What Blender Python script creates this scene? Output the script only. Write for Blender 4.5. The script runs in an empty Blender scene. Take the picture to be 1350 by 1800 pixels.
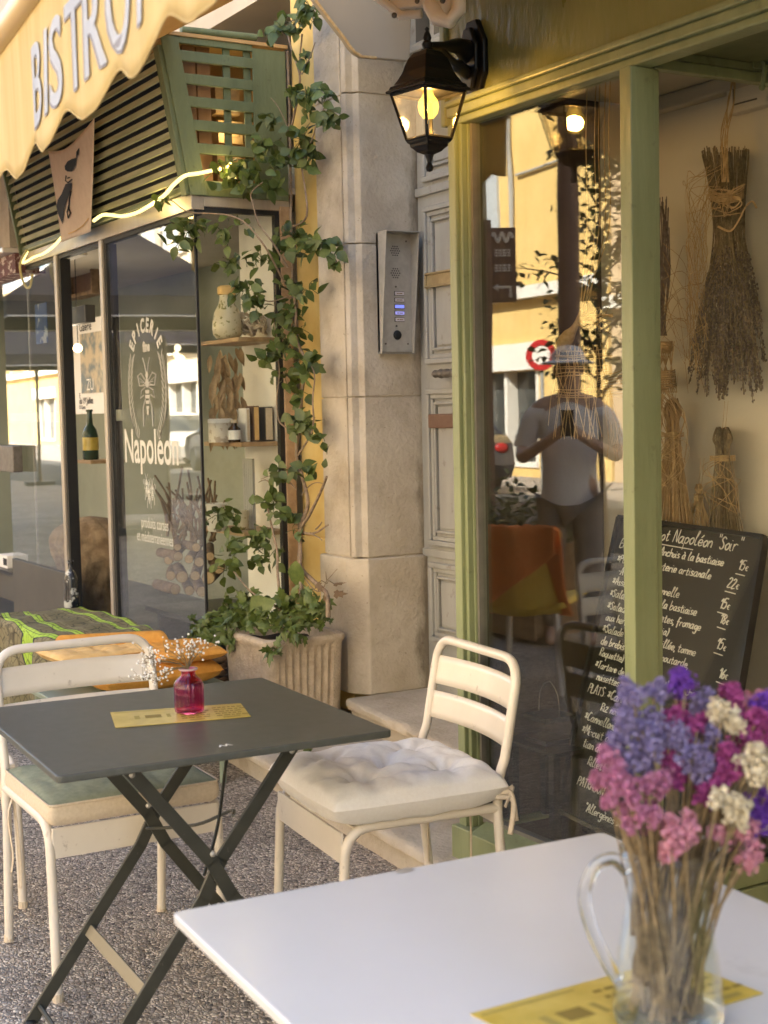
import bpy, math, random
from mathutils import Vector as V, Matrix, noise as mnoise
random.seed(7)
C = bpy.context.scene.collection
sc = bpy.context.scene
rad = math.radians
# ------------------------------------------------------------------ camera
H = 1.43; FPX = 2494.0
th, pi_, ro = rad(30.5), rad(4.1), rad(1.2)
f0 = V((-math.cos(th), math.sin(th), 0)); u0 = V((0, 0, 1))
FW = f0*math.cos(pi_) - u0*math.sin(pi_); UP = u0*math.cos(pi_) + f0*math.sin(pi_)
RI = FW.cross(UP)
CR = RI*math.cos(ro) - UP*math.sin(ro); CU = UP*math.cos(ro) + RI*math.sin(ro)
CP = V((0, 0, H))
cd = bpy.data.cameras.new('camera'); co = bpy.data.objects.new('camera', cd); C.objects.link(co)
co.matrix_world = Matrix(((CR.x, CU.x, -FW.x, 0), (CR.y, CU.y, -FW.y, 0), (CR.z, CU.z, -FW.z, H), (0, 0, 0, 1)))
cd.sensor_fit = 'VERTICAL'; cd.sensor_height = 24; cd.lens = 24*FPX/1800
cd.clip_start = 0.05; cd.clip_end = 600
cd.dof.use_dof = True; cd.dof.focus_distance = 4.6; cd.dof.aperture_fstop = 4.3
sc.camera = co
# ------------------------------------------------------------------ light
SUN_AZ = V((0.42, 1.0, 0)).normalized(); SUN_EL = rad(41)
w = bpy.data.worlds.new('World'); sc.world = w; w.use_nodes = True
nt = w.node_tree; nt.nodes.clear()
sky = nt.nodes.new('ShaderNodeTexSky'); sky.sky_type = 'NISHITA'; sky.sun_disc = False
sky.sun_elevation = SUN_EL; sky.sun_rotation = math.atan2(SUN_AZ.x, SUN_AZ.y); sky.dust_density = 2.5; sky.air_density = 1.0; sky.ozone_density = 0.6
bg = nt.nodes.new('ShaderNodeBackground'); bg.inputs[1].default_value = 0.115
out = nt.nodes.new('ShaderNodeOutputWorld')
nt.links.new(sky.outputs[0], bg.inputs[0]); nt.links.new(bg.outputs[0], out.inputs[0])
sl = bpy.data.lights.new('sun', 'SUN'); sl.energy = 5.0; sl.angle = rad(0.5); sl.color = (1.0, 0.93, 0.82)
so = bpy.data.objects.new('sun', sl); C.objects.link(so)
sd = V((SUN_AZ.x*math.cos(SUN_EL), SUN_AZ.y*math.cos(SUN_EL), math.sin(SUN_EL)))
so.rotation_euler = sd.to_track_quat('Z', 'Y').to_euler(); so.location = (0, 0, 30)
sc.view_settings.view_transform = 'Standard'; sc.view_settings.look = 'None'; sc.view_settings.gamma = 1
sc.view_settings.exposure = 2.85
cy = sc.cycles
cy.max_bounces = 16; cy.diffuse_bounces = 5; cy.glossy_bounces = 5; cy.transmission_bounces = 14; cy.transparent_max_bounces = 24
cy.caustics_reflective = False; cy.caustics_refractive = False; cy.sample_clamp_indirect = 6.0
cy.use_denoising = True

# ------------------------------------------------------------------ helpers: points from the photograph's rays
def ray(x, y): return FW + CR*((x-675)/FPX) - CU*((y-900)/FPX)
def PX(x, y, X): d = ray(x, y); return CP + d*((X-CP.x)/d.x)
def PY(x, y, Y): d = ray(x, y); return CP + d*((Y-CP.y)/d.y)
def PZ(x, y, z): d = ray(x, y); return CP + d*((z-CP.z)/d.z)
def PD(x, y, D): return CP + ray(x, y)*D
# ------------------------------------------------------------------ helpers: objects
FR = {}
def tag(o, label, cat, group=None):
    o['label'] = label; o['category'] = cat
    if group: o['group'] = group
    return o
def thing(name, label, cat, loc=(0, 0, 0), rz=0.0, group=None):
    o = bpy.data.objects.new(name, None); C.objects.link(o)
    o.empty_display_size = 0.1
    o.location = loc; o.rotation_euler = (0, 0, rz)
    FR[o] = Matrix.Translation(V(loc)) @ Matrix.Rotation(rz, 4, 'Z')
    return tag(o, label, cat, group)
def lerp(a, b, t): return a + (b-a)*t
class MB:
    def __init__(s): s.v = []; s.f = []; s.mi = []; s.cur = 0
    def add(s, vs, fs):
        n = len(s.v); s.v += [V(p) for p in vs]
        for f in fs: s.f.append([i+n for i in f]); s.mi.append(s.cur)
        return s
    def box(s, x0, x1, y0, y1, z0, z1):
        x0, x1 = min(x0, x1), max(x0, x1); y0, y1 = min(y0, y1), max(y0, y1); z0, z1 = min(z0, z1), max(z0, z1)
        return s.add([(x0, y0, z0), (x1, y0, z0), (x1, y1, z0), (x0, y1, z0), (x0, y0, z1), (x1, y0, z1), (x1, y1, z1), (x0, y1, z1)],
                     [(3, 2, 1, 0), (4, 5, 6, 7), (0, 1, 5, 4), (1, 2, 6, 5), (2, 3, 7, 6), (3, 0, 4, 7)])
    def obox(s, c, a, b, d):
        c, a, b, d = V(c), V(a), V(b), V(d)
        if a.cross(b).dot(d) < 0: d = -d
        P = [c-a-b-d, c+a-b-d, c+a+b-d, c-a+b-d, c-a-b+d, c+a-b+d, c+a+b+d, c-a+b+d]
        return s.add(P, [(3, 2, 1, 0), (4, 5, 6, 7), (0, 1, 5, 4), (1, 2, 6, 5), (2, 3, 7, 6), (3, 0, 4, 7)])
    def bar(s, p, q, wd, wdt, t):
        p, q = V(p), V(q); a = (q-p); n = a.normalized(); wv = V(wd); wv = (wv-n*wv.dot(n)).normalized()
        return s.obox((p+q)/2, a/2, wv*(wdt/2), n.cross(wv)*(t/2))
    def prism(s, poly, ext):
        poly = [V(p) for p in poly]; e = V(ext); n = len(poly)
        nr = V((0, 0, 0))
        for i in range(n): nr += poly[i].cross(poly[(i+1) % n])
        if nr.dot(e) > 0: poly = poly[::-1]
        P = poly + [p+e for p in poly]
        return s.add(P, [list(range(n)), list(range(2*n-1, n-1, -1))] + [(i, i+n, (i+1) % n+n, (i+1) % n) for i in range(n)])
    def tube(s, pts, r, n=8, caps=True, closed=False, flat=1.0):
        pts = [V(p) for p in pts]; m = len(pts)
        rs = r if isinstance(r, (list, tuple)) else [r]*m
        base = len(s.v); ref = None; vs = []
        for i, p in enumerate(pts):
            if closed: t = pts[(i+1) % m]-pts[i-1]
            else: t = pts[min(i+1, m-1)]-pts[max(i-1, 0)]
            if t.length < 1e-9: t = V((0, 0, 1))
            t.normalize()
            if ref is None:
                ref = V((0, 0, 1)) if abs(t.z) < 0.9 else V((1, 0, 0))
            ref = (ref-t*ref.dot(t))
            if ref.length < 1e-6: ref = t.orthogonal()
            ref.normalize(); b = t.cross(ref)
            for k in range(n):
                a = 2*math.pi*k/n
                vs.append(p + ref*math.cos(a)*rs[i] + b*math.sin(a)*rs[i]*flat)
        fs = []
        for i in range(m if closed else m-1):
            j = (i+1) % m
            for k in range(n):
                fs.append((i*n+k, i*n+(k+1) % n, j*n+(k+1) % n, j*n+k))
        if caps and not closed:
            fs.append(list(range(n-1, -1, -1))); fs.append([(m-1)*n+k for k in range(n)])
        return s.add(vs, fs)
    def lathe(s, prof, c, n=20, M=None, rib=None, cap=True):
        c = V(c); vs = []; m = len(prof)
        for (r, z) in prof:
            for k in range(n):
                a = 2*math.pi*k/n
                rr = r*(1+(rib(k, z) if rib else 0))
                p = V((rr*math.cos(a), rr*math.sin(a), z))
                vs.append(c + (M @ p if M else p))
        fs = []
        for i in range(m-1):
            for k in range(n):
                fs.append((i*n+k, i*n+(k+1) % n, (i+1)*n+(k+1) % n, (i+1)*n+k))
        if cap and prof[0][0] > 1e-6: fs.append(list(range(n-1, -1, -1)))
        if cap and prof[-1][0] > 1e-6: fs.append([(m-1)*n+k for k in range(n)])
        return s.add(vs, fs)
    def ball(s, c, r, n=8, m=6, jit=0.0):
        c = V(c); r = V(r) if not isinstance(r, (int, float)) else V((r, r, r))
        vs = [c+V((0, 0, -r.z))]
        for i in range(1, m):
            ph = -math.pi/2+math.pi*i/m
            for k in range(n):
                a = 2*math.pi*k/n; q = 1+random.uniform(-jit, jit)
                vs.append(c+V((r.x*math.cos(ph)*math.cos(a)*q, r.y*math.cos(ph)*math.sin(a)*q, r.z*math.sin(ph)*q)))
        vs.append(c+V((0, 0, r.z)))
        fs = [(0, 1+(k+1) % n, 1+k) for k in range(n)]
        for i in range(m-2):
            for k in range(n):
                a = 1+i*n
                fs.append((a+k, a+(k+1) % n, a+n+(k+1) % n, a+n+k))
        L = len(vs)-1; a = 1+(m-2)*n
        fs += [(a+k, a+(k+1) % n, L) for k in range(n)]
        return s.add(vs, fs)
    def grid(s, fn, nu, nv, flip=False):
        vs = [fn(i/nu, j/nv) for j in range(nv+1) for i in range(nu+1)]
        fs = []
        for j in range(nv):
            for i in range(nu):
                a = j*(nu+1)+i; q = (a, a+1, a+nu+2, a+nu+1)
                fs.append(q[::-1] if flip else q)
        return s.add(vs, fs)
    def build(s, name, mat, parent=None, local=False, smooth=None, bevel=0, seg=2, solid=0, sub=0):
        me = bpy.data.meshes.new(name)
        vs = s.v
        if parent is not None and not local:
            r = parent
            while r.parent is not None: r = r.parent
            if r in FR:
                Mi = FR[r].inverted(); vs = [Mi @ p for p in vs]
        me.from_pydata([tuple(p) for p in vs], [], s.f)
        mats = mat if isinstance(mat, (list, tuple)) else [mat]
        for mm in mats: me.materials.append(mm)
        if len(mats) > 1:
            for p, k in zip(me.polygons, s.mi): p.material_index = k
        if smooth is not None:
            for p in me.polygons: p.use_smooth = True
            if smooth < 180: me.set_sharp_from_angle(angle=rad(smooth))
        me.update()
        o = bpy.data.objects.new(name, me); C.objects.link(o)
        if parent is not None: o.parent = parent
        if bevel:
            b = o.modifiers.new('bevel', 'BEVEL'); b.width = bevel; b.segments = seg; b.limit_method = 'ANGLE'; b.angle_limit = rad(40)
        if solid:
            m_ = o.modifiers.new('solid', 'SOLIDIFY'); m_.thickness = solid; m_.offset = 0
        if sub:
            m_ = o.modifiers.new('sub', 'SUBSURF'); m_.levels = sub; m_.render_levels = sub
        return o
def structure(o): o['kind'] = 'structure'; return o
def dup(root, loc, rz, label, group=None):
    r = root.copy(); C.objects.link(r); r.location = loc; r.rotation_euler = (0, 0, rz); r['label'] = label
    FR[r] = Matrix.Translation(V(loc)) @ Matrix.Rotation(rz, 4, 'Z')
    if group: r['group'] = group
    for ch in list(root.children):
        c = ch.copy(); C.objects.link(c); c.parent = r
        for g in list(ch.children):
            d = g.copy(); C.objects.link(d); d.parent = c
    return r
def smooth_path(pts, n=6):
    pts = [V(p) for p in pts]; outp = []
    for i in range(len(pts)-1):
        p0 = pts[max(i-1, 0)]; p1 = pts[i]; p2 = pts[i+1]; p3 = pts[min(i+2, len(pts)-1)]
        for k in range(n):
            t = k/n
            outp.append(0.5*((2*p1)+(p2-p0)*t+(2*p0-5*p1+4*p2-p3)*t*t+(3*p1-p0-3*p2+p3)*t*t*t))
    outp.append(pts[-1]); return outp
def fillet(pts, r, n=6):
    pts = [V(p) for p in pts]; o = [pts[0]]
    for i in range(1, len(pts)-1):
        a, b, c = pts[i-1], pts[i], pts[i+1]
        d1 = (a-b); d2 = (c-b); q = min(r, d1.length*0.48, d2.length*0.48)
        s_, e = b+d1.normalized()*q, b+d2.normalized()*q
        for k in range(n+1):
            t = k/n; o.append((1-t)**2*s_+2*t*(1-t)*b+t*t*e)
    o.append(pts[-1]); return o
# ------------------------------------------------------------------ materials
def _n(nt, t, **kw):
    n = nt.nodes.new(t)
    for k, v in kw.items(): setattr(n, k, v)
    return n
def mat(name, c1, c2=None, rough=0.5, scale=8.0, detail=6.0, bump=0.0, bscale=None, stretch=(1, 1, 1), metal=0.0, spec=0.5, lo=0.35, hi=0.65, trans=0.0, coat=0.0, sheen=0.0, rvar=0.0, sss=0.0):
    m = bpy.data.materials.new(name); m.use_nodes = True; nt = m.node_tree
    b = nt.nodes['Principled BSDF']
    b.inputs['Roughness'].default_value = rough; b.inputs['Metallic'].default_value = metal
    b.inputs['Specular IOR Level'].default_value = spec
    if coat: b.inputs['Coat Weight'].default_value = coat; b.inputs['Coat Roughness'].default_value = 0.15
    if sheen: b.inputs['Sheen Weight'].default_value = sheen
    c1 = tuple(c1)+(1,); c2 = tuple(c2)+(1,) if c2 else c1
    tc = _n(nt, 'ShaderNodeTexCoord'); mp = _n(nt, 'ShaderNodeMapping'); mp.inputs['Scale'].default_value = stretch
    nt.links.new(tc.outputs['Object'], mp.inputs[0])
    nz = _n(nt, 'ShaderNodeTexNoise'); nz.inputs['Scale'].default_value = scale; nz.inputs['Detail'].default_value = detail; nz.inputs['Roughness'].default_value = 0.6
    nt.links.new(mp.outputs[0], nz.inputs[0])
    rp = _n(nt, 'ShaderNodeValToRGB'); rp.color_ramp.elements[0].position = lo; rp.color_ramp.elements[1].position = hi
    rp.color_ramp.elements[0].color = c1; rp.color_ramp.elements[1].color = c2
    nt.links.new(nz.outputs[0], rp.inputs[0]); nt.links.new(rp.outputs[0], b.inputs['Base Color'])
    if rvar:
        mr = _n(nt, 'ShaderNodeMapRange'); mr.inputs[3].default_value = rough-rvar; mr.inputs[4].default_value = rough+rvar
        nt.links.new(nz.outputs[0], mr.inputs[0]); nt.links.new(mr.outputs[0], b.inputs['Roughness'])
    if bump:
        n2 = _n(nt, 'ShaderNodeTexNoise'); n2.inputs['Scale'].default_value = bscale or scale*4; n2.inputs['Detail'].default_value = 5
        nt.links.new(mp.outputs[0], n2.inputs[0])
        bp = _n(nt, 'ShaderNodeBump'); bp.inputs['Strength'].default_value = bump; bp.inputs['Distance'].default_value = 0.01
        nt.links.new(n2.outputs[0], bp.inputs['Height']); nt.links.new(bp.outputs[0], b.inputs['Normal'])
    if trans:
        tr = _n(nt, 'ShaderNodeBsdfTranslucent'); nt.links.new(rp.outputs[0], tr.inputs[0])
        mx = _n(nt, 'ShaderNodeMixShader'); mx.inputs[0].default_value = trans
        nt.links.new(b.outputs[0], mx.inputs[1]); nt.links.new(tr.outputs[0], mx.inputs[2])
        nt.links.new(mx.outputs[0], nt.nodes['Material Output'].inputs[0])
    return m
def glass(name, tint=(0.93, 0.95, 0.93), ior=1.52, rough=0.0, ripple=0.0):
    m = bpy.data.materials.new(name); m.use_nodes = True; nt = m.node_tree; nt.nodes.clear()
    o = _n(nt, 'ShaderNodeOutputMaterial'); t = _n(nt, 'ShaderNodeBsdfTransparent'); t.inputs[0].default_value = tint+(1,)
    g = _n(nt, 'ShaderNodeBsdfGlossy'); g.inputs['Roughness'].default_value = rough; g.inputs[0].default_value = (1, 1, 1, 1)
    fr = _n(nt, 'ShaderNodeFresnel'); fr.inputs[0].default_value = ior
    # the node inverts the index on back faces; undo that so both faces of the pane reflect alike
    geo = _n(nt, 'ShaderNodeNewGeometry'); mr = _n(nt, 'ShaderNodeMapRange'); mr.inputs[3].default_value = ior; mr.inputs[4].default_value = 1/ior
    nt.links.new(geo.outputs['Backfacing'], mr.inputs[0]); nt.links.new(mr.outputs[0], fr.inputs[0])
    mx = _n(nt, 'ShaderNodeMixShader')
    nt.links.new(fr.outputs[0], mx.inputs[0]); nt.links.new(t.outputs[0], mx.inputs[1]); nt.links.new(g.outputs[0], mx.inputs[2])
    nt.links.new(mx.outputs[0], o.inputs[0])
    if ripple:
        tc = _n(nt, 'ShaderNodeTexCoord'); nz = _n(nt, 'ShaderNodeTexNoise'); nz.inputs['Scale'].default_value = 2.2; nz.inputs['Detail'].default_value = 1.5
        bp = _n(nt, 'ShaderNodeBump'); bp.inputs['Strength'].default_value = ripple; bp.inputs['Distance'].default_value = 0.01
        nt.links.new(tc.outputs['Object'], nz.inputs[0]); nt.links.new(nz.outputs[0], bp.inputs['Height']); nt.links.new(bp.outputs[0], g.inputs['Normal'])
    return m
def solidglass(name, col=(1, 1, 1), ior=1.45, rough=0.0):
    m = bpy.data.materials.new(name); m.use_nodes = True; nt = m.node_tree; b = nt.nodes['Principled BSDF']
    b.inputs['Base Color'].default_value = tuple(col)+(1,); b.inputs['Transmission Weight'].default_value = 1; b.inputs['Roughness'].default_value = rough; b.inputs['IOR'].default_value = ior
    return m
def emit(name, col, s):
    m = bpy.data.materials.new(name); m.use_nodes = True; nt = m.node_tree; b = nt.nodes['Principled BSDF']
    b.inputs['Base Color'].default_value = tuple(col)+(1,); b.inputs['Emission Color'].default_value = tuple(col)+(1,); b.inputs['Emission Strength'].default_value = s
    return m
def wear(m, col, scale=38, lo=.66, hi=.69, amt=.8):
    nt = m.node_tree; b = nt.nodes['Principled BSDF']; L = nt.links.new; src = b.inputs['Base Color'].links[0].from_socket
    tc = _n(nt, 'ShaderNodeTexCoord'); a = _n(nt, 'ShaderNodeTexNoise'); a.inputs['Scale'].default_value = scale; a.inputs['Detail'].default_value = 6; a.inputs['Roughness'].default_value = .65; L(tc.outputs['Object'], a.inputs[0])
    r = _n(nt, 'ShaderNodeMapRange'); r.inputs[1].default_value = lo; r.inputs[2].default_value = hi; r.inputs[4].default_value = amt; L(a.outputs[0], r.inputs[0])
    x = _n(nt, 'ShaderNodeMix', data_type='RGBA'); x.inputs[7].default_value = tuple(col)+(1,); L(r.outputs[0], x.inputs[0]); L(src, x.inputs[6]); L(x.outputs[2], b.inputs['Base Color']); return m
M = {}
M['green'] = mat('sage_paint', (0.215, 0.25, 0.125), (0.265, 0.30, 0.16), 0.38, 14, bump=0.25, bscale=55, stretch=(1, 1, 0.18), rvar=0.08)
M['fascia'] = mat('olive_paint', (0.165, 0.18, 0.07), (0.215, 0.225, 0.095), 0.3, 5, bump=0.35, bscale=40, stretch=(1, 1, 0.35), rvar=0.1)
M['louver'] = mat('louver_green', (0.105, 0.13, 0.062), (0.15, 0.18, 0.09), 0.55, 9, bump=0.3, bscale=60, stretch=(1, 1, 0.3))
M['louverfront'] = mat('weathered_lit_louver', (0.30, 0.31, 0.18), (0.44, 0.43, 0.28), 0.7, 30, bump=0.4, bscale=90, stretch=(0.12, 1, 1))  # front slats coloured lighter to stand in for grazing street light
M['stone'] = mat('limestone', (0.41, 0.345, 0.255), (0.575, 0.515, 0.42), 0.85, 3.2, 9, bump=0.55, bscale=55)
M['yellow'] = mat('ochre_plaster', (0.58, 0.40, 0.125), (0.68, 0.52, 0.21), 0.9, 4, 8, bump=0.35, bscale=26)
M['plaster'] = mat('pale_plaster', (0.47, 0.41, 0.32), (0.52, 0.46, 0.37), 0.85, 3, bump=0.1)
M['whitewall'] = mat('white_wall', (0.66, 0.59, 0.48), (0.72, 0.65, 0.54), 0.8, 2.5, bump=0.1, bscale=30)
M['door'] = mat('grey_door', (0.29, 0.285, 0.26), (0.36, 0.355, 0.325), 0.5, 7, bump=0.2, bscale=60, stretch=(1, 1, 0.2))
M['cream'] = mat('cream_metal', (0.66, 0.60, 0.51), (0.71, 0.65, 0.56), 0.32, 6, coat=0.2)
M['creamwhite'] = mat('white_metal', (0.78, 0.72, 0.64), (0.82, 0.77, 0.69), 0.3, 6, coat=0.2)
M['dark'] = mat('dark_metal', (0.062, 0.065, 0.054), (0.078, 0.08, 0.068), 0.38, 30, bump=0.05, bscale=300)
M['leg'] = mat('dark_leg', (0.028, 0.028, 0.02), (0.04, 0.04, 0.03), 0.45, 20)
M['whitetop'] = mat('white_table', (0.62, 0.615, 0.61), (0.65, 0.645, 0.64), 0.25, 3, coat=0.3)
M['black'] = mat('black_metal', (0.008, 0.008, 0.009), (0.014, 0.013, 0.013), 0.32, 12, spec=0.3)
M['glass'] = glass('shop_glass', ior=1.64, ripple=0.035)
M['glass2'] = glass('side_glass', ior=1.28, tint=(0.95, 0.96, 0.94))
M['lampglass'] = glass('lamp_glass', ior=1.35, tint=(0.97, 0.95, 0.9))
M['alu'] = mat('aluminium', (0.36, 0.31, 0.25), (0.42, 0.37, 0.30), 0.4, 20, metal=0.35, stretch=(1, 1, 0.05))
M['greymetal'] = mat('grey_metal', (0.38, 0.36, 0.32), (0.45, 0.43, 0.385), 0.4, 30, metal=0.25)
M['rubber'] = mat('black_gasket', (0.01, 0.01, 0.01), None, 0.6)
M['darkgrey'] = mat('dark_panel', (0.045, 0.042, 0.038), (0.06, 0.056, 0.05), 0.5, 4)
M['wood'] = mat('pale_wood', (0.32, 0.20, 0.10), (0.48, 0.33, 0.19), 0.6, 18, stretch=(0.15, 1, 1), bump=0.2)
M['log'] = mat('log_wood', (0.10, 0.062, 0.035), (0.24, 0.155, 0.085), 0.8, 20, bump=0.5)
M['logend'] = mat('log_end', (0.38, 0.26, 0.14), (0.5, 0.36, 0.2), 0.8, 25)
M['barklight'] = mat('branch_bark', (0.19, 0.135, 0.085), (0.33, 0.245, 0.165), 0.85, 40, bump=0.4)
M['stem'] = mat('vine_stem', (0.10, 0.062, 0.036), (0.17, 0.11, 0.065), 0.8, 40)
M['leaf'] = mat('ivy_leaf', (0.046, 0.074, 0.012), (0.10, 0.13, 0.027), 0.45, 26, trans=0.15, lo=0.3, hi=0.7)
M['leaflight'] = mat('young_leaf', (0.085, 0.13, 0.026), (0.17, 0.215, 0.055), 0.45, 26, trans=0.25)
M['leafbrown'] = mat('dry_leaf', (0.12, 0.075, 0.035), (0.19, 0.12, 0.06), 0.7, 26, trans=0.15)
M['soil'] = mat('soil', (0.02, 0.014, 0.009), (0.04, 0.028, 0.018), 0.95, 60, bump=0.8)
M['straw'] = mat('raffia', (0.42, 0.27, 0.11), (0.60, 0.42, 0.21), 0.65, 60, trans=0.1)
M['straw2'] = mat('dark_raffia', (0.26, 0.155, 0.06), (0.42, 0.27, 0.12), 0.7, 60)
M['lavstem'] = mat('dry_stem', (0.10, 0.072, 0.034), (0.27, 0.195, 0.10), 0.75, 80)
M['lavbud'] = mat('dry_lavender', (0.075, 0.055, 0.05), (0.17, 0.13, 0.115), 0.9, 90)
M['lavhusk'] = mat('lavender_husk', (0.20, 0.15, 0.105), (0.33, 0.26, 0.20), 0.9, 90)
M['board'] = mat('chalkboard', (0.008, 0.0075, 0.006), (0.018, 0.016, 0.013), 0.6, 5, stretch=(1, 1, 1))
M['chalk'] = mat('chalk', (0.75, 0.73, 0.68), (0.85, 0.83, 0.78), 0.9, 80)
M['decal'] = mat('window_lettering', (0.56, 0.55, 0.49), (0.62, 0.61, 0.55), 0.7, 40)
M['awn'] = mat('yellow_canvas', (0.72, 0.58, 0.28), (0.80, 0.67, 0.37), 0.8, 9, stretch=(2, 2, .2), trans=0.42, bump=0.1, bscale=200)
M['canopy'] = mat('canopy_canvas', (0.66, 0.44, 0.18), (0.72, 0.50, 0.22), 0.8, 6, trans=0.4)
M['awnletter'] = mat('pale_blue_print', (0.50, 0.55, 0.66), (0.58, 0.63, 0.73), 0.7, 5, trans=0.3)
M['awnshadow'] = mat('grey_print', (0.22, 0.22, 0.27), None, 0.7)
M['barwhite'] = mat('ivory_bar', (0.56, 0.40, 0.18), (0.60, 0.44, 0.21), 0.35, 3)
M['linen'] = mat('white_linen', (0.78, 0.755, 0.71), (0.82, 0.80, 0.76), 0.9, 120, bump=0.15, bscale=500, sheen=0.2)
M['linenbeige'] = mat('beige_linen', (0.55, 0.46, 0.34), (0.62, 0.53, 0.41), 0.9, 120, bump=0.15, bscale=500)
M['sage'] = mat('sage_cotton', (0.20, 0.225, 0.155), (0.255, 0.28, 0.20), 0.9, 60, bump=0.15, bscale=400)
M['orange'] = mat('orange_canvas', (0.58, 0.25, 0.035), (0.68, 0.33, 0.06), 0.85, 30, bump=0.2, bscale=300)
M['peach'] = mat('peach_canvas', (0.70, 0.45, 0.17), (0.78, 0.53, 0.23), 0.85, 30, bump=0.2, bscale=300)
M['paper'] = mat('yellow_paper', (0.50, 0.36, 0.05), (0.66, 0.50, 0.11), 0.3, 14, coat=0.3)
M['ink'] = mat('brown_ink', (0.24, 0.17, 0.035), None, 0.6)
M['inkmid'] = mat('olive_ink', (0.36, 0.28, 0.07), None, 0.6)
M['magenta'] = glass('magenta_glass', tint=(0.84, 0.38, 0.60), ior=1.45)
M['jug'] = solidglass('clear_glass', (0.97, 0.98, 0.97), 1.38)
M['jugbody'] = glass('jug_glass', tint=(0.93, 0.945, 0.94), ior=1.62)
M['flag'] = mat('beige_cloth', (0.74, 0.60, 0.48), (0.80, 0.66, 0.54), 0.9, 30, trans=0.2)
M['inkblack'] = mat('black_print', (0.015, 0.016, 0.02), None, 0.8)
M['led'] = emit('led_rope', (1.0, 0.80, 0.26), 0.36)
M['tubing'] = mat('unlit_rope', (0.72, 0.66, 0.33), (0.78, 0.72, 0.40), 0.5, 10, trans=0.3)
M['bulb'] = emit('bulb', (1.0, 0.60, 0.10), 0.26)
M['brass'] = mat('old_brass', (0.36, 0.27, 0.14), (0.45, 0.35, 0.19), 0.45, 30, metal=0.4)
M['iron'] = mat('old_iron', (0.11, 0.095, 0.08), (0.17, 0.15, 0.13), 0.5, 30, metal=0.5)
M['brown'] = mat('brown_plate', (0.14, 0.075, 0.05), (0.17, 0.10, 0.065), 0.6, 20)
M['bluelabel'] = emit('lit_label', (0.22, 0.27, 1.0), 0.12)
M['palelabel'] = mat('paper_label', (0.62, 0.58, 0.62), None, 0.5)
M['plateB'] = mat('beige_panel', (0.29, 0.245, 0.185), (0.32, 0.27, 0.205), 0.6, 2)
wear(M['cream'], (0.36, 0.30, 0.23), 30, .64, .70, .6); wear(M['green'], (0.17, 0.18, 0.09), 24, .62, .68, .6); wear(M['door'], (0.20, 0.18, 0.15), 18, .60, .68, .7); wear(M['louver'], (0.09, 0.10, 0.05), 26, .6, .68, .6)
wear(M['dark'], (0.13, 0.13, 0.12), 14, .60, .75, .5); wear(M['whitetop'], (0.50, 0.49, 0.47), 9, .66, .74, .35); wear(M['leg'], (0.10, 0.09, 0.07), 50, .66, .70, .6)
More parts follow.
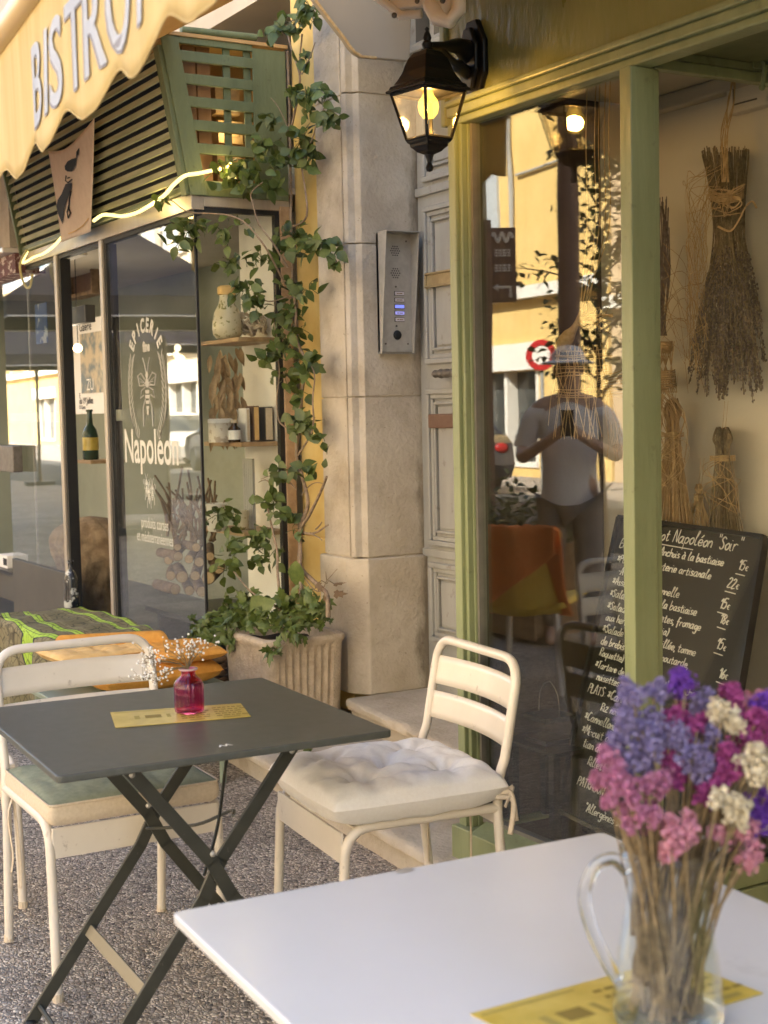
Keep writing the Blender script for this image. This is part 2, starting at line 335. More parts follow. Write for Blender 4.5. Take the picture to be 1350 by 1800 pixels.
# ---- ground: exposed aggregate
def ground_mat():
    m = bpy.data.materials.new('exposed_aggregate'); m.use_nodes = True; nt = m.node_tree; b = nt.nodes['Principled BSDF']; L = nt.links.new
    tc = _n(nt, 'ShaderNodeTexCoord'); mp = _n(nt, 'ShaderNodeMapping'); mp.inputs['Scale'].default_value = (1, 1.25, 1)
    L(tc.outputs['Object'], mp.inputs[0])
    nz = _n(nt, 'ShaderNodeTexNoise'); nz.inputs['Scale'].default_value = 60; L(mp.outputs[0], nz.inputs[0])
    ad = _n(nt, 'ShaderNodeVectorMath', operation='MULTIPLY_ADD'); ad.inputs[1].default_value = (0.012, 0.012, 0); L(nz.outputs['Color'], ad.inputs[0]); L(mp.outputs[0], ad.inputs[2])
    vo = _n(nt, 'ShaderNodeTexVoronoi'); vo.inputs['Scale'].default_value = 76; L(ad.outputs[0], vo.inputs['Vector'])
    ve = _n(nt, 'ShaderNodeTexVoronoi', feature='DISTANCE_TO_EDGE'); ve.inputs['Scale'].default_value = 76; L(ad.outputs[0], ve.inputs['Vector'])
    sp = _n(nt, 'ShaderNodeSeparateColor'); L(vo.outputs['Color'], sp.inputs[0])
    rp = _n(nt, 'ShaderNodeValToRGB'); cr = rp.color_ramp; cr.interpolation = 'CONSTANT'
    cols = [(0.0, (0.36, 0.295, 0.24)), (0.16, (0.53, 0.455, 0.38)), (0.34, (0.64, 0.56, 0.465)), (0.5, (0.45, 0.40, 0.36)), (0.64, (0.76, 0.68, 0.58)), (0.8, (0.13, 0.11, 0.10)), (0.9, (0.74, 0.66, 0.56))]
    cr.elements[0].color = cols[0][1]+(1,); cr.elements[1].position = cols[1][0]; cr.elements[1].color = cols[1][1]+(1,)
    for p, c in cols[2:]:
        e = cr.elements.new(p); e.color = c+(1,)
    L(sp.outputs[0], rp.inputs[0])
    g = _n(nt, 'ShaderNodeMapRange'); g.inputs[1].default_value = 0.02; g.inputs[2].default_value = 0.16; L(ve.outputs['Distance'], g.inputs[0])
    big = _n(nt, 'ShaderNodeTexNoise'); big.inputs['Scale'].default_value = 2.2; big.inputs['Detail'].default_value = 5; L(tc.outputs['Object'], big.inputs[0])
    mb = _n(nt, 'ShaderNodeMapRange'); mb.inputs[1].default_value = 0.3; mb.inputs[2].default_value = 0.7; mb.inputs[3].default_value = 0.68; mb.inputs[4].default_value = 1.15; L(big.outputs[0], mb.inputs[0])
    mx = _n(nt, 'ShaderNodeMix', data_type='RGBA'); mx.inputs[6].default_value = (0.19, 0.165, 0.14, 1); L(g.outputs[0], mx.inputs[0]); L(rp.outputs[0], mx.inputs[7])
    mu = _n(nt, 'ShaderNodeMix', data_type='RGBA', blend_type='MULTIPLY'); mu.inputs[0].default_value = 1; L(mx.outputs[2], mu.inputs[6]); L(mb.outputs[0], mu.inputs[7])
    sn = _n(nt, 'ShaderNodeTexNoise'); sn.inputs['Scale'].default_value = 3.4; sn.inputs['Detail'].default_value = 8; sn.inputs['Roughness'].default_value = .7; L(tc.outputs['Object'], sn.inputs[0])
    sr = _n(nt, 'ShaderNodeMapRange'); sr.inputs[1].default_value = .58; sr.inputs[2].default_value = .68; sr.inputs[4].default_value = .45; L(sn.outputs[0], sr.inputs[0])
    sm = _n(nt, 'ShaderNodeMix', data_type='RGBA'); sm.inputs[7].default_value = (.12, .10, .085, 1); L(sr.outputs[0], sm.inputs[0]); L(mu.outputs[2], sm.inputs[6])
    L(sm.outputs[2], b.inputs['Base Color']); b.inputs['Roughness'].default_value = 0.6
    hs = _n(nt, 'ShaderNodeMapRange'); hs.inputs[2].default_value = 0.35; L(ve.outputs['Distance'], hs.inputs[0])
    h2 = _n(nt, 'ShaderNodeMath', operation='MULTIPLY_ADD'); h2.inputs[1].default_value = 0.8; L(sp.outputs[1], h2.inputs[0]); L(hs.outputs[0], h2.inputs[2])
    bp = _n(nt, 'ShaderNodeBump'); bp.inputs['Strength'].default_value = 0.9; bp.inputs['Distance'].default_value = 0.006; L(h2.outputs[0], bp.inputs['Height']); L(bp.outputs[0], b.inputs['Normal'])
    return m
M['ground'] = ground_mat()
M['road'] = mat('asphalt', (0.045, 0.043, 0.04), (0.065, 0.062, 0.058), 0.8, 60, bump=0.3, bscale=300)
# ---- stone of the pillar: stains where damp has crept along the door side and in patches
def stone_mat(name, edge=False):
    m = M['stone'].copy(); m.name = name; nt = m.node_tree; b = nt.nodes['Principled BSDF']; L = nt.links.new
    src = b.inputs['Base Color'].links[0].from_socket
    tc = _n(nt, 'ShaderNodeTexCoord')
    n1 = _n(nt, 'ShaderNodeTexNoise'); n1.inputs['Scale'].default_value = 2.6; n1.inputs['Detail'].default_value = 10; n1.inputs['Roughness'].default_value = 0.7; L(tc.outputs['Object'], n1.inputs[0])
    r1 = _n(nt, 'ShaderNodeMapRange'); r1.inputs[1].default_value = 0.52; r1.inputs[2].default_value = 0.72; L(n1.outputs[0], r1.inputs[0])
    mx = _n(nt, 'ShaderNodeMix', data_type='RGBA'); mx.inputs[7].default_value = (0.22, 0.165, 0.105, 1)
    ml = _n(nt, 'ShaderNodeMath', operation='MULTIPLY'); ml.inputs[1].default_value = 0.6; L(r1.outputs[0], ml.inputs[0]); L(ml.outputs[0], mx.inputs[0]); L(src, mx.inputs[6])
    n2 = _n(nt, 'ShaderNodeTexNoise'); n2.inputs['Scale'].default_value = 70; n2.inputs['Detail'].default_value = 3; L(tc.outputs['Object'], n2.inputs[0])
    r2 = _n(nt, 'ShaderNodeMapRange'); r2.inputs[1].default_value = 0.68; r2.inputs[2].default_value = 0.74; L(n2.outputs[0], r2.inputs[0])
    mx2 = _n(nt, 'ShaderNodeMix', data_type='RGBA'); mx2.inputs[7].default_value = (0.16, 0.12, 0.08, 1)
    m3 = _n(nt, 'ShaderNodeMath', operation='MULTIPLY'); m3.inputs[1].default_value = 0.5; L(r2.outputs[0], m3.inputs[0]); L(m3.outputs[0], mx2.inputs[0]); L(mx.outputs[2], mx2.inputs[6])
    last = mx2.outputs[2]
    if edge:      # lichen creeping in from the door-side edge, ragged and uneven along the height
        sx_ = _n(nt, 'ShaderNodeSeparateXYZ'); L(tc.outputs['Object'], sx_.inputs[0])
        mp2 = _n(nt, 'ShaderNodeMapping'); mp2.inputs['Scale'].default_value = (1, 1.4, .55); L(tc.outputs['Object'], mp2.inputs[0])
        n4 = _n(nt, 'ShaderNodeTexNoise'); n4.inputs['Scale'].default_value = 4.2; n4.inputs['Detail'].default_value = 9; n4.inputs['Roughness'].default_value = .68; L(mp2.outputs[0], n4.inputs[0])
        e1 = _n(nt, 'ShaderNodeMapRange'); e1.inputs[1].default_value = .02; e1.inputs[2].default_value = .19; L(sx_.outputs[1], e1.inputs[0])
        e2 = _n(nt, 'ShaderNodeMath', operation='MULTIPLY_ADD'); e2.inputs[1].default_value = .62; L(e1.outputs[0], e2.inputs[0]); L(n4.outputs[0], e2.inputs[2])
        e3 = _n(nt, 'ShaderNodeMapRange'); e3.inputs[1].default_value = .93; e3.inputs[2].default_value = 1.12; e3.inputs[4].default_value = .8; L(e2.outputs[0], e3.inputs[0])
        mx3 = _n(nt, 'ShaderNodeMix', data_type='RGBA'); mx3.inputs[7].default_value = (0.135, 0.108, 0.07, 1); L(e3.outputs[0], mx3.inputs[0]); L(last, mx3.inputs[6]); last = mx3.outputs[2]
    L(last, b.inputs['Base Color'])
    return m
M['stone2'] = stone_mat('stained_limestone')
M['stone3'] = stone_mat('lichen_edged_limestone', True)
M['stain'] = mat('dark_lichen_stain', (0.17, 0.135, 0.09), (0.34, 0.275, 0.195), 0.95, 7, 10, bump=0.6, bscale=50)
M['stepstone'] = stone_mat('step_stone')
# ---- printed green cloth
def cloth_mat():
    m = bpy.data.materials.new('printed_green_cloth'); m.use_nodes = True; nt = m.node_tree; b = nt.nodes['Principled BSDF']; L = nt.links.new
    tc = _n(nt, 'ShaderNodeTexCoord'); mp = _n(nt, 'ShaderNodeMapping'); mp.inputs['Scale'].default_value = (0.5, 1.0, 1.0); L(tc.outputs['Object'], mp.inputs[0])
    wv = _n(nt, 'ShaderNodeTexWave'); wv.inputs['Scale'].default_value = 1.25; wv.inputs['Distortion'].default_value = 4.0; wv.inputs['Detail'].default_value = 1.5; wv.bands_direction = 'Y'; L(mp.outputs[0], wv.inputs[0])
    rp = _n(nt, 'ShaderNodeValToRGB'); cr = rp.color_ramp; cr.interpolation = 'CONSTANT'
    cr.elements[0].color = (0.17, 0.15, 0.075, 1); cr.elements[1].position = 0.2; cr.elements[1].color = (0.24, 0.21, 0.11, 1)
    for p, c in [(0.36, (0.12, 0.10, 0.05)), (0.40, (0.22, 0.19, 0.10)), (0.53, (0.025, 0.04, 0.03)), (0.56, (0.40, 0.60, 0.06)), (0.70, (0.03, 0.06, 0.03)), (0.725, (0.46, 0.66, 0.09)), (0.86, (0.02, 0.04, 0.03)), (0.885, (0.20, 0.175, 0.09))]:
        e = cr.elements.new(p); e.color = c+(1,)
    L(wv.outputs[0], rp.inputs[0])
    vo = _n(nt, 'ShaderNodeTexVoronoi', feature='DISTANCE_TO_EDGE'); vo.inputs['Scale'].default_value = 22; L(tc.outputs['Object'], vo.inputs['Vector'])
    mr = _n(nt, 'ShaderNodeMapRange'); mr.inputs[1].default_value = 0.03; mr.inputs[2].default_value = 0.06; L(vo.outputs['Distance'], mr.inputs[0])
    mx = _n(nt, 'ShaderNodeMix', data_type='RGBA', blend_type='MULTIPLY'); mx.inputs[0].default_value = 0.6; L(rp.outputs[0], mx.inputs[6]); L(mr.outputs[0], mx.inputs[7])
    L(mx.outputs[2], b.inputs['Base Color']); b.inputs['Roughness'].default_value = 0.85
    return m
M['cloth'] = cloth_mat()
# ------------------------------------------------------------------ text
def text2d(s, size=1.0, bold=0.0, sx=1.0, shear=0.0):
    cu = bpy.data.curves.new('t', 'FONT'); cu.body = s; cu.size = size; cu.offset = bold; cu.shear = shear; cu.resolution_u = 4
    o = bpy.data.objects.new('t', cu); C.objects.link(o)
    dg = bpy.context.evaluated_depsgraph_get(); me = bpy.data.meshes.new_from_object(o.evaluated_get(dg))
    vs = [(v.co.x*sx, v.co.y) for v in me.vertices]; fs = [list(p.vertices) for p in me.polygons]
    bpy.data.objects.remove(o); bpy.data.curves.remove(cu); bpy.data.meshes.remove(me)
    return vs, fs
def put_text(mb, s, size, fn, bold=0.0, sx=1.0, shear=0.0, center=True):
    vs, fs = text2d(s, size, bold, sx, shear)
    if not vs: return 0
    x0 = min(v[0] for v in vs); x1 = max(v[0] for v in vs)
    off = -(x0+x1)/2 if center else -x0
    mb.add([fn(v[0]+off, v[1]) for v in vs], fs); return x1-x0
GL = {
'a': "1,1 .4,1 0,.5 .3,0 .8,.3 1,1 .95,.2 1.2,0", 'b': "0,2 0,.1 .5,0 1,.5 .6,1 .05,.6", 'c': "1,.85 .5,1 0,.5 .4,0 1,.15",
'd': "1,.9 .4,1 0,.45 .4,0 .95,.4 1,2 1,.1 1.2,0", 'e': "0,.5 .9,.55 .7,1 .2,.9 0,.4 .4,0 1,.2", 'f': "1,1.8 .6,2 .4,1.2 .4,-.6|0,.9 .9,.95",
'g': "1,.9 .4,1 0,.5 .4,.1 .95,.5 1,1 .9,-.6 .4,-.9 0,-.6", 'h': "0,2 0,0|0,.6 .5,1 .9,.7 .9,0", 'i': "0,1 .05,.1 .3,0|.02,1.4 .05,1.48",
'j': ".3,1 .3,-.6 0,-.9|.3,1.4 .3,1.5", 'l': ".1,1 .5,1.9 .25,2 .1,.3 .4,0 .6,.1", 'm': "0,1 0,0|0,.6 .4,1 .6,.7 .6,0|.6,.6 1,1 1.3,.7 1.3,0",
'n': "0,1 0,0|0,.6 .5,1 .8,.7 .8,0", 'o': ".5,1 0,.6 .3,0 .8,.3 .8,.8 .5,1", 'p': "0,1 0,-1|0,.7 .5,1 .9,.6 .5,.05 0,.2", 'q': "1,.9 .4,1 0,.5 .4,0 .95,.5|1,1 1,-1",
'r': "0,1 .05,0|.02,.6 .4,1 .8,.9", 's': ".8,.9 .3,1 .1,.7 .7,.35 .6,.05 0,.1", 't': ".4,1.7 .35,.2 .6,0 .9,.15|0,1.05 .8,1.1", 'u': "0,1 .1,.2 .5,0 .85,.4 .9,1 .9,.1 1.1,0",
'v': "0,1 .4,0 .8,1", 'x': "0,1 .8,0|.8,1 0,0", 'y': "0,1 .3,.3 .8,.4|.9,1 .7,-.6 .2,-.9", 'z': "0,1 .8,1 0,0 .9,0",
'N': "0,0 .1,1.9 .9,.1 1,2", 'S': "1,1.7 .5,2 .1,1.5 .8,.8 .8,.2 .3,0 0,.3", 'A': "0,0 .6,2 1.1,0|.2,.7 .95,.75", 'P': "0,0 .05,2|0,1.9 .8,1.9 .9,1.2 .05,1",
'L': ".05,2 0,0 .9,.05", 'T': "0,1.9 1.1,2|.5,1.9 .5,0", 'R': "0,0 .05,2|0,1.9 .8,1.9 .8,1.2 .05,1 .9,0", 'C': "1,1.7 .6,2 0,1.1 .3,.1 1,.3", 'M': "0,0 .2,2 .7,.6 1.2,2 1.4,0",
'B': "0,0 .05,2|0,2 .7,1.8 .6,1.1 .05,1 .9,.7 .7,.05 0,0", 'E': "1,2 .1,2 0,0 1,.05|.05,1 .8,1.05", 'O': ".6,2 0,1 .5,0 1.1,1 .6,2",
'1': "0,1.4 .5,2 .5,0", '2': "0,1.6 .5,2 .9,1.5 0,0 1,.05", '5': "1,2 .2,2 .1,1.2 .7,1.3 .9,.6 .5,0 0,.2", '6': ".8,2 .1,.9 .3,0 .8,.2 .8,.9 .1,.7", '8': ".5,1 .1,1.5 .5,2 .9,1.5 .1,.5 .5,0 .9,.5 .5,1",
'€': ".7,.75 .4,.85 .1,.5 .4,.05 .7,.1|0,.45 .5,.47", '*': "0,.5 1,1.5|.5,1.7 .5,.3|1,.5 0,1.5", '"': "0,2.1 .1,1.6|.4,2.1 .45,1.6", '(': ".4,2 0,1 .4,-.3", ')': "0,2 .4,1 0,-.3", ',': ".1,.1 0,-.4", ':': ".1,.2 .1,.3|.1,.9 .1,1", '-': "0,.8 .6,.8", '.': "0,0 .05,.05", "'": "0,2 0,1.6"}
ACC = {'é': ('e', "|.35,1.3 .8,1.75"), 'è': ('e', "|.2,1.75 .6,1.3"), 'à': ('a', "|.3,1.75 .7,1.3"), 'î': ('i', "|-.3,1.3 .05,1.7 .4,1.3")}
def chalk_line(mb, s, fn, size, r, x0=0.0, shear=0.22, sx=0.8):
    x = x0
    for ch in s:
        if ch == ' ': x += 0.85*size*sx; continue
        g = GL.get(ch)
        if ch in ACC: g = GL[ACC[ch][0]].split('|')[0]+ACC[ch][1] if ch == 'î' else GL[ACC[ch][0]]+ACC[ch][1]
        if not g: x += 0.8*size*sx; continue
        jit = random.uniform(-.06, .06); sc_ = random.uniform(.92, 1.08); wmax = 0
        for st in g.split('|'):
            pts = []
            for q in st.split():
                a, b_ = q.split(','); a = float(a)*sc_; b_ = float(b_)*sc_+jit; wmax = max(wmax, a)
                pts.append(V((x+(a*sx+b_*shear)*size, b_*size, 0)))
            if len(pts) > 2: pts = smooth_path(pts, 4)
            mb.tube([fn(p.x, p.y) for p in pts], r*random.uniform(.75, 1.1), 4)
        x += (wmax+0.32)*size*sx
    return x
# ================================================================== SETTING
structure(MB().box(-140, 100, -120, 30, -0.6, 0).build('pavement', M['ground']))
structure(MB().box(-140, 100, -9.2, -4.2, 0.002, 0.006).build('road', M['road']))
def worn_step(name, x0, x1, yf, zb, zt, yback, seed):
    n = 90; prof = [(0.012, zb), (0.012, zt-0.055), (0.006, zt-0.047), (-0.002, zt-0.042), (0.0, zt-0.034), (-0.016, zt-0.028), (-0.018, zt-0.010), (-0.008, zt-0.001), (0.02, zt)]
    mb = MB(); vs = []; fs = []; k = len(prof)+1
    for i in range(n+1):
        x = lerp(x0, x1, i/n)
        for j, (dy, z) in enumerate(prof):
            a = mnoise.noise(V((x*9, z*30, seed)))*0.007 + mnoise.noise(V((x*31, z*60, seed+3)))*0.004
            vs.append((x, yf(x)+dy+(a if j > 1 else 0), z+(a*0.5 if j > 4 else 0)))
        vs.append((x, yback, zt))
    for i in range(n):
        for j in range(k-1):
            a = i*k+j; fs.append((a, a+k, a+k+1, a+1))
    mb.add(vs, fs)
    mb.add([vs[j] for j in range(k)]+[(x0, yback, zb)], [list(range(k+1))])
    mb.add([vs[n*k+j] for j in range(k)]+[(x1, yback, zb)], [list(range(k, -1, -1))])
    return structure(mb.build(name, M['stepstone'], smooth=50))
worn_step('kerb', -12.0, 1.5, lambda x: 2.33-0.079*(x+5.18), -0.02, 0.11, 3.4, 1)
worn_step('raised_pavement', -5.18, -3.30, lambda x: 2.86-0.12*(x+5.18), 0.105, 0.22, 3.4, 5)
# ---- the house both shops stand in
t = thing('townhouse', 'tall house of ochre plaster and pale stone above both shopfronts', 'building', (-5.6, 3.0, 0.1))
MB().box(-5.86, -5.38, 3.0, 3.28, 0.1, 0.86).box(-5.86, -5.38, 3.012, 3.28, 0.86, 3.4).build('yellow_wall', M['yellow'], t, bevel=0.006)
MB().box(-40, 12, 3.05, 10, 3.4, 10.5).box(-40, 12, 9.8, 10, 0, 3.4).box(-40.2, -40, 3.05, 10, 0, 10.5).box(12, 12.2, 3.05, 10, 0, 10.5).build('upper_storey', M['plaster'], t)
MB().box(-4.9, -3.4, 2.97, 3.3, 3.15, 3.4).box(-5.38, -4.9, 3.27, 3.4, 3.15, 3.4).build('lintel', M['stone2'], t)
# ---- stone pillar
t = thing('stone_pillar', 'pale limestone pillar with stained edge beside the grey door', 'pillar', (-5.27, 3.08, 0.22))
def pier(poly, z0, z1, mb): mb.prism([(x, y, z0) for x, y in poly], (0, 0, z1-z0))
shaft = [(-5.465, 3.3), (-5.465, 2.9), (-5.240, 2.9), (-5.236, 2.932), (-5.224, 2.932), (-5.219, 2.896), (-5.200, 2.886), (-5.181, 2.895), (-5.174, 2.925), (-5.166, 2.928), (-5.150, 2.94), (-5.150, 3.3)]
core = [(-5.46, 3.29), (-5.46, 2.906), (-5.245, 2.906), (-5.23, 2.937), (-5.16, 2.946), (-5.154, 3.29)]
def shift(P): return [(x-.05, y if y > 3.2 else y+.042) for x, y in P]
shaft, core = shift(shaft), shift(core)
mb = MB(); zs = [0.806, 1.488, 2.128, 2.748, 3.5]
for a, b in zip(zs[:-1], zs[1:]): pier(shaft, a+0.0025, b-0.0025, mb)
pier(core, 0.79, 3.5, mb)
mb.build('shaft', M['stone3'], t, bevel=0.003)
mb = MB(); pier(shift([(-5.49, 3.31), (-5.49, 2.885), (-5.235, 2.875), (-5.135, 2.93), (-5.125, 3.31)]), 0.218, 0.803, mb)
mb.build('plinth', M['stone3'], t, bevel=0.008, seg=3)
# ---- grey panelled door
t = thing('panelled_door', 'old grey panelled house door in the stone recess', 'door', (-4.6, 3.26, 0.22))
D = MB().box(-5.21, -4.0, 3.262, 3.31, 0.22, 2.86)
def frame(mb, x0, x1, z0, z1, wd, y0, y1):
    mb.box(x0, x1, y0, y1, z0, z0+wd).box(x0, x1, y0, y1, z1-wd, z1).box(x0, x0+wd, y0, y1, z0+wd, z1-wd).box(x1-wd, x1, y0, y1, z0+wd, z1-wd)
D.build('leaf', M['door'], t)
for (ya, yb) in [(130, 318), (362, 640), (684, 958), (988, 1126)]:
    zt = PY(757, ya, 3.25).z; zb = PY(757, yb, 3.25).z
    mb = MB(); x0, x1 = -5.135, -4.42
    frame(mb, x0, x1, zb, zt, 0.022, 3.240, 3.262); frame(mb, x0+.022, x1-.022, zb+.022, zt-.022, 0.02, 3.250, 3.262)
    frame(mb, x0+.055, x1-.055, zb+.055, zt-.055, 0.012, 3.244, 3.262)
    mb.box(x0+.075, x1-.075, 3.2535, 3.262, zb+.075, zt-.075)
    mb.build('panel', M['door'], t, bevel=0.004)
zr = PY(757, 972, 3.25).z; mb = MB().box(-5.198, -4.4, 3.25, 3.262, zr-.018, zr+.018); z2 = PY(757, 332, 3.25).z; mb.box(-5.198, -4.4, 3.245, 3.262, z2-.02, z2+.015)
mb.build('rail', M['door'], t, bevel=0.004)
MB().box(-5.20, -4.0, 3.20, 3.30, 2.86, 2.90).box(-5.20, -4.0, 3.17, 3.30, 2.90, 2.925).box(-5.20, -4.0, 3.22, 3.30, 2.925, 2.96).build('transom_bar', M['door'], t, bevel=0.006)
MB().box(-5.198, -5.14, 3.23, 3.30, 2.96, 3.4).box(-5.03, -5.0, 3.23, 3.30, 2.96, 3.4).build('transom_frame', M['door'], t)
MB().box(-5.20, -4.0, 3.285, 3.295, 2.96, 3.4).build('transom_pane', M['glass2'], t)
MB().box(-5.20, -4.0, 3.5, 3.52, 2.9, 3.4).build('curtain', mat('red_curtain', (0.16, 0.06, 0.045), (0.3, 0.2, 0.16), 0.9, 14), t)
# letter slot, brown plate, pull
zl = PY(782, 489, 3.25).z
mb = MB(); frame(mb, -5.115, -4.86, zl-.032, zl+.032, .01, 3.232, 3.252); mb.box(-5.105, -4.87, 3.238, 3.25, zl-.022, zl+.022)
mb.build('letter_slot', M['brass'], t, bevel=0.003)
zl = PY(778, 740, 3.25).z
MB().box(-5.115, -4.86, 3.238, 3.252, zl-.03, zl+.03).build('name_plate', M['brown'], t, bevel=0.006)
p = PY(771, 657, 3.2); mb = MB()
prof = [(0.0, -.16), (.014, -.155), (.022, -.13), (.015, -.105), (.021, -.085), (.026, -.06), (.016, -.035), (.024, -.01), (.024, .02), (.016, .045), (.022, .07), (.027, .10), (.016, .13), (0, .14)]
prof = [(r*.78, z*.62) for r, z in prof]
mb.lathe(prof, V((p.x+.05, 3.205, p.z)), 14, Matrix.Rotation(rad(90), 3, 'Y'))
mb.tube([(p.x+.0, 3.205, p.z), (p.x+.0, 3.262, p.z)], .009); mb.tube([(p.x+.1, 3.205, p.z), (p.x+.1, 3.262, p.z)], .009)
mb.build('door_pull', M['iron'], t, smooth=40)
# ---- intercom on the pillar's inner face
XI = -5.198
t = thing('intercom', 'grey metal intercom panel with speaker holes on the stone pillar', 'intercom', (XI, 3.13, 1.675))
ya, yb, z0, z1 = 3.05, 3.213, 1.675, 2.172
mb = MB()
mb.box(XI, XI+.018, ya, yb, z0, z1)
for yy in (ya, yb-.004):   # hood sides, deeper at the top
    mb.prism([(XI, yy, z0-.004), (XI+.03, yy, z0-.004), (XI+.085, yy, z1), (XI, yy, z1)], (0, .004, 0))
mb.prism([(XI, ya, z1), (XI+.092, ya, z1), (XI+.092, yb, z1), (XI, yb, z1)], (0, 0, .004))
mb.prism([(XI, ya, z0-.004), (XI+.03, ya, z0-.004), (XI+.03, yb, z0-.004), (XI, yb, z0-.004)], (0, 0, -.003))
mb.build('hood', M['greymetal'], t, bevel=0.0012)
F = XI+.0185
mb = MB(); cyv = (ya+yb)/2
def dot(mb, y, z, r, n=10, dx=.0012):
    mb.prism([(F, y+r*math.cos(2*math.pi*k/n), z+r*math.sin(2*math.pi*k/n)) for k in range(n)], (dx, 0, 0))
for zc in (z1-.072, z1-.165):
    mb = MB()
    for i in range(-3, 4):
        for j in range(-3, 4):
            yy = i*.0105+(j % 2)*.00525; zz = j*.0092
            if yy*yy+zz*zz < .027**2: dot(mb, cyv+yy, zc+zz, .0028, 8)
    mb.build('speaker_hole', M['inkblack'], t)
mb = MB()
for (dy, dz) in [(-.055, z1-.03), (.055, z1-.03), (-.055, z0+.035), (.055, z0+.035), (0, z1-.222), (0, z0+.11)]: dot(mb, cyv+dy, dz, .0042, 8, .002)
mb.build('screw', M['iron'], t)
for k in range(5):
    zz = z1-.25-k*.0275
    m_ = M['bluelabel'] if k == 2 else (emit('dim_label', (0.42, 0.42, 1.0), 0.06) if k == 3 else M['palelabel'])
    b_ = MB().box(F, F+.002, cyv-.008, cyv+.04, zz-.009, zz+.009).build('call_button', M['iron'], t)
    MB().box(F+.0021, F+.004, cyv-.006, cyv+.038, zz-.0068, zz+.0068).build('name_label', m_, b_)
    if k != 2:
        q = MB()
        for (a_, c_) in [(.002, .012), (.014, .03)]: q.box(F+.0042, F+.0046, cyv+a_, cyv+c_, zz-.002, zz+.0015)
        q.build('name_writing', M['ink'], b_)
mb = MB(); mb.lathe([(0, .006), (.014, .006), (.0195, .002), (.0205, 0)], (F, cyv+.004, z0+.072), 22, Matrix.Rotation(rad(90), 3, 'Y'))
mb.build('camera_eye', M['rubber'], t, smooth=50)
# ================================================================== BISTRO SHOPFRONT (right)
XL, XR, YF = -3.452, -2.655, 2.27
t = thing('bistro_shopfront', 'sage green wooden bistro shopfront with tall display window', 'shopfront', (-3.05, 2.3, 0.11))
bistro = t
mb = MB().box(XL-.01, XL+.085, 2.248, 3.25, .1, .205).box(XL+.087, XR+.02, 2.25, 2.30, .1, .2)
mb.add([(XL+.087, 2.25, .2), (XR+.02, 2.25, .2), (XR+.02, 2.33, .235), (XL+.087, 2.33, .235), (XL+.087, 2.33, .19), (XR+.02, 2.33, .19)], [(0, 1, 2, 3)])
mb.box(XR-.03, XR+.012, 2.335, 3.25, .1, .165).box(XR-.03, XR+.004, 2.335, 3.25, .168, .223)
mb.build('base_board', M['green'], t, bevel=0.004)
MB().box(XL, XL+.036, YF, 2.34, .2, 2.237).box(XL+.036, XL+.052, YF+.012, 2.34, .2, 2.237).box(XL+.052, XL+.058, YF+.03, 2.34, .2, 2.237).box(XL, XL+.02, 2.34, 2.98, .2, 2.3).build('corner_post', M['green'], t, bevel=0.004)
MB().box(XR-.042, XR, YF, 2.345, .2, 2.237).build('corner_post', M['green'], t, bevel=0.003)
MB().box(XL+.058, XL+.068, 2.308, 2.335, .235, 2.237).box(XL+.068, XR-.042, 2.308, 2.335, .22, .236).build('window_bead', mat('dark_bead', (0.15, 0.14, 0.12), (0.19, 0.18, 0.155), .5, 20), t)
mb = MB().box(XL, 3.0, YF+.01, 2.34, 2.237, 2.258).box(XL, 3.0, YF-.004, 2.34, 2.258, 2.285).box(XL, 3.0, YF-.014, 2.34, 2.285, 2.302)
mb.build('window_head', M['green'], t, bevel=0.005)
MB().box(XL, 3.0, YF+.008, 2.34, 2.302, 3.4).build('fascia_board', M['fascia'], t)
MB().box(XL-.03, XL-.002, YF-.004, 2.36, 2.237, 3.4).build('fascia_trim', M['green'], t, bevel=0.005)
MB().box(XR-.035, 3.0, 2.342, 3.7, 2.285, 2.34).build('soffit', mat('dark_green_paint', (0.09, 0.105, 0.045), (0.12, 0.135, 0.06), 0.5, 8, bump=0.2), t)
MB().box(XR-.03, XR, 2.345, 3.25, 2.237, 2.262).box(XR-.026, XR-.004, 2.345, 3.25, 2.264, 2.284).box(XR-.03, XR-.004, 2.346, 2.362, .225, 2.236).box(XR-.03, XR, 3.2, 3.25, .224, 2.236).build('side_window_frame', M['green'], t, bevel=0.002)
MB().box(XL+.062, XR-.042, 2.318, 2.324, .236, 2.237).build('window_pane', M['glass'], t)
MB().box(XR-.018, XR-.013, 2.362, 3.2, .224, 2.236).build('side_pane', M['glass2'], t)
p = PX(1332, 118, XR)
mb = MB().box(XR, XR+.006, p.y-.02, p.y+.02, p.z-.004, p.z+.028)
mb.tube(smooth_path([(XR+.01, p.y, p.z+.015), (XR+.022, p.y, p.z+.0), (XR+.02, p.y, p.z-.03), (XR+.012, p.y+.003, p.z-.05)]), .006); mb.ball((XR+.012, p.y+.003, p.z-.052), .009)
mb.build('window_latch', M['green'], t, smooth=40)
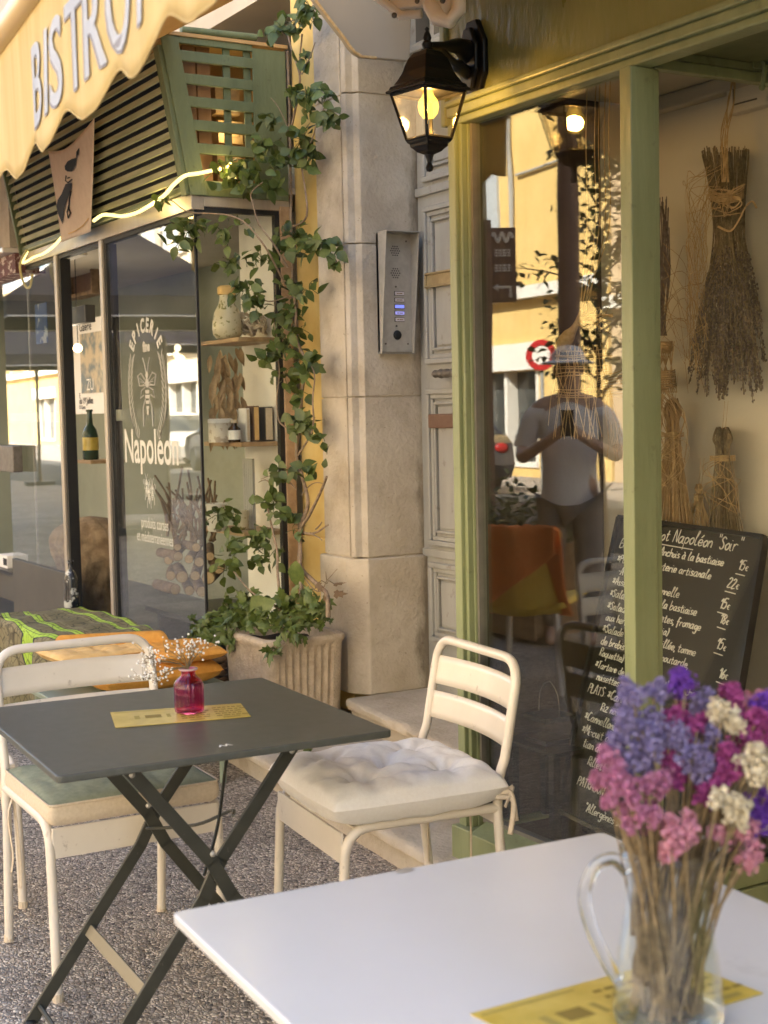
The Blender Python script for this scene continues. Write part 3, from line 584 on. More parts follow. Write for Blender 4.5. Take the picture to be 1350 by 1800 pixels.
# interior of the display window
MB().box(-3.44, -1.2, 2.95, 3.0, .1, 2.4).box(-3.44, -3.425, 2.80, 2.95, .2, 2.36).build('display_wall', M['whitewall'], t)
MB().box(-3.43, -3.418, 2.345, 2.80, .2, 2.36).build('dark_sheet', mat('dim_interior', (0.030, 0.018, 0.010), (0.055, 0.034, 0.018), 0.6, 9, stretch=(1, 3, .15)), t)  # added dark sheet, its colour stands in for the dim interior
MB().box(-3.42, XR-.03, 2.345, 2.95, 2.345, 2.36).box(-3.42, -2.5, 2.90, 2.95, 2.30, 2.345).build('display_ceiling', M['plaster'], t, bevel=0.012)
MB().box(-3.42, XR-.03, 2.34, 2.95, .15, .198).build('display_floor', mat('dark_boards', (0.035, 0.022, 0.014), (0.06, 0.04, 0.026), 0.6, 8, stretch=(0.2, 2, 1)), t)
MB().box(-1.78, -1.70, 2.30, 3.2, 0, 2.285).box(-1.70, 3, 2.30, 2.36, 0, 2.285).box(-2.6, -1.78, 3.2, 3.25, 0, 2.285).build('entrance_wall', M['fascia'], t)
MB().box(-1.17, -1.125, 1.42, 2.26, .12, 2.24).build('light_blocker', M['fascia'], t, bevel=.004)  # added unseen leaf that blocks street light from the recess
# white electrical box
a, b = PY(1287, 131, 2.93), PY(1340, 190, 2.93)
t = thing('electrical_box', 'small white electrical box high on the display wall', 'box', (a.x, 2.95, b.z))
MB().box(a.x, a.x+.155, 2.905, 2.948, b.z, a.z).build('casing', M['whitewall'], t, bevel=0.006)
MB().box(a.x+.03, a.x+.034, 2.902, 2.9045, b.z+.02, a.z-.02).box(a.x+.034, a.x+.12, 2.902, 2.9045, b.z+.02, b.z+.024).build('lid_seam', M['iron'], t)
# socket low on the display wall
a = PY(1338, 1478, 2.93)
t = thing('power_socket', 'white round power socket low on the wall by the bouquet', 'socket', (a.x, 2.95, a.z-.04))
MB().box(a.x-.045, a.x+.045, 2.936, 2.948, a.z-.045, a.z+.045).build('socket_plate', M['creamwhite'], t, bevel=0.006)
mb = MB()
for d in (-.01, .01): mb.box(a.x+d-.003, a.x+d+.003, 2.934, 2.9355, a.z-.004, a.z+.004)
mb.build('socket_hole', M['inkblack'], t)
# ---- wall lantern
pl_ = PY(838, 106, YF+.008); Lx, Ly, Lz = -3.245, 2.075, 2.272
t = thing('wall_lantern', 'lit black four-sided lantern on a bracket by the window', 'lantern', (pl_.x, YF, pl_.z-.1))
lantern = t
mb = MB(); hexa = [(pl_.x+.062*math.sin(k*math.pi/4+math.pi/8), YF+.008, pl_.z+.115*math.cos(k*math.pi/4+math.pi/8)) for k in range(8)]
mb.prism(hexa, (0, -.018, 0)); hx2 = [(pl_.x+.045*math.sin(k*math.pi/4+math.pi/8), YF-.012, pl_.z+.09*math.cos(k*math.pi/4+math.pi/8)) for k in range(8)]
mb.prism(hx2, (0, -.014, 0))
mb.build('back_plate', M['black'], t, bevel=0.005)
zt_ = Lz+.125; mb = MB()
A0 = V((pl_.x, YF-.02, pl_.z+.02)); A1 = V((Lx, Ly, zt_-.005))
mb.tube([A0, lerp(A0, A1, .25)+V((0, 0, .012)), lerp(A0, A1, .6)+V((0, 0, .006)), A1], [.034, .022, .013, .012], 10)
mb.tube(smooth_path([A0+V((0, 0, -.06)), lerp(A0, A1, .28)+V((0, 0, -.04)), lerp(A0, A1, .6)+V((0, 0, -.012)), lerp(A0, A1, .8)]), [.018]*7+[.01]*12, 8)
mb.build('bracket_arm', M['black'], t, smooth=50)
Rz = Matrix.Rotation(rad(8), 3, 'Z')
LS = 0.80
def sq(hw, z): return [V((Lx, Ly, Lz+z*LS)) + Rz @ V((sx*hw*LS, sy*hw*LS, 0)) for sx, sy in ((-1, -1), (1, -1), (1, 1), (-1, 1))]
def loft(rings):
    mb = MB(); vs = []; fs = []
    for r_ in rings: vs += r_
    for i in range(len(rings)-1):
        for k in range(4): fs.append((i*4+k, i*4+(k+1) % 4, i*4+4+(k+1) % 4, i*4+4+k))
    fs.append((3, 2, 1, 0)); n = len(rings)*4; fs.append((n-4, n-3, n-2, n-1)); return mb.add(vs, fs)
loft([sq(.100, .0), sq(.103, .007), sq(.094, .013), sq(.091, .022), sq(.082, .028), sq(.072, .045), sq(.062, .066), sq(.055, .09), sq(.047, .112), sq(.034, .13), sq(.022, .136)]).build('lamp_roof', M['black'], t, bevel=0.002)
mb = MB(); mb.lathe([(r_*LS, z_*LS) for r_, z_ in [(.02, .134), (.023, .138), (.014, .126), (.012, .14), (.018, .15), (.02, .158), (.012, .168), (.015, .178), (.011, .19), (.005, .2), (.008, .207), (0, .215)]], (Lx, Ly, Lz), 12)
mb.build('roof_finial', M['black'], t, smooth=50)
loft([sq(.012, -.205), sq(.03, -.195), sq(.038, -.185), sq(.046, -.178), sq(.046, -.17), sq(.054, -.163), sq(.054, -.152)]).build('lamp_base', M['black'], t, bevel=0.002)
mb = MB(); mb.lathe([(r_*LS, z_*LS) for r_, z_ in [(0, -.262), (.01, -.258), (.014, -.248), (.01, -.238), (.007, -.23), (.012, -.215), (.018, -.2)]], (Lx, Ly, Lz), 12)
mb.build('base_finial', M['black'], t, smooth=50)
tp, bt = sq(.087, -.002), sq(.052, -.155); mb = MB()
for k in range(4): mb.tube([tp[k], bt[k]], .0055, 4)
for ring in (tp, bt):
    for k in range(4): mb.tube([ring[k], ring[(k+1) % 4]], .006, 4)
mb.build('lamp_frame', M['black'], t)
for k in range(4):
    MB().add([lerp(tp[k], tp[(k+1) % 4], .04), lerp(tp[k], tp[(k+1) % 4], .96), lerp(bt[k], bt[(k+1) % 4], .94), lerp(bt[k], bt[(k+1) % 4], .06)], [(0, 1, 2, 3)]).build('lamp_pane', M['lampglass'], t, solid=0.002)
mb = MB(); mb.lathe([(r_*LS, z_*LS) for r_, z_ in [(0, -.088), (.018, -.084), (.031, -.068), (.036, -.048), (.032, -.028), (.019, -.01), (.016, 0)]], (Lx, Ly, Lz), 16)
bm = bpy.data.materials.new('frosted_bulb'); bm.use_nodes = True; nb_ = bm.node_tree; nb_.nodes.clear()
o_ = _n(nb_, 'ShaderNodeOutputMaterial'); e_ = _n(nb_, 'ShaderNodeEmission'); e_.inputs[0].default_value = (1.0, .60, .10, 1); e_.inputs[1].default_value = .24; tr_ = _n(nb_, 'ShaderNodeBsdfTransparent'); tr_.inputs[0].default_value = (.9, .8, .55, 1); ad_ = _n(nb_, 'ShaderNodeAddShader')
nb_.links.new(e_.outputs[0], ad_.inputs[0]); nb_.links.new(tr_.outputs[0], ad_.inputs[1]); nb_.links.new(ad_.outputs[0], o_.inputs[0])
mb.build('bulb', bm, t, smooth=180)
pl = bpy.data.lights.new('lantern_light', 'POINT'); pl.energy = 0.9; pl.color = (1.0, 0.60, 0.20); pl.shadow_soft_size = 0.022
po = bpy.data.objects.new('lantern_light', pl); C.objects.link(po); po.location = V((Lx, Ly, Lz-.040)) - V((pl_.x, YF, pl_.z-.1)); po.parent = t
# ================================================================== GROCERY SHOPFRONT (left)
YL, XC = 2.5, -5.83
t = thing('grocery_shopfront', 'glazed grocery shopfront with white lettering under green louvers', 'shopfront', (-7.2, 2.7, .11))
groc = t
MB().box(-8.9, XC, YL-.01, YL+.05, 2.325, 2.398).box(XC-.05, XC, YL+.05, 2.97, 2.34, 2.398).build('top_beam', M['alu'], t, bevel=0.003)
MB().box(-8.9, XC-.005, YL+.002, YL+.04, 2.303, 2.324).box(XC-.035, XC-.004, YL+.05, 2.93, 2.318, 2.339).box(XC-.035, XC-.003, 2.895, 2.918, .42, 2.318).build('gasket', M['rubber'], t)
for x0, wd in [(-7.045, .04), (-7.79, .045)]:
    MB().box(x0, x0+wd, YL-.012, YL+.05, .11, 2.325).build('mullion', M['alu'], t, bevel=0.003)
    MB().box(x0+wd, x0+wd+.03, YL+.001, YL+.06, .11, 2.303).build('gasket', M['rubber'], t)
MB().box(XC-.012, XC, YL+.001, YL+.012, .16, 2.303).build('corner_seal', M['rubber'], t)
MB().box(-6.973, XC-.013, YL+.01, YL+.016, .16, 2.303).build('window_pane', M['glass'], t)
MB().box(-8.9, -7.8, YL+.012, YL+.018, .55, 2.303).build('window_pane', M['glass'], t)
MB().box(-8.42, -8.40, YL+.02, YL+.03, .55, 2.3).build('pane_edge', M['greymetal'], t)
MB().box(XC-.012, XC-.006, YL+.013, 2.895, .45, 2.318).build('side_pane', M['glass2'], t)
MB().box(-8.9, -7.8, YL+.004, YL+.04, .11, .545).build('kick_panel', M['darkgrey'], t, bevel=0.003)
MB().box(-7.78, XC, YL+.001, YL+.045, .1, .16).box(XC-.04, XC+.0, YL+.046, 2.95, .1, .45).build('sill', M['darkgrey'], t)
MB().box(XC-.02, XC+.006, 2.918, 2.968, .1, 2.36).build('side_post', M['wood'], t, bevel=0.003)
MB().box(-6.95, XC-.02, YL+.017, YL+.021, 1.405, 1.462).box(-8.9, -7.8, YL+.02, YL+.024, 1.405, 1.462).build('frosted_band', mat('frosted_strip', (0.30, 0.30, 0.26), None, 0.6), t)
MB().box(-6.33, XC-.03, 2.955, 2.975, .12, 2.6).box(-6.35, -6.33, 2.955, 4.0, .12, 2.6).build('shelf_wall', mat('shelf_white', (0.78, 0.74, 0.66), (0.82, 0.78, 0.70), .8, 3), t)
paleg = mat('pale_green_wall', (0.27, 0.29, 0.23), (0.32, 0.34, 0.275), 0.8, 2)
MB().box(-12, -6.3, 3.9, 3.95, .1, 2.9).box(-12.1, -12, 2.5, 3.9, .1, 2.9).build('back_wall', paleg, t)
MB().box(-12, XC-.02, 2.56, 3.95, 2.42, 2.45).build('shop_ceiling', M['plaster'], t)
MB().box(-12, XC-.02, YL+.05, 3.95, .1, .14).build('shop_floor', M['darkgrey'], t)
# shelves
for zs_ in (1.775, 1.297, .885):
    MB().box(-6.33, -5.9, 2.73, 2.954, zs_-.02, zs_).build('shelf', M['wood'], t, bevel=0.003)
# decals on the big pane
YD = YL+.0095
def onpane(cx_, cz_): return lambda x, y: V((cx_+x, YD, cz_+y))
def pz_(x, y): q = PY(x, y, YD); return q.x, q.z
mb = MB(); x0, z0 = pz_(265, 806)
put_text(mb, 'Napoléon', .235, onpane(x0, z0-.022), bold=.0035, sx=.76); mb.build('name_lettering', M['decal'], t)
mb = MB(); xc, zc = pz_(257, 650); R0 = .145
arc = 'EPICERIE'
for i, ch in enumerate(arc):
    a_ = rad(lerp(152, 28, i/7.0)); cx_, cz_ = xc+1.2*R0*math.cos(a_), zc+.045+R0*.95*math.sin(a_)
    ro_ = a_-math.pi/2
    put_text(mb, ch, .092, (lambda x, y, cx_=cx_, cz_=cz_, ro_=ro_: V((cx_+x*math.cos(ro_)-y*math.sin(ro_), YD, cz_+x*math.sin(ro_)+y*math.cos(ro_)))), bold=.004, sx=.85)
pal = mat('pale_lettering', (0.50, 0.49, 0.44), None, .7); mb.build('arched_lettering', pal, t); mb = MB()
x1, z1_ = pz_(257, 617); put_text(mb, 'fine', .066, onpane(x1, z1_), bold=.003, sx=.95); mb.build('centre_lettering', pal, t)
mb = MB(); x1, z1_ = pz_(272, 930); put_text(mb, 'produits corses', .078, onpane(x1, z1_), sx=.72); x1, z1_ = pz_(272, 955); put_text(mb, 'et méditerranéennes', .078, onpane(x1, z1_), sx=.72)
mb.build('small_lettering', M['decal'], t)
def flat_disc(mb, cx_, cz_, rx, rz_, rot=0, n=16):
    P = []
    for k in range(n):
        a_ = 2*math.pi*k/n; x, y = rx*math.cos(a_), rz_*math.sin(a_)
        P.append((cx_+x*math.cos(rot)-y*math.sin(rot), YD, cz_+x*math.sin(rot)+y*math.cos(rot)))
    mb.add(P, [list(range(n))])
def line2(mb, pts, r=.004):
    mb.tube([(x, YD, z) for x, z in pts], r, 4)
def bee(mb, cx_, cz_, s):
    flat_disc(mb, cx_, cz_+.125*s, .022*s, .022*s); flat_disc(mb, cx_, cz_+.075*s, .032*s, .03*s)
    for k, wz in enumerate([.03, .0, -.035, -.07]):
        wd = (.036, .042, .036, .024)[k]*s; mb.add([(cx_-wd, YD, cz_+wz*s), (cx_+wd, YD, cz_+wz*s), (cx_+wd*.85, YD, cz_+(wz-.022)*s), (cx_-wd*.85, YD, cz_+(wz-.022)*s)], [(0, 1, 2, 3)])
    flat_disc(mb, cx_, cz_-.11*s, .015*s, .02*s)
    for sg in (-1, 1):
        line2(mb, [(cx_+sg*.01*s, cz_+.14*s), (cx_+sg*.035*s, cz_+.2*s), (cx_+sg*.06*s, cz_+.235*s)], .004*s)
        line2(mb, [(cx_+sg*.02*s, cz_+.09*s), (cx_+sg*.10*s, cz_+.14*s), (cx_+sg*.155*s, cz_+.125*s), (cx_+sg*.13*s, cz_+.06*s), (cx_+sg*.03*s, cz_+.06*s)], .0045*s)
        line2(mb, [(cx_+sg*.03*s, cz_+.05*s), (cx_+sg*.10*s, cz_+.03*s), (cx_+sg*.12*s, cz_-.02*s), (cx_+sg*.06*s, cz_+.0*s)], .0045*s)
        line2(mb, [(cx_+sg*.03*s, cz_-.02*s), (cx_+sg*.075*s, cz_-.08*s), (cx_+sg*.08*s, cz_-.2*s)], .0045*s)
        for q in range(3): line2(mb, [(cx_+sg*.03*s, cz_+.075*s), (cx_+sg*(.09+.02*q)*s, cz_+(.06+.025*q)*s)], .0025*s)
mb = MB(); xb, zb_ = pz_(259, 694); bee(mb, xb, zb_, .76); mb.build('bee_emblem', mat('emblem_print', (0.42, 0.41, 0.37), None, .7), t); mb = MB()
for (px_, py_, s) in [(258, 858, .3), (268, 866, .3), (262, 872, .3)]:
    xb, zb_ = pz_(px_, py_); bee(mb, xb, zb_, s)
mb.build('bee_trio_emblem', M['decal'], t)
faint = mat('faint_lettering', (0.32, 0.315, 0.28), None, 0.7)
for sg in (-1, 1):   # laurel branches
    mb = MB()
    for k in range(15):
        s_ = k/14; a_ = lerp(-1.12, .75, s_); bx = xc+sg*.225*math.cos(a_*.8)*(1.0); bz = zc-.095+.235*math.sin(a_)
        for dd in (-1, 1):
            rt = (math.pi/2 + sg*(.5*s_-.2)*1 - dd*.55) ; flat_disc(mb, bx+dd*.018, bz, .028, .0065, rt, 8)
    mb.build('laurel_emblem', faint, t)
# ---- louvered box above the glass
t = thing('louver_box', 'green slatted louver box leaning out above the grocery window', 'louver box', (-7.0, 2.6, 2.39))
B0 = V((0, 2.487, 2.393)); B1 = V((0, 2.376, 3.014)); nrm = V((0, -(B1.z-B0.z), (B1.y-B0.y))).normalized()  # outward
dirv = (B1-B0).normalized()
mb = MB(); nS = 13
for k in range(nS):
    q = lerp(B0, B1, (k+.55)/nS); tilt = (dirv*.9+nrm*(-.45)).normalized()
    mb.obox(V((-7.11, q.y, q.z)), V((1.22, 0, 0)), tilt*.0165, tilt.cross(V((1, 0, 0)))*.004)
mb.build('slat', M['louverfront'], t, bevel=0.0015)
MB().obox(V((-7.1, (B0.y+B1.y)/2, (B0.z+B1.z)/2))-nrm*.03, V((1.23, 0, 0)), dirv*.32, nrm*.004).build('backing', M['inkblack'], t)
MB().box(-8.36, XC, YL-.025, YL+.06, 2.399, 2.43).build('bottom_rail', M['louver'], t, bevel=0.003)
for X_ in (XC-.028, -8.345): MB().obox(V((X_, (B0.y+B1.y)/2, (B0.z+B1.z)/2)), V((.028 if X_ > -7 else .012, 0, 0)), dirv*.32, nrm*.022).build('edge_post', M['louver'], t, bevel=0.003)
# side face
XS = XC+.002
def yfront(z): return lerp(B0.y, B1.y, (z-B0.z)/(B1.z-B0.z))
mb = MB(); zt0 = 2.43
for k in range(8):
    zc_ = PX(400, 133+k*37.5, XS).z
    if k == 0: zc_ = PX(400, 92, XS).z
    zc_ = PX(400, [77, 107, 146, 185, 225, 265, 0, 0][k], XS).z if k < 6 else None
    if zc_ is None: continue
    mb.box(XS-.012, XS+.008, yfront(zc_)+.03, 2.80, zc_-.0225, zc_+.0225)
mb.build('side_slat', M['louver'], t, bevel=0.003)
z0b, z1b = 2.385, 3.06
mb = MB()
mb.prism([(XS, yfront(z0b)-.004, z0b), (XS, yfront(z0b)+.075, z0b), (XS, yfront(z1b)+.075, z1b), (XS, yfront(z1b)-.004, z1b)], (.012, 0, 0))
mb.box(XS-.004, XS+.004, 2.80, 2.965, z0b, 3.05).box(XS-.004, XS+.0035, yfront(2.45)+.07, 2.80, z0b, 2.452).box(XS-.026, XS-.014, 2.665, 2.70, 2.4, 3.05).box(XS-.026, XS-.014, 2.765, 2.80, 2.4, 3.05)
mb.build('side_frame', M['louver'], t, bevel=0.003)
mb = MB()
for y_ in (2.5, 2.57): mb.box(XC-.1, XC-.08, y_, y_+.062, 2.41, 3.05)
mb.build('inner_board', mat('warm_boards', (0.28, 0.14, 0.055), (0.40, 0.22, 0.10), 0.6, 14, stretch=(1, 1, 0.1)), t)
MB().box(-8.3, XC-.3, 2.50, 2.9, 2.43, 2.44).box(XC-.32, XC-.3, 2.5, 2.95, 2.44, 3.05).box(-8.3, XC+.02, 2.40, 2.97, 3.06, 3.075).build('inner_lining', mat('orange_lining', (0.42, 0.25, 0.09), (0.5, 0.31, 0.13), 0.7, 6), t)
mb = MB()
for (y_, z_, h_) in [(2.70, 2.48, .14), (2.71, 2.66, .1), (2.70, 2.79, .12)]: mb.box(XC-.25, XC-.18, y_, y_+.12, z_, z_+h_); mb.box(XC-.179, XC-.177, y_+.05, y_+.1, z_+.03, z_+.08)
mb.build('inner_crate', M['wood'], t)
# gutter pipe on top
mb = MB(); mb.tube([PX(318, 52, XS), PX(450, 66, XS)], .016, 10)
mb.build('top_pipe', M['louver'], t, smooth=60)
# ---- LED rope light
t = thing('rope_light', 'glowing yellow rope light looped along the louver bottom', 'rope light', (-7.0, 2.45, 2.4))
yl = 2.452
pts = [PY(x, y, yl) for x, y in [(48, 442), (40, 462), (60, 452), (78, 445), (95, 432), (110, 415)]]
pts2 = [PY(x, y, yl-.02) for x, y in [(165, 388), (180, 378), (196, 378), (215, 380), (240, 374), (262, 362), (288, 344), (305, 325), (325, 309)]] + [PX(348, 305, XS+.03), PX(372, 300, XS+.03)]
MB().tube(smooth_path(pts, 6), .0072, 8).build('rope_light_tube', M['led'], t, smooth=180)
mb = MB().tube(smooth_path(pts2, 6), .0085, 8)
for (x, y) in [(395, 293), (405, 289), (386, 297), (420, 297), (412, 315), (432, 318), (402, 293)]: mb.ball(PX(x, y, XS+.02), .0095)
mb.build('rope_light_tube', M['led'], t, smooth=180)
pts3 = [PY(x, y, yl-.03) for x, y in [(47, 440), (38, 455), (35, 470), (39, 490), (46, 505), (53, 503), (57, 482)]]
MB().tube(smooth_path(pts3, 6), .0072, 8).build('loop_end', M['tubing'], t, smooth=180)
for q, e in ((PY(265, 362, 2.42), 1.6), (PX(400, 300, XC+.05), 1.5), (PX(400, 230, XC-.14), 1.2)):
    pl = bpy.data.lights.new('rope_glow', 'POINT'); pl.energy = e*.16; pl.color = (1, .74, .28); pl.shadow_soft_size = .05
    po = bpy.data.objects.new('rope_glow', pl); C.objects.link(po); po.location = q-V((-7.0, 2.45, 2.4)); po.parent = t
# ---- flag
t = thing('hanging_flag', 'beige cloth flag printed with a black hatted figure', 'flag', PY(130, 420, 2.4))
TL, TR, BR, BL = PY(89, 266, 2.385), PY(169, 208, 2.36), PY(164, 407, 2.43), PY(112, 426, 2.445)
def flagp(u, v):
    top = lerp(TL, TR, u)+V((0, 0, -.05*math.sin(math.pi*u))); bot = lerp(BL, BR, u)
    p = lerp(top, bot, v); p.y += -.012+.004*math.sin(u*7+v*3)*(1-v*.3); return p
MB().grid(lambda u, v: flagp(u, v), 24, 24, flip=True).build('cloth', M['flag'], t, smooth=180, solid=.002)
def fq(x, y):   # picture point -> u,v of the flag
    v = (y-245)/(418-245); xl = lerp(89, 112, v); xr = lerp(169, 164, v); u = (x-xl)/(xr-xl); p = flagp(u, v); return p+V((0, -.007, 0))
def patch(mb, pts):
    P = [fq(x, y) for x, y in pts]; mb.add(P, [list(range(len(P)))])
mb = MB()
patch(mb, [(121, 278), (127, 272), (136, 274), (144, 279), (141, 290), (135, 296), (127, 291), (122, 285)])
patch(mb, [(143, 268), (148, 266), (147, 276), (142, 279)])
patch(mb, [(123, 312), (135, 316), (134, 326), (128, 340), (121, 356), (117, 386), (108, 366), (104, 350), (107, 338), (115, 328)])
mb.tube([fq(x, y) for x, y in [(133, 330), (130, 345), (129, 360), (132, 370), (128, 378), (126, 366), (129, 356)]], .004, 4)
mb.tube([fq(x, y) for x, y in [(124, 297), (123, 306), (128, 312), (135, 310)]], .003, 4)
mb.tube([fq(x, y) for x, y in [(127, 303), (131, 304)]], .003, 4)
mb.build('printed_figure', M['inkblack'], t)
mb = MB().tube([fq(x, y) for x, y in [(128, 408), (140, 407), (152, 403), (162, 396)]], .003, 4); mb.build('gold_writing', M['peach'], t)
# ---- neighbour on the far left
t = thing('neighbour_shopfront', 'neighbouring shopfront with a peeling maroon fascia', 'shopfront', (-10, 2.6, 0))
MB().box(-14, -8.42, 2.43, 2.9, 2.44, 3.6).build('stone_lintel', M['stone2'], t)
MB().box(-14, -8.40, 2.38, 2.9, 2.405, 2.435).build('cornice', M['creamwhite'], t, bevel=0.006)
MB().box(-14, -8.36, 2.44, 2.62, 2.285, 2.40).build('fascia_board', mat('peeling_maroon', (0.14, 0.055, 0.055), (0.55, 0.45, 0.40), 0.8, 22, 8, stretch=(.5, 1, 1), lo=.52, hi=.56), t)
# ---- beige side panel above the pillar, with the awning's folding arm
t = thing('side_panel', 'beige panel with rounded lower corner above the stone pillar', 'panel', (-4.98, 2.8, 2.75))
XP = -4.97
P = [PX(x, y, XP) for x, y in [(535, -40), (553, 0), (580, 36), (605, 68), (613, 80), (623, 92), (636, 100), (660, 102), (720, 107), (726, -40)]]
MB().prism(P, (-.03, 0, 0)).build('panel_board', M['plateB'], t, bevel=0.004)
mb = MB().tube([p+V((.006, 0, 0)) for p in P[1:8]], .006, 6); mb.build('edge_cord', M['straw'], t)
# ================================================================== AWNING
t = thing('awning', 'yellow canvas awning lettered BISTROT along its scalloped valance', 'awning', (-3.6, 1.6, 2.6))
awn = t
def vy(x): return 0.817-0.102*(x+2.886)
XA, XB = -4.1, -1.2
def fold(x, z): return 0.006*math.sin(x*9.0+.6)+0.003*math.sin(x*21.6+z*3)+.0025*mnoise.noise(V((x*14, z*9, 4)))
def vbot(x):
    s_ = ((x+2.836)/0.2905) % 1.0
    return 1.899+0.017*math.cos(2*math.pi*s_)+0.004*math.cos(4*math.pi*s_)
def vpt(x, v, off=0.0):
    zt, zb = 2.150, vbot(x); z = lerp(zt, zb, v)
    return V((x+.1*off, vy(x)+fold(x, z)*v-off, z))
MB().grid(lambda u, v: vpt(lerp(XA, XB, u), v), 420, 10, flip=True).build('valance', M['awn'], t, smooth=180, solid=.001)
mb = MB(); mb.tube([vpt(lerp(XA, XB, i/420), .995) for i in range(421)], .0016, 6); mb.build('valance_hem', M['awn'], t, smooth=180)
mb = MB(); mb.tube([(XA, vy(XA), 2.168), (XB, vy(XB), 2.168)], .027, 14); mb.build('front_bar', M['barwhite'], t, smooth=60)
def fab(u, v):
    x = lerp(XA, XB, u); a_ = V((x, vy(x)+.005, 2.195)); b_ = V((x, 2.42, 3.02)); p = lerp(a_, b_, v); p.z -= .03*math.sin(math.pi*v); return p
MB().grid(fab, 60, 12).build('canopy', M['canopy'], t, smooth=180, solid=.003)

word = 'BISTROT'; xs = [-2.46, -2.372, -2.300, -2.175, -2.055, -1.915, -1.785]
mbs, mbl = MB(), MB()
for ch, xc_ in zip(word, xs):
    def onv(x, y, xc_=xc_, o=.004):
        X = xc_+x; z = 1.942+y
        v = (2.150-z)/(2.150-vbot(X)); return V((X, vy(X)+fold(X, z)*v-o, z))
    put_text(mbl, ch, .200, onv, bold=.0015, sx=1.0)
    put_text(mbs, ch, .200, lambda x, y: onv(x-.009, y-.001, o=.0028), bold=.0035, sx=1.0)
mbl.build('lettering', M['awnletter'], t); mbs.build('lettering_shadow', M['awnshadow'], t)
t0 = t
t = thing('awning', 'plain ochre awning with a scalloped end over the grocery window', 'awning', (-7.3, 1.7, 2.7))
XC2 = -5.16
def v2(x, v):
    s_ = (x/.31) % 1.0; zb = 2.47-.03*math.sin(math.pi*s_)**.8; return V((x, .93+.012*math.sin(x*13)*v, lerp(2.70, zb, v)))
MB().grid(lambda u, v: v2(lerp(-9.6, XC2, u), v), 200, 8, flip=True).build('valance', M['awn'], t, smooth=180, solid=.0025)
MB().tube([(-9.6, .93, 2.715), (XC2, .93, 2.715)], .025, 12).build('front_bar', M['barwhite'], t, smooth=60)
MB().grid(lambda u, v: lerp(V((lerp(-9.6, XC2, u), .935, 2.735)), V((lerp(-9.6, XC2, u), 2.40, 3.09)), v)+V((0, 0, -.025*math.sin(math.pi*v))), 40, 10).build('canopy', M['canopy'], t, smooth=180, solid=.003)
t = t0
# folding arm near the wall
mb = MB()
def ap(x, y, d): return PD(x, y-12, d)
mb.tube([ap(630, -18, 3.9), ap(672, 14, 3.9), ap(705, 38, 3.9)], [.014, .013, .012], 8)
mb.tube([ap(700, 40, 3.9), ap(742, 36, 3.88)], .013, 8)
mb.bar(ap(690, 14, 3.92), ap(790, 2, 3.8), (0, 0, 1), .05, .03)
mb.bar(ap(700, -20, 3.92), ap(716, 36, 3.92), (1, 0, 0), .05, .03)
arm_ = mb.build('folding_arm', M['creamwhite'], t, bevel=0.004)
mb = MB(); c_ = ap(778, 12, 3.75); Mr = FW.to_track_quat('Z', 'Y').to_matrix()
mb.lathe([(0, -.02), (.035, -.02), (.05, -.012), (.053, .005), (.05, .02), (0, .02)], c_, 20, Mr)
mb.tube([ap(757, 20, 3.75), ap(770, 44, 3.72), ap(790, 50, 3.7), ap(806, 30, 3.7), ap(806, -20, 3.7)], [.022, .022, .02, .02, .02], 10)
mb.build('elbow', M['creamwhite'], arm_, smooth=50)
mb = MB()
for (x, y) in [(772, 2), (778, 13), (734, 14), (693, 39)]: mb.ball(ap(x, y, 3.7 if x > 760 else 3.85), .008)
mb.build('bolt', M['iron'], arm_, smooth=180)
# ================================================================== PLANTER + CLIMBER
t = thing('stone_planter', 'fluted stone planter of ivy standing beside the pillar', 'planter', (-5.385, 2.67, .11))
def rrect(x0, x1, y0, y1, r, z, n=6):
    P = []
    for cx_, cy_, a0 in ((x1-r, y0+r, -90), (x1-r, y1-r, 0), (x0+r, y1-r, 90), (x0+r, y0+r, 180)):
        for k in range(n+1):
            a_ = rad(a0+90*k/n); P.append(V((cx_+r*math.cos(a_), cy_+r*math.sin(a_), z)))
    return P
mb = MB(); rings = []
def ring(ins, z, flute=0.0, r=.05):
    x0, x1, y0, y1 = -5.64+ins, -5.19-ins, 2.48+ins, 2.868-ins; P = []
    n = 40
    sides = [((x1, y0+r), (x1, y1-r), (1, 0)), ((x1-r, y1), (x0+r, y1), (0, 1)), ((x0, y1-r), (x0, y0+r), (-1, 0)), ((x0+r, y0), (x1-r, y0), (0, -1))]
    cs = [(x1-r, y1-r, 0), (x0+r, y1-r, 90), (x0+r, y0+r, 180), (x1-r, y0+r, 270)]
    for (a_, b_, nn), (cx_, cy_, a0) in zip(sides, cs):
        for k in range(n):
            s_ = k/n; fl = flute*(0.5-0.5*math.cos(2*math.pi*s_*8)) if 0.04 < s_ < .96 else 0
            P.append(V((lerp(a_[0], b_[0], s_)-nn[0]*fl, lerp(a_[1], b_[1], s_)-nn[1]*fl, z)))
        for k in range(6):
            g = rad(a0+90*k/6); P.append(V((cx_+r*math.cos(g), cy_+r*math.sin(g), z)))
    return P
RG = [ring(.022, .11), ring(.022, .135, .004), ring(.018, .16, .011), ring(.012, .3, .012), ring(.008, .42, .012), ring(.006, .452, .008), ring(.004, .462), ring(0, .468), ring(-.004, .48), ring(-.002, .493), ring(.008, .5), ring(.03, .498, r=.035), ring(.036, .47, r=.03), ring(.05, .44, r=.025)]
n_ = len(RG[0]); vs = sum(RG, []); fs = [(i*n_+k, i*n_+(k+1) % n_, (i+1)*n_+(k+1) % n_, (i+1)*n_+k) for i in range(len(RG)-1) for k in range(n_)]
mb.add(vs, fs)
mb.build('pot', mat('cast_stone', (0.42, 0.335, 0.235), (0.55, 0.455, 0.335), 0.9, 24, 8, bump=0.7, bscale=110), t, smooth=50)
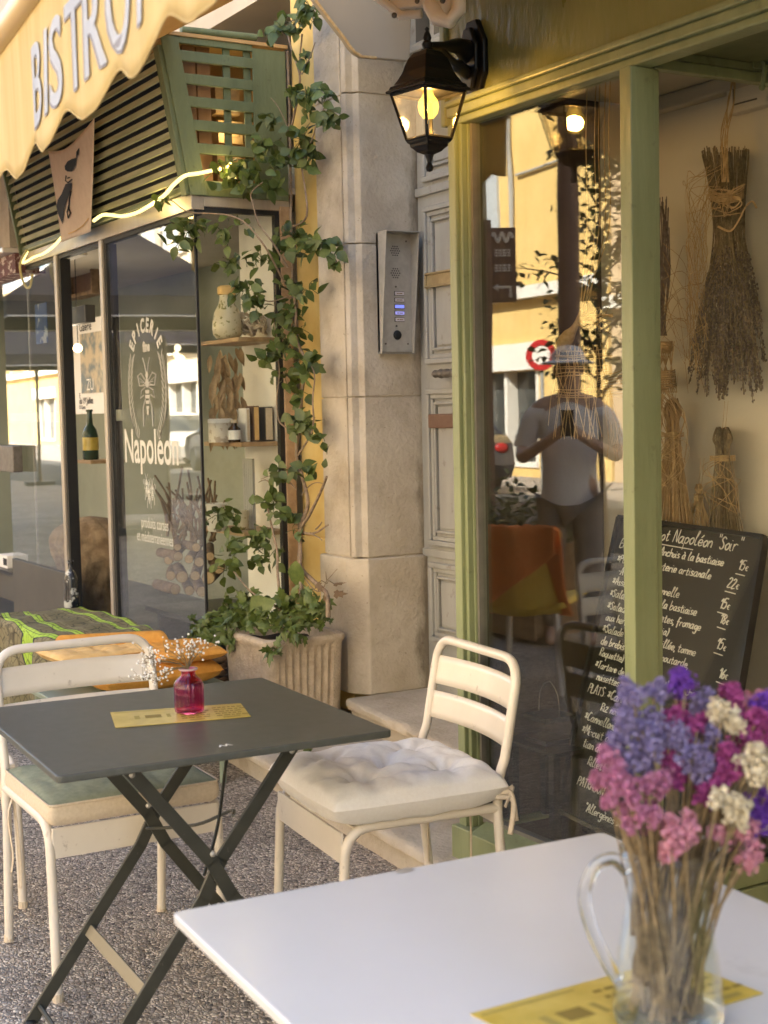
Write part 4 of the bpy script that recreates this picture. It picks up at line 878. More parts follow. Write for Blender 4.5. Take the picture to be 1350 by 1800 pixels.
mb = MB().grid(lambda u, v: V((lerp(-5.60, -5.23, u), lerp(2.52, 2.83, v), .455+.02*mnoise.noise(V((u*5, v*5, 2))))), 12, 12); mb.build('soil', M['soil'], t)
def leaf(mb, p, dirv_, nrm_, L, W, kind=0):
    d = dirv_.normalized(); n = (nrm_-d*nrm_.dot(d)).normalized(); s_ = d.cross(n); f = L*.12
    if kind == 0:   # pointed oval, folded along the midrib, tip drooping
        prof = [(0, 0), (.12, .55), (.34, 1.0), (.6, .82), (.85, .35), (1.0, 0)]
        mid = [p+d*(L*a)-n*(f*(a*a)*1.6) for a, b in prof]
        lv = [m+s_*(W*.5*b)+n*(f*.55*b) for m, (a, b) in zip(mid, prof)]; rv = [m-s_*(W*.5*b)+n*(f*.55*b) for m, (a, b) in zip(mid, prof)]
        vs = mid+lv[1:5]+rv[1:5]
        fs = [(0, 1, 6), (1, 2, 7, 6), (2, 3, 8, 7), (3, 4, 9, 8), (4, 5, 9), (0, 10, 1), (1, 10, 11, 2), (2, 11, 12, 3), (3, 12, 13, 4), (4, 13, 5)]
        mb.add(vs, fs)
    else:           # lobed ivy leaf
        out_ = [(0, 0), (-.08, .3), (.18, .62), (.3, .34), (.62, .5), (.6, .22), (1.0, 0), (.6, -.22), (.62, -.5), (.3, -.34), (.18, -.62), (-.08, -.3)]
        cpt = p+d*(L*.32)+n*(f*.4)
        vs = [cpt]+[p+d*(L*a)+s_*(W*.8*b)-n*(f*(abs(b)*1.3+a*a*.7)) for a, b in out_]
        mb.add(vs, [(0, i, i % 12+1) for i in range(1, 13)])
def rdir(z=0.0):
    while True:
        v = V((random.uniform(-1, 1), random.uniform(-1, 1), random.uniform(-1, 1)))
        if .1 < v.length < 1: v.normalize(); v.z += z; return v.normalized()
rnd = random.Random(3)
ty = 2.86
t2 = thing('climbing_vine', 'leafy green climber trained up the ochre wall from the stone planter', 'climbing plant', (-5.40, 2.70, .46))
def cl(x, y, Y=None): return PY(x, y, Y if Y else 2.80)
stems = [
 ([(578, 1085, 2.72), (572, 1040, 2.74), (529, 1000, 2.8), (527, 960, 2.82), (530, 925, 2.84), (540, 890, 2.86), (535, 850, 2.86), (520, 800, 2.86), (528, 740, 2.86), (530, 690, 2.86), (535, 640, 2.86), (520, 590, 2.86), (518, 540, 2.86), (515, 480, 2.86), (513, 400, 2.86), (511, 330, 2.87), (510, 260, 2.87), (508, 170, 2.87), (506, 90, 2.87)], .0105),
 ([(532, 1085, 2.70), (528, 1020, 2.76), (527, 970, 2.8), (530, 930, 2.83), (545, 905, 2.82), (560, 870, 2.8), (575, 838, 2.78)], .011),
 ([(531, 935, 2.83), (550, 938, 2.8), (572, 926, 2.78), (579, 923, 2.77)], .006),
 ([(555, 930, 2.79), (566, 918, 2.77)], .004), ([(548, 937, 2.8), (566, 950, 2.77)], .004),
 ([(500, 1090, 2.62), (492, 1060, 2.64), (488, 1000, 2.68), (484, 960, 2.7), (478, 925, 2.72), (470, 890, 2.72)], .008),
 ([(495, 1075, 2.62), (470, 1055, 2.6), (440, 1040, 2.58), (410, 1005, 2.56)], .006),
 ([(524, 800, 2.84), (548, 760, 2.82), (550, 700, 2.82), (552, 660, 2.82), (545, 640, 2.82)], .005),
 ([(511, 400, 2.86), (540, 380, 2.84), (535, 320, 2.84), (531, 290, 2.84), (545, 250, 2.84), (560, 210, 2.83), (575, 180, 2.83)], .005),
 ([(510, 240, 2.87), (527, 140, 2.86), (515, 95, 2.87), (505, 60, 2.87)], .006),
 ([(530, 60, 2.84), (528, 130, 2.85), (545, 100, 2.84), (555, 75, 2.84)], .004),
 ([(510, 230, 2.86), (490, 190, 2.84), (476, 172, 2.83)], .003),
 ([(500, 500, 2.78), (470, 440, 2.66), (440, 400, 2.6), (410, 380, 2.56), (370, 375, 2.5), (330, 372, 2.46), (300, 352, 2.43), (278, 350, 2.42)], .0045),
 ([(505, 470, 2.8), (480, 430, 2.72), (455, 395, 2.68), (445, 360, 2.66), (443, 340, 2.66), (462, 320, 2.66)], .0045),
 ([(510, 520, 2.84), (470, 530, 2.76), (445, 512, 2.72)], .0035), ([(490, 880, 2.8), (470, 845, 2.8), (455, 848, 2.8)], .0035),
 ([(528, 1010, 2.78), (560, 1040, 2.72), (575, 1020, 2.70), (593, 1000, 2.68)], .003), ([(574, 1020, 2.7), (572, 1005, 2.69)], .0025),
 ([(520, 760, 2.84), (500, 750, 2.8), (487, 730, 2.8), (490, 660, 2.8), (487, 600, 2.8), (483, 560, 2.8), (484, 500, 2.8)], .004),
 ([(530, 870, 2.83), (550, 850, 2.8), (568, 850, 2.78)], .003), ([(520, 860, 2.83), (490, 835, 2.8), (460, 842, 2.78)], .003)]
mb = MB()
for P, r in stems:
    q = smooth_path([cl(*p) for p in P], 5)
    q = [p+V((mnoise.noise(p*9)*.008, mnoise.noise(p*9+V((5, 0, 0)))*.008, 0)) for p in q]
    mb.tube(q, [lerp(r, r*.45, i/len(q)) for i in range(len(q))], 7)
mb.build('stem', M['barklight'], t2, smooth=60)
def cluster(lst, mats_, target, name, L0, kind=0, dz=-.35):
    mbx = {k: MB() for k in set(mats_)}
    for (x, y, rx, ry, n, Yc) in lst:
        c_ = cl(x, y, Yc); d = (c_-CP).length; k_ = d/FPX
        for _ in range(int(n*1.1)):
            a_ = random.uniform(0, 6.283); rr = math.sqrt(random.random())
            p = c_ + CR*(rx*rr*math.cos(a_)*k_) + CU*(ry*rr*math.sin(a_)*k_) + V((0, random.uniform(-.045, .03), 0))
            p.y = min(p.y, 2.955)
            dr = rdir(dz); nr = (V((0.45, -0.9, 0.5))+rdir()*.75)
            L = L0*random.uniform(.7, 1.25)
            leaf(mbx[random.choice(mats_)], p, dr, nr, L, L*random.uniform(.62, .78), kind)
            if random.random() < .5: mbx[mats_[0]].tube([p, lerp(p, c_, .6)+V((0, 0, .008)), c_+V((0, .01, -.01))], .0016, 4)
    for k, m_ in mbx.items(): m_.build(name, k, target, smooth=180)
Mx = [M['leaf']]*3+[M['leaflight']]
up_ = [(545, 15, 18, 24, 26, 2.84), (515, 40, 25, 22, 20, 2.8), (478, 52, 22, 14, 10, 2.7), (535, 102, 15, 12, 8, 2.84), (548, 165, 20, 16, 16, 2.84), (578, 165, 18, 18, 14, 2.82), (522, 158, 16, 14, 10, 2.84), (580, 206, 17, 16, 18, 2.82), (545, 197, 15, 12, 8, 2.84),
 (480, 208, 24, 16, 12, 2.8), (470, 255, 24, 18, 14, 2.78), (532, 250, 22, 28, 24, 2.84), (546, 275, 16, 18, 14, 2.84), (487, 282, 24, 24, 20, 2.8), (460, 250, 16, 20, 8, 2.78),
 (398, 292, 28, 14, 20, 2.66), (420, 305, 34, 20, 22, 2.68), (410, 330, 26, 16, 14, 2.66), (456, 318, 22, 24, 20, 2.72), (473, 328, 8, 12, 6, 2.74), (276, 350, 8, 6, 5, 2.42), (292, 352, 6, 5, 3, 2.42),
 (332, 405, 26, 22, 20, 2.46), (318, 428, 12, 16, 8, 2.45), (392, 412, 12, 24, 12, 2.54), (350, 392, 20, 12, 8, 2.47), (435, 395, 10, 10, 5, 2.62),
 (520, 415, 30, 22, 30, 2.84), (560, 430, 32, 18, 28, 2.82), (585, 455, 12, 16, 10, 2.82), (492, 440, 22, 22, 18, 2.8), (458, 455, 18, 20, 12, 2.72), (405, 462, 18, 14, 10, 2.6), (432, 508, 28, 24, 24, 2.66), (456, 536, 18, 16, 12, 2.7),
 (517, 498, 18, 18, 12, 2.84), (540, 508, 16, 16, 10, 2.83), (506, 560, 22, 34, 30, 2.84), (525, 580, 10, 18, 8, 2.84), (500, 600, 18, 20, 14, 2.84), (466, 622, 26, 14, 12, 2.72), (486, 620, 10, 16, 6, 2.76), (540, 632, 22, 24, 22, 2.83), (498, 660, 20, 18, 16, 2.83), (547, 652, 10, 16, 8, 2.82),
 (526, 690, 10, 14, 7, 2.84), (528, 740, 20, 30, 26, 2.83), (545, 745, 10, 18, 8, 2.82), (567, 772, 12, 12, 8, 2.81), (492, 822, 20, 18, 14, 2.78), (525, 825, 8, 10, 4, 2.82), (552, 830, 14, 18, 8, 2.8)]
cluster(up_, Mx, t2, 'foliage', .058)
t = thing('planter_ivy', 'mixed ivy spilling over the rim of the fluted stone planter', 'ivy', (-5.42, 2.66, .455))
low_ = [(388, 905, 24, 26, 26, 2.60), (478, 885, 26, 20, 22, 2.74), (505, 905, 18, 16, 10, 2.78), (450, 945, 30, 22, 26, 2.68), (470, 975, 30, 20, 24, 2.7), (405, 970, 18, 20, 18, 2.58), (395, 1000, 18, 22, 14, 2.56), (420, 1040, 22, 14, 8, 2.58), (512, 935, 14, 14, 6, 2.78)]
cluster(low_, [M['leaf'], M['leaf'], M['leaflight']], t, 'foliage', .052)
base_ = [(378, 1095, 34, 26, 38, 2.46), (355, 1120, 18, 18, 20, 2.45), (395, 1120, 22, 16, 16, 2.45), (470, 1085, 34, 20, 26, 2.56), (430, 1055, 28, 18, 20, 2.58), (400, 1075, 26, 16, 16, 2.52), (430, 1090, 24, 16, 14, 2.52), (455, 1062, 26, 20, 18, 2.58), (512, 1062, 30, 26, 32, 2.66), (545, 1052, 18, 18, 14, 2.70), (563, 1062, 12, 14, 8, 2.72), (535, 1090, 26, 18, 20, 2.68), (500, 1105, 22, 14, 14, 2.58), (485, 1140, 18, 10, 9, 2.515), (520, 1112, 14, 12, 8, 2.6), (405, 1130, 14, 10, 6, 2.48), (562, 1095, 10, 14, 7, 2.74)]
cluster(base_, [M['leaf'], M['leaflight'], M['leaflight']], t, 'ivy_foliage', .062, 1, dz=-.15)
cluster([(571, 1022, 8, 8, 2, 2.7), (588, 1042, 7, 7, 2, 2.69)], [M['leafbrown']], t, 'dry_foliage', .055, 1)
# big pale leaf
mb = MB(); leaf(mb, cl(440, 1085, 2.52), V((.5, .1, .3)), V((.3, -1, .2)), .16, .14); leaf(mb, cl(455, 1075, 2.55), V((-.2, .1, -.6)), V((.3, -1, .2)), .13, .12); leaf(mb, cl(520, 985, 2.74), V((.1, 0, -1)), V((.3, -1, .2)), .14, .1)
mb.build('broad_foliage', M['leaflight'], t, smooth=180)
# ================================================================== TABLES
def folding_table(name, label, loc, rz, topm, legm, hh=.73, S=.742):
    t = thing(name, label, 'table', loc, rz, 'folding bistro tables'); h = S/2
    P = rrect(-h, h, -h, h, .012, hh-.016)
    MB().prism(P, (0, 0, .016)).build('tabletop', topm, t, local=True, bevel=0.0035, seg=3)
    for x in (-.20, .24):
        a, b = (-.32, 0), (.20, .70)
        for sgn, dx in ((1, 0), (-1, .012)):
            pts = [V((x+dx, sgn*-.315, 0.0)), V((x+dx, sgn*-.03, .385)), V((x+dx, sgn*.012, .465)), V((x+dx, sgn*.205, .712))]
            mb = MB()
            for p, q in zip(pts[:-1], pts[1:]): mb.bar(p-(q-p).normalized()*.004, q+(q-p).normalized()*.004, (0, 1, 0), .030, .009)
            lg = mb.build('leg', legm, t, local=True, bevel=0.0015)
            m2 = MB()
            for pz2 in (pts[3]-V((0, sgn*.02, .03)), V((x+dx, 0, .425)) if sgn > 0 else pts[2]+V((0, -sgn*.0, .02))):
                m2.lathe([(0, .0085), (.005, .0075), (.007, .005), (.007, 0)], pz2+V((.0, 0, 0)), 10, Matrix.Rotation(rad(90), 3, 'Y'))
            m2.build('rivet', M['greymetal'], lg, local=True, smooth=50)
    spm = legm if legm is not M['leg'] else mat('khaki_bar', (0.21, 0.18, 0.12), None, .4, coat=.2)
    for g in (-1, 1):
        MB().bar((-.20, g*.165, .20), (.24, g*.165, .20), (0, -g*.55, .83), .028, .008).build('spreader', spm, t, local=True, bevel=0.0015)
        MB().tube([(-.20, g*.29, .04), (.24, g*.29, .04)], .006, 8).build('cross_rod', legm, t, local=True)
    MB().tube(smooth_path([(-.18, -.02, .43), (-.05, .06, .46), (.08, .10, .52), (.22, .05, .55)]), .004, 6).build('catch_rod', legm, t, local=True)
    MB().tube(smooth_path([(.22, -.02, .43), (.10, .06, .5), (0, .12, .6), (-.02, .15, .70)]), .004, 6).build('catch_rod', legm, t, local=True)
    for x in (-.20, .24):
        for s_ in (-1, 1): MB().ball((x+.005, s_*.315, .006), (.012, .016, .006)).build('foot_pad', M['rubber'], t, local=True, smooth=180)
    return t
ct = V((-3.031, 1.215, 0)); folding_table('folding_table', 'dark grey square folding table with magenta vase', ct, rad(-3), M['dark'], M['leg'])
cw = V((-1.452, 1.072, 0)); folding_table('folding_table', 'white square folding table holding the glass jug and bouquet', cw, rad(-3.6), M['whitetop'], M['creamwhite'])
mb = MB(); q = PZ(392, 1309, .7305)
mk = thing('table_sticker', 'tiny white scuffed mark on the dark table edge', 'sticker', q)
put_text(mb, 'W', .03, lambda x, y: V((q.x+y*.8, q.y+x, .7308)), bold=.0006); mb.build('mark', M['chalk'], mk)
mb = MB(); q = PZ(712, 1530, .7305); mk = thing('paint_chip', 'small grey chip mark near the white table edge', 'mark', q)
mb.add([q+V((.012*math.cos(a_)*random.uniform(.5, 1), .022*math.sin(a_)*random.uniform(.4, 1), .0006)) for a_ in [k*.628 for k in range(10)]], [list(range(10))]); mb.build('mark', M['greymetal'], mk)
q = PZ(535, 1326, .112); t = thing('fallen_sprig', 'tiny green sprig lying on the stone kerb under the table', 'sprig', q); mb = MB()
for k in range(5): leaf(mb, q+V((random.uniform(-.02, .02), random.uniform(-.02, .02), .004)), V((random.uniform(-1, 1), random.uniform(-1, 1), .4)), V((0, -.3, 1)), .04, .024)
mb.build('foliage', M['leaf'], t, smooth=180)
# ================================================================== CHAIRS
def metal_chair(label, loc, rz, m_):
    t = thing('metal_chair', label, 'chair', loc, rz, 'cream metal chairs'); hw = .220; r = .0125
    back = [(-.235, -hw, 0), (-.198, -hw, .43), (-.222, -hw, .56), (-.266, -hw, .798), (-.266, hw, .798), (-.222, hw, .56), (-.198, hw, .43), (-.235, hw, 0)]
    P = smooth_path(back[:3], 5)[:-1]+fillet(back[2:6], .075, 8)[0:]+smooth_path(back[5:], 5)[1:]
    MB().tube(P, r, 12).build('back_frame', m_, t, local=True, smooth=60)
    for s_ in (-1, 1):
        y = s_*hw
        Q = fillet([(-.198, y, .435), (.215, y, .437), (.236, y, 0)], .075, 8)
        MB().tube(Q, r, 12).build('leg', m_, t, local=True, smooth=60)
    def slat(z0, z1):
        mb = MB()
        def fn(u, v):
            y = lerp(-hw, hw, u); z = lerp(z0, z1, v); xb = -.222-(z-.56)/(.798-.56)*.044
            return V((xb-.028*(1-(2*u-1)**2), y, z))
        mb.grid(fn, 20, 4); return mb.build('back_slat', m_, t, local=True, smooth=180, solid=.005)
    slat(.672, .750); slat(.580, .653)
    MB().box(.218, .226, -hw+.004, hw-.004, .352, .428).build('apron', m_, t, local=True, bevel=0.002)
    mb = MB()
    for k in range(6): mb.box(lerp(-.19, .16, k/6)+.004, lerp(-.19, .16, (k+1)/6+.09)-.006, -hw, hw, .428, .433)
    mb.box(-.205, -.197, -hw, hw, .39, .43)
    mb.build('seat', m_, t, local=True, bevel=0.0015)
    for x in (-.235, .236):
        for s_ in (-1, 1): MB().tube([(x, s_*hw, 0), (x, s_*hw, .02)], .0135, 10).build('foot_cap', M['linenbeige'], t, local=True)
    return t
chL = metal_chair('cream metal chair with sage cushion facing the dark table', (-3.567, 1.235, 0), rad(-1.5), M['cream'])
chR = dup(chL, (-3.105, 1.825, 0), rad(-90-6), 'cream metal chair with white tufted cushion beside the shop window', 'cream metal chairs')
third = dup(chL, (-4.25, 0.88, 0), rad(8), 'bare cream metal chair behind the sage-cushioned one', 'cream metal chairs')
def pillow(parent, m_, hx, hy, z0, th_, tufts, seed, edge=.9, wr=.006, side_m=None, px=3.6):
    def shape(u, v, s_):
        x, y = 2*u-1, 2*v-1
        e = max(0, 1-abs(x)**px)*max(0, 1-abs(y)**px); e = e**.42
        d = 0
        for (tx, ty, dep) in tufts:
            rr = math.hypot((x-tx)*hx, (y-ty)*hy); d += dep*math.exp(-(rr/.035)**1.2)
            ang = math.atan2((y-ty), (x-tx)); d += dep*.34*math.exp(-(rr/.085))*(.5+.5*math.sin(ang*6+seed+tx*7+2.2*mnoise.noise(V((tx*5, ty*5, rr*9)))))
        wv = mnoise.noise(V((x*4.5+seed, y*4.5, s_)))*wr + mnoise.noise(V((x*11+seed, y*8, s_*2)))*wr*.55
        zz = z0+th_*.5+s_*(th_*.5*e)+(wv*e-(d if s_ > 0 else d*.1)*min(1, e*1.4))
        k = 1-.035*(abs(x)**2*abs(y)**2)+mnoise.noise(V((x*2, y*2, seed)))*.012
        return V((x*hx*k, y*hy*k, zz))
    n = 64; mb = MB(); mb.grid(lambda u, v: shape(u, v, 1), n, n); mb.build('cover', m_, parent, local=True, smooth=180)
    mb = MB(); mb.grid(lambda u, v: shape(u, v, -1), 24, 24, flip=True); mb.build('underside', side_m or m_, parent, local=True, smooth=180)
tf = [(0, 0, .050), (-.48, -.46, .046), (.46, -.48, .046), (-.46, .48, .046), (.48, .46, .046)]
t = thing('seat_cushion', 'white tufted linen cushion tied on the chair by the window', 'cushion', (-3.06, 1.79, .434), rad(-96))
pillow(t, M['linen'], .242, .234, .003, .125, tf, 2.0, wr=.006, px=5.0)
mb = MB()
for (a, b, c_) in [((-.20, .21, .04), (-.235, .225, .05), (-.245, .235, -.02)), ((-.20, .215, .04), (-.24, .23, .03), (-.225, .24, -.05)), ((-.225, .22, .045), (-.25, .215, .06), (-.215, .235, .02))]:
    mb.tube(smooth_path([a, b, c_]), .007, 6, flat=.4)
mb.build('tie', M['linenbeige'], t, local=True, smooth=180)
for y in (-.2, .05): MB().tube(smooth_path([(-.2, y, .03), (-.215, y, -.05), (-.21, y+.01, -.2), (-.215, y+.005, -.24)]), .003, 5).build('tie', M['linenbeige'], t, local=True, smooth=180)
t = thing('seat_cushion', 'sage green box cushion with beige sides beside the dark table', 'cushion', (-3.55, 1.235, .434), rad(-1.5))
def boxcush(t, hx, hy, z0, h, topm, sidem):
    P = 40
    def top(u, v):
        x, y = 2*u-1, 2*v-1; e = (max(0, 1-abs(x)**5)*max(0, 1-abs(y)**5))**.5
        gr = -.006*math.exp(-((x+.0)*hx/.012)**2)-.006*math.exp(-((y-.1)*hy/.012)**2)
        return V((x*hx, y*hy, z0+h+.018*e+gr*e+mnoise.noise(V((x*3, y*7, 1)))*.005*e))
    MB().grid(top, P, P).build('cover', topm, t, local=True, smooth=180)
    R = rrect(-hx, hx, -hy, hy, .02, 0, 4); mb = MB(); n = len(R); vs = []
    prof = [(.97, z0), (1.01, z0+h*.2), (1.02, z0+h*.5), (1.012, z0+h*.8), (1.0, z0+h)]
    for k_, z in prof:
        for p in R: vs.append(V((p.x*k_, p.y*k_, z+mnoise.noise(V((p.x*8, p.y*8, z)))*.004)))
    mb.add(vs, [(i*n+k, i*n+(k+1) % n, (i+1)*n+(k+1) % n, (i+1)*n+k) for i in range(4) for k in range(n)]); mb.add([V((p.x*.97, p.y*.97, z0)) for p in R], [list(range(n-1, -1, -1))])
    mb.build('side_band', sidem, t, local=True, smooth=60)
    mb = MB(); mb.tube([V((p.x*1.004, p.y*1.004, z0+h+.001)) for p in R], .0035, 6, closed=True); mb.build('piping', sidem, t, local=True, smooth=180)
boxcush(t, .215, .222, .0, .05, M['sage'], M['linenbeige'])
for y, x in ((-.215, -.22), (-.19, -.20)): MB().tube(smooth_path([(x, y, .03), (x-.03, y-.01, .0), (x-.012, y-.008, -.1), (x-.02, y, -.22), (x-.012, y-.004, -.28)]), .008, 6, flat=.3).build('tie', M['linenbeige'], t, local=True, smooth=180)
MB().tube(smooth_path([(-.12, -.218, .02), (-.125, -.24, -.05), (-.11, -.235, -.15), (-.115, -.24, -.2)]), .007, 6, flat=.3).build('tie', M['linenbeige'], t, local=True, smooth=180)
# ================================================================== TABLE SETTINGS
def menu(label, c4, z):
    t = thing('menu_card', label, 'menu', ((c4[0].x+c4[2].x)/2, (c4[0].y+c4[2].y)/2, z))
    A, B, C_, D_ = [V((p.x, p.y, z+.0006)) for p in c4]
    MB().prism([A, B, C_, D_], (0, 0, .0012)).build('card', M['paper'], t)
    def q(u, v): return lerp(lerp(A, B, u), lerp(D_, C_, u), v)+V((0, 0, .0016))
    def rect(mb, u0, u1, v0, v1): mb.add([q(u0, v0), q(u1, v0), q(u1, v1), q(u0, v1)], [(0, 1, 2, 3)])
    mb = MB(); rng = random.Random(5)
    rect(mb, .24, .36, .42, .62)
    for k in range(5):
        v = .2+.14*k
        for u0 in (.50, .76):
            u = u0
            while u < u0+.2: l_ = rng.uniform(.02, .05); rect(mb, u, u+l_, v, v+.05); u += l_+.012
    mb.build('print', M['ink'], t)
    mb = MB(); rect(mb, .16, .2, .4, .62); rect(mb, .40, .43, .4, .62); rect(mb, .55, .66, .06, .12); rect(mb, .8, .93, .06, .13); rect(mb, .02, .46, .9, .93)
    mb.build('print_band', M['inkmid'], t)
menu('yellow menu card lying under the magenta vase', [PZ(194, 1253, .731), PZ(423, 1237, .731), PZ(441, 1260, .731), PZ(203, 1280, .731)][::-1], .7305)
a, b, c_ = V((-1.33, .885, 0)), V((-1.326, 1.188, 0)), V((-1.188, 1.207, 0))
menu('yellow menu card lying under the glass jug', [a, b, c_, a+c_-b][::-1], .7305)
# magenta vase
q = PZ(333, 1252, .7325)
t = thing('bud_vase', 'small ribbed magenta glass bottle vase on the dark table', 'vase', (q.x, q.y, .7325))
prof = [(0, .001), (.028, 0), (.0335, .004), (.034, .012), (.034, .06), (.033, .068), (.027, .078), (.019, .086), (.0165, .092), (.0165, .098), (.021, .101), (.0215, .104), (.0185, .105)]
inner = [(.0145, .104), (.0145, .088), (.024, .076), (.030, .066), (.0305, .012), (.028, .006), (0, .005)]
mb = MB(); mb.lathe(prof+inner, q, 72, rib=lambda k, z: .045*math.cos(k*2*math.pi/4) if .004 < z < .086 else 0)
mb.build('bottle', M['magenta'], t, smooth=60)
mb = MB().lathe([(.016, .1), (.0225, .101), (.023, .1045), (.0175, .1055), (.016, .1)], q, 24, cap=False); mb.build('lip', mat('pale_rim', (0.55, 0.36, 0.36), None, .15, coat=.5), t, smooth=60)
t = thing('dried_sprig', 'white dried baby\'s breath sprigs in the magenta vase', 'dried flowers', q+V((0, 0, .02)))
sp, fl = MB(), MB(); r2 = random.Random(11)
for k in range(22):
    e = q+V((r2.uniform(-.03, .03), r2.uniform(-.075, .075)*(1 if k < 16 else .5), .105+r2.uniform(.02, .065)))
    if k < 9: e = q+V((r2.uniform(-.05, .01), r2.uniform(-.10, -.05), .09+r2.uniform(.0, .06)))
    sp.tube(smooth_path([q+V((0, 0, .02)), q+V((0, 0, .1))+(e-q)*.04, e], 4), .0008, 4)
    for j in range(14 if k < 9 else 7):
        f = e+V((r2.gauss(0, .010), r2.gauss(0, .011), r2.gauss(0, .010))); sp.tube([e-V((0, 0, .012)), f], .0004, 3); fl.ball(f, r2.uniform(.0018, .0034), 6, 4)
sp.build('stem', M['lavstem'], t); fl.build('flower', M['linen'], t, smooth=180)
# jug
jc = V((-1.187, 1.058, .7325))
t = thing('glass_jug', 'clear glass jug with handle holding the dried bouquet', 'jug', jc)
outp = [(0, 0), (.052, 0), (.060, .004), (.0625, .014), (.060, .05), (.055, .09), (.049, .13), (.0465, .155), (.047, .175), (.050, .192), (.052, .198)]
inp = [(.0485, .197), (.0445, .176), (.0435, .156), (.046, .13), (.052, .09), (.057, .05), (.059, .018), (.05, .012), (0, .012)]
mb = MB(); n = 48; prof = outp+inp; vs = []
spout = V((CR.x, CR.y, 0)).normalized()*1.0 + V((-FW.x, -FW.y, 0)).normalized()*(-.15); spout.normalize()
for (r, z) in prof:
    for k in range(n):
        a_ = 2*math.pi*k/n; d = V((math.cos(a_), math.sin(a_), 0)); s_ = max(0, d.dot(spout))**14*max(0, (z-.150)/.048)
        vs.append(jc+d*(r+.026*s_)+V((0, 0, z+.008*s_)))
fs = [(i*n+k, i*n+(k+1) % n, (i+1)*n+(k+1) % n, (i+1)*n+k) for i in range(len(prof)-1) for k in range(n)]
mb.add(vs, fs); jb = mb.build('body', M['jugbody'], t, smooth=60)
rim = []
for k in range(n):
    a_ = 2*math.pi*k/n; d = V((math.cos(a_), math.sin(a_), 0)); s_ = max(0, d.dot(spout))**14; rim.append(jc+d*(.0503+.026*s_)+V((0, 0, .199+.008*s_)))
MB().tube(rim, .0032, 8, closed=True).build('rim', M['jug'], t, smooth=180)
MB().lathe([(0, .001), (.055, .001), (.061, .006), (.061, .012), (.05, .014), (0, .013)], jc, 40).build('foot', M['jug'], t, smooth=50)
hd = -spout
mb = MB(); hp = [jc+hd*.046+V((0, 0, .178)), jc+hd*.062+V((0, 0, .193)), jc+hd*.083+V((0, 0, .186)), jc+hd*.096+V((0, 0, .155)), jc+hd*.088+V((0, 0, .115)), jc+hd*.07+V((0, 0, .075)), jc+hd*.057+V((0, 0, .055))]
mb.tube(smooth_path(hp, 6), .0075, 12, flat=.75); mb.build('handle', M['jug'], t, smooth=180)
# bouquet
t = thing('dried_bouquet', 'dried statice bouquet in violet, magenta, pink and cream', 'bouquet', jc+V((0, 0, .014)))
cols = {'v': ((0.15, 0.12, 0.28), (0.28, 0.245, 0.41)), 'p': ((0.10, 0.025, 0.30), (0.20, 0.07, 0.44)), 'm': ((0.20, 0.02, 0.13), (0.38, 0.08, 0.26)), 'k': ((0.34, 0.11, 0.23), (0.47, 0.22, 0.35)), 'r': ((0.44, 0.17, 0.25), (0.58, 0.30, 0.37)), 'c': ((0.55, 0.48, 0.34), (0.70, 0.64, 0.48))}
FM = {k: mat('statice_'+n_, a, b, .85, 160, lo=.4, hi=.6, trans=.2) for (k, (a, b)), n_ in zip(cols.items(), ['lavender', 'violet', 'magenta', 'pink', 'rose', 'cream'])}
heads = [(1112, 1215, 26, 'v', 1.58), (1150, 1225, 18, 'v', 1.6), (1085, 1265, 30, 'v', 1.56), (1130, 1285, 34, 'v', 1.57), (1175, 1290, 30, 'v', 1.58), (1205, 1205, 28, 'p', 1.62), (1235, 1235, 22, 'v', 1.64), (1215, 1320, 30, 'v', 1.57), (1235, 1350, 24, 'v', 1.58), (1090, 1310, 26, 'v', 1.55), (1115, 1345, 28, 'v', 1.54), (1185, 1265, 22, 'm', 1.6), (1225, 1285, 22, 'm', 1.59), (1285, 1235, 22, 'm', 1.64), (1315, 1240, 22, 'r', 1.66), (1270, 1255, 26, 'c', 1.6), (1295, 1272, 18, 'c', 1.6), (1345, 1245, 22, 'p', 1.64), (1275, 1320, 24, 'm', 1.58), (1320, 1300, 34, 'm', 1.6), (1345, 1285, 26, 'm', 1.62), (1290, 1345, 22, 'm', 1.57), (1318, 1345, 30, 'c', 1.55), (1348, 1350, 26, 'c', 1.56), (1345, 1400, 28, 'p', 1.6), (1062, 1335, 20, 'k', 1.54), (1085, 1360, 22, 'k', 1.53), (1068, 1370, 16, 'k', 1.54), (1100, 1385, 20, 'k', 1.52), (1140, 1380, 18, 'k', 1.53), (1162, 1370, 18, 'k', 1.54), (1082, 1405, 14, 'k', 1.53), (1115, 1412, 16, 'k', 1.52), (1140, 1435, 20, 'k', 1.52), (1108, 1450, 16, 'k', 1.53), (1178, 1440, 16, 'r', 1.53), (1210, 1455, 24, 'r', 1.52), (1180, 1480, 24, 'r', 1.51), (1205, 1480, 18, 'r', 1.52), (1250, 1395, 18, 'm', 1.56), (1270, 1380, 20, 'm', 1.57), (1232, 1400, 12, 'm', 1.56), (1262, 1405, 20, 'c', 1.54), (1288, 1420, 22, 'c', 1.55), (1300, 1440, 16, 'c', 1.55), (1325, 1430, 26, 'p', 1.58), (1312, 1460, 24, 'r', 1.57), (1318, 1495, 20, 'r', 1.55), (1265, 1470, 18, 'r', 1.56), (1180, 1340, 16, 'm', 1.58), (1190, 1375, 14, 'm', 1.57), (1150, 1320, 24, 'v', 1.55), (1250, 1300, 20, 'v', 1.6), (1238, 1385, 14, 'v', 1.58), (1330, 1265, 20, 'm', 1.6)]
st = MB(); r3 = random.Random(9)
heads = [(x, y, rp_*1.12, k, d, 1) for x, y, rp_, k, d in heads]+[(x+r3.uniform(-20, 20), y+r3.uniform(-14, 26), rp_*.95, k, d+r3.uniform(.012, .05), 0) for x, y, rp_, k, d in heads]
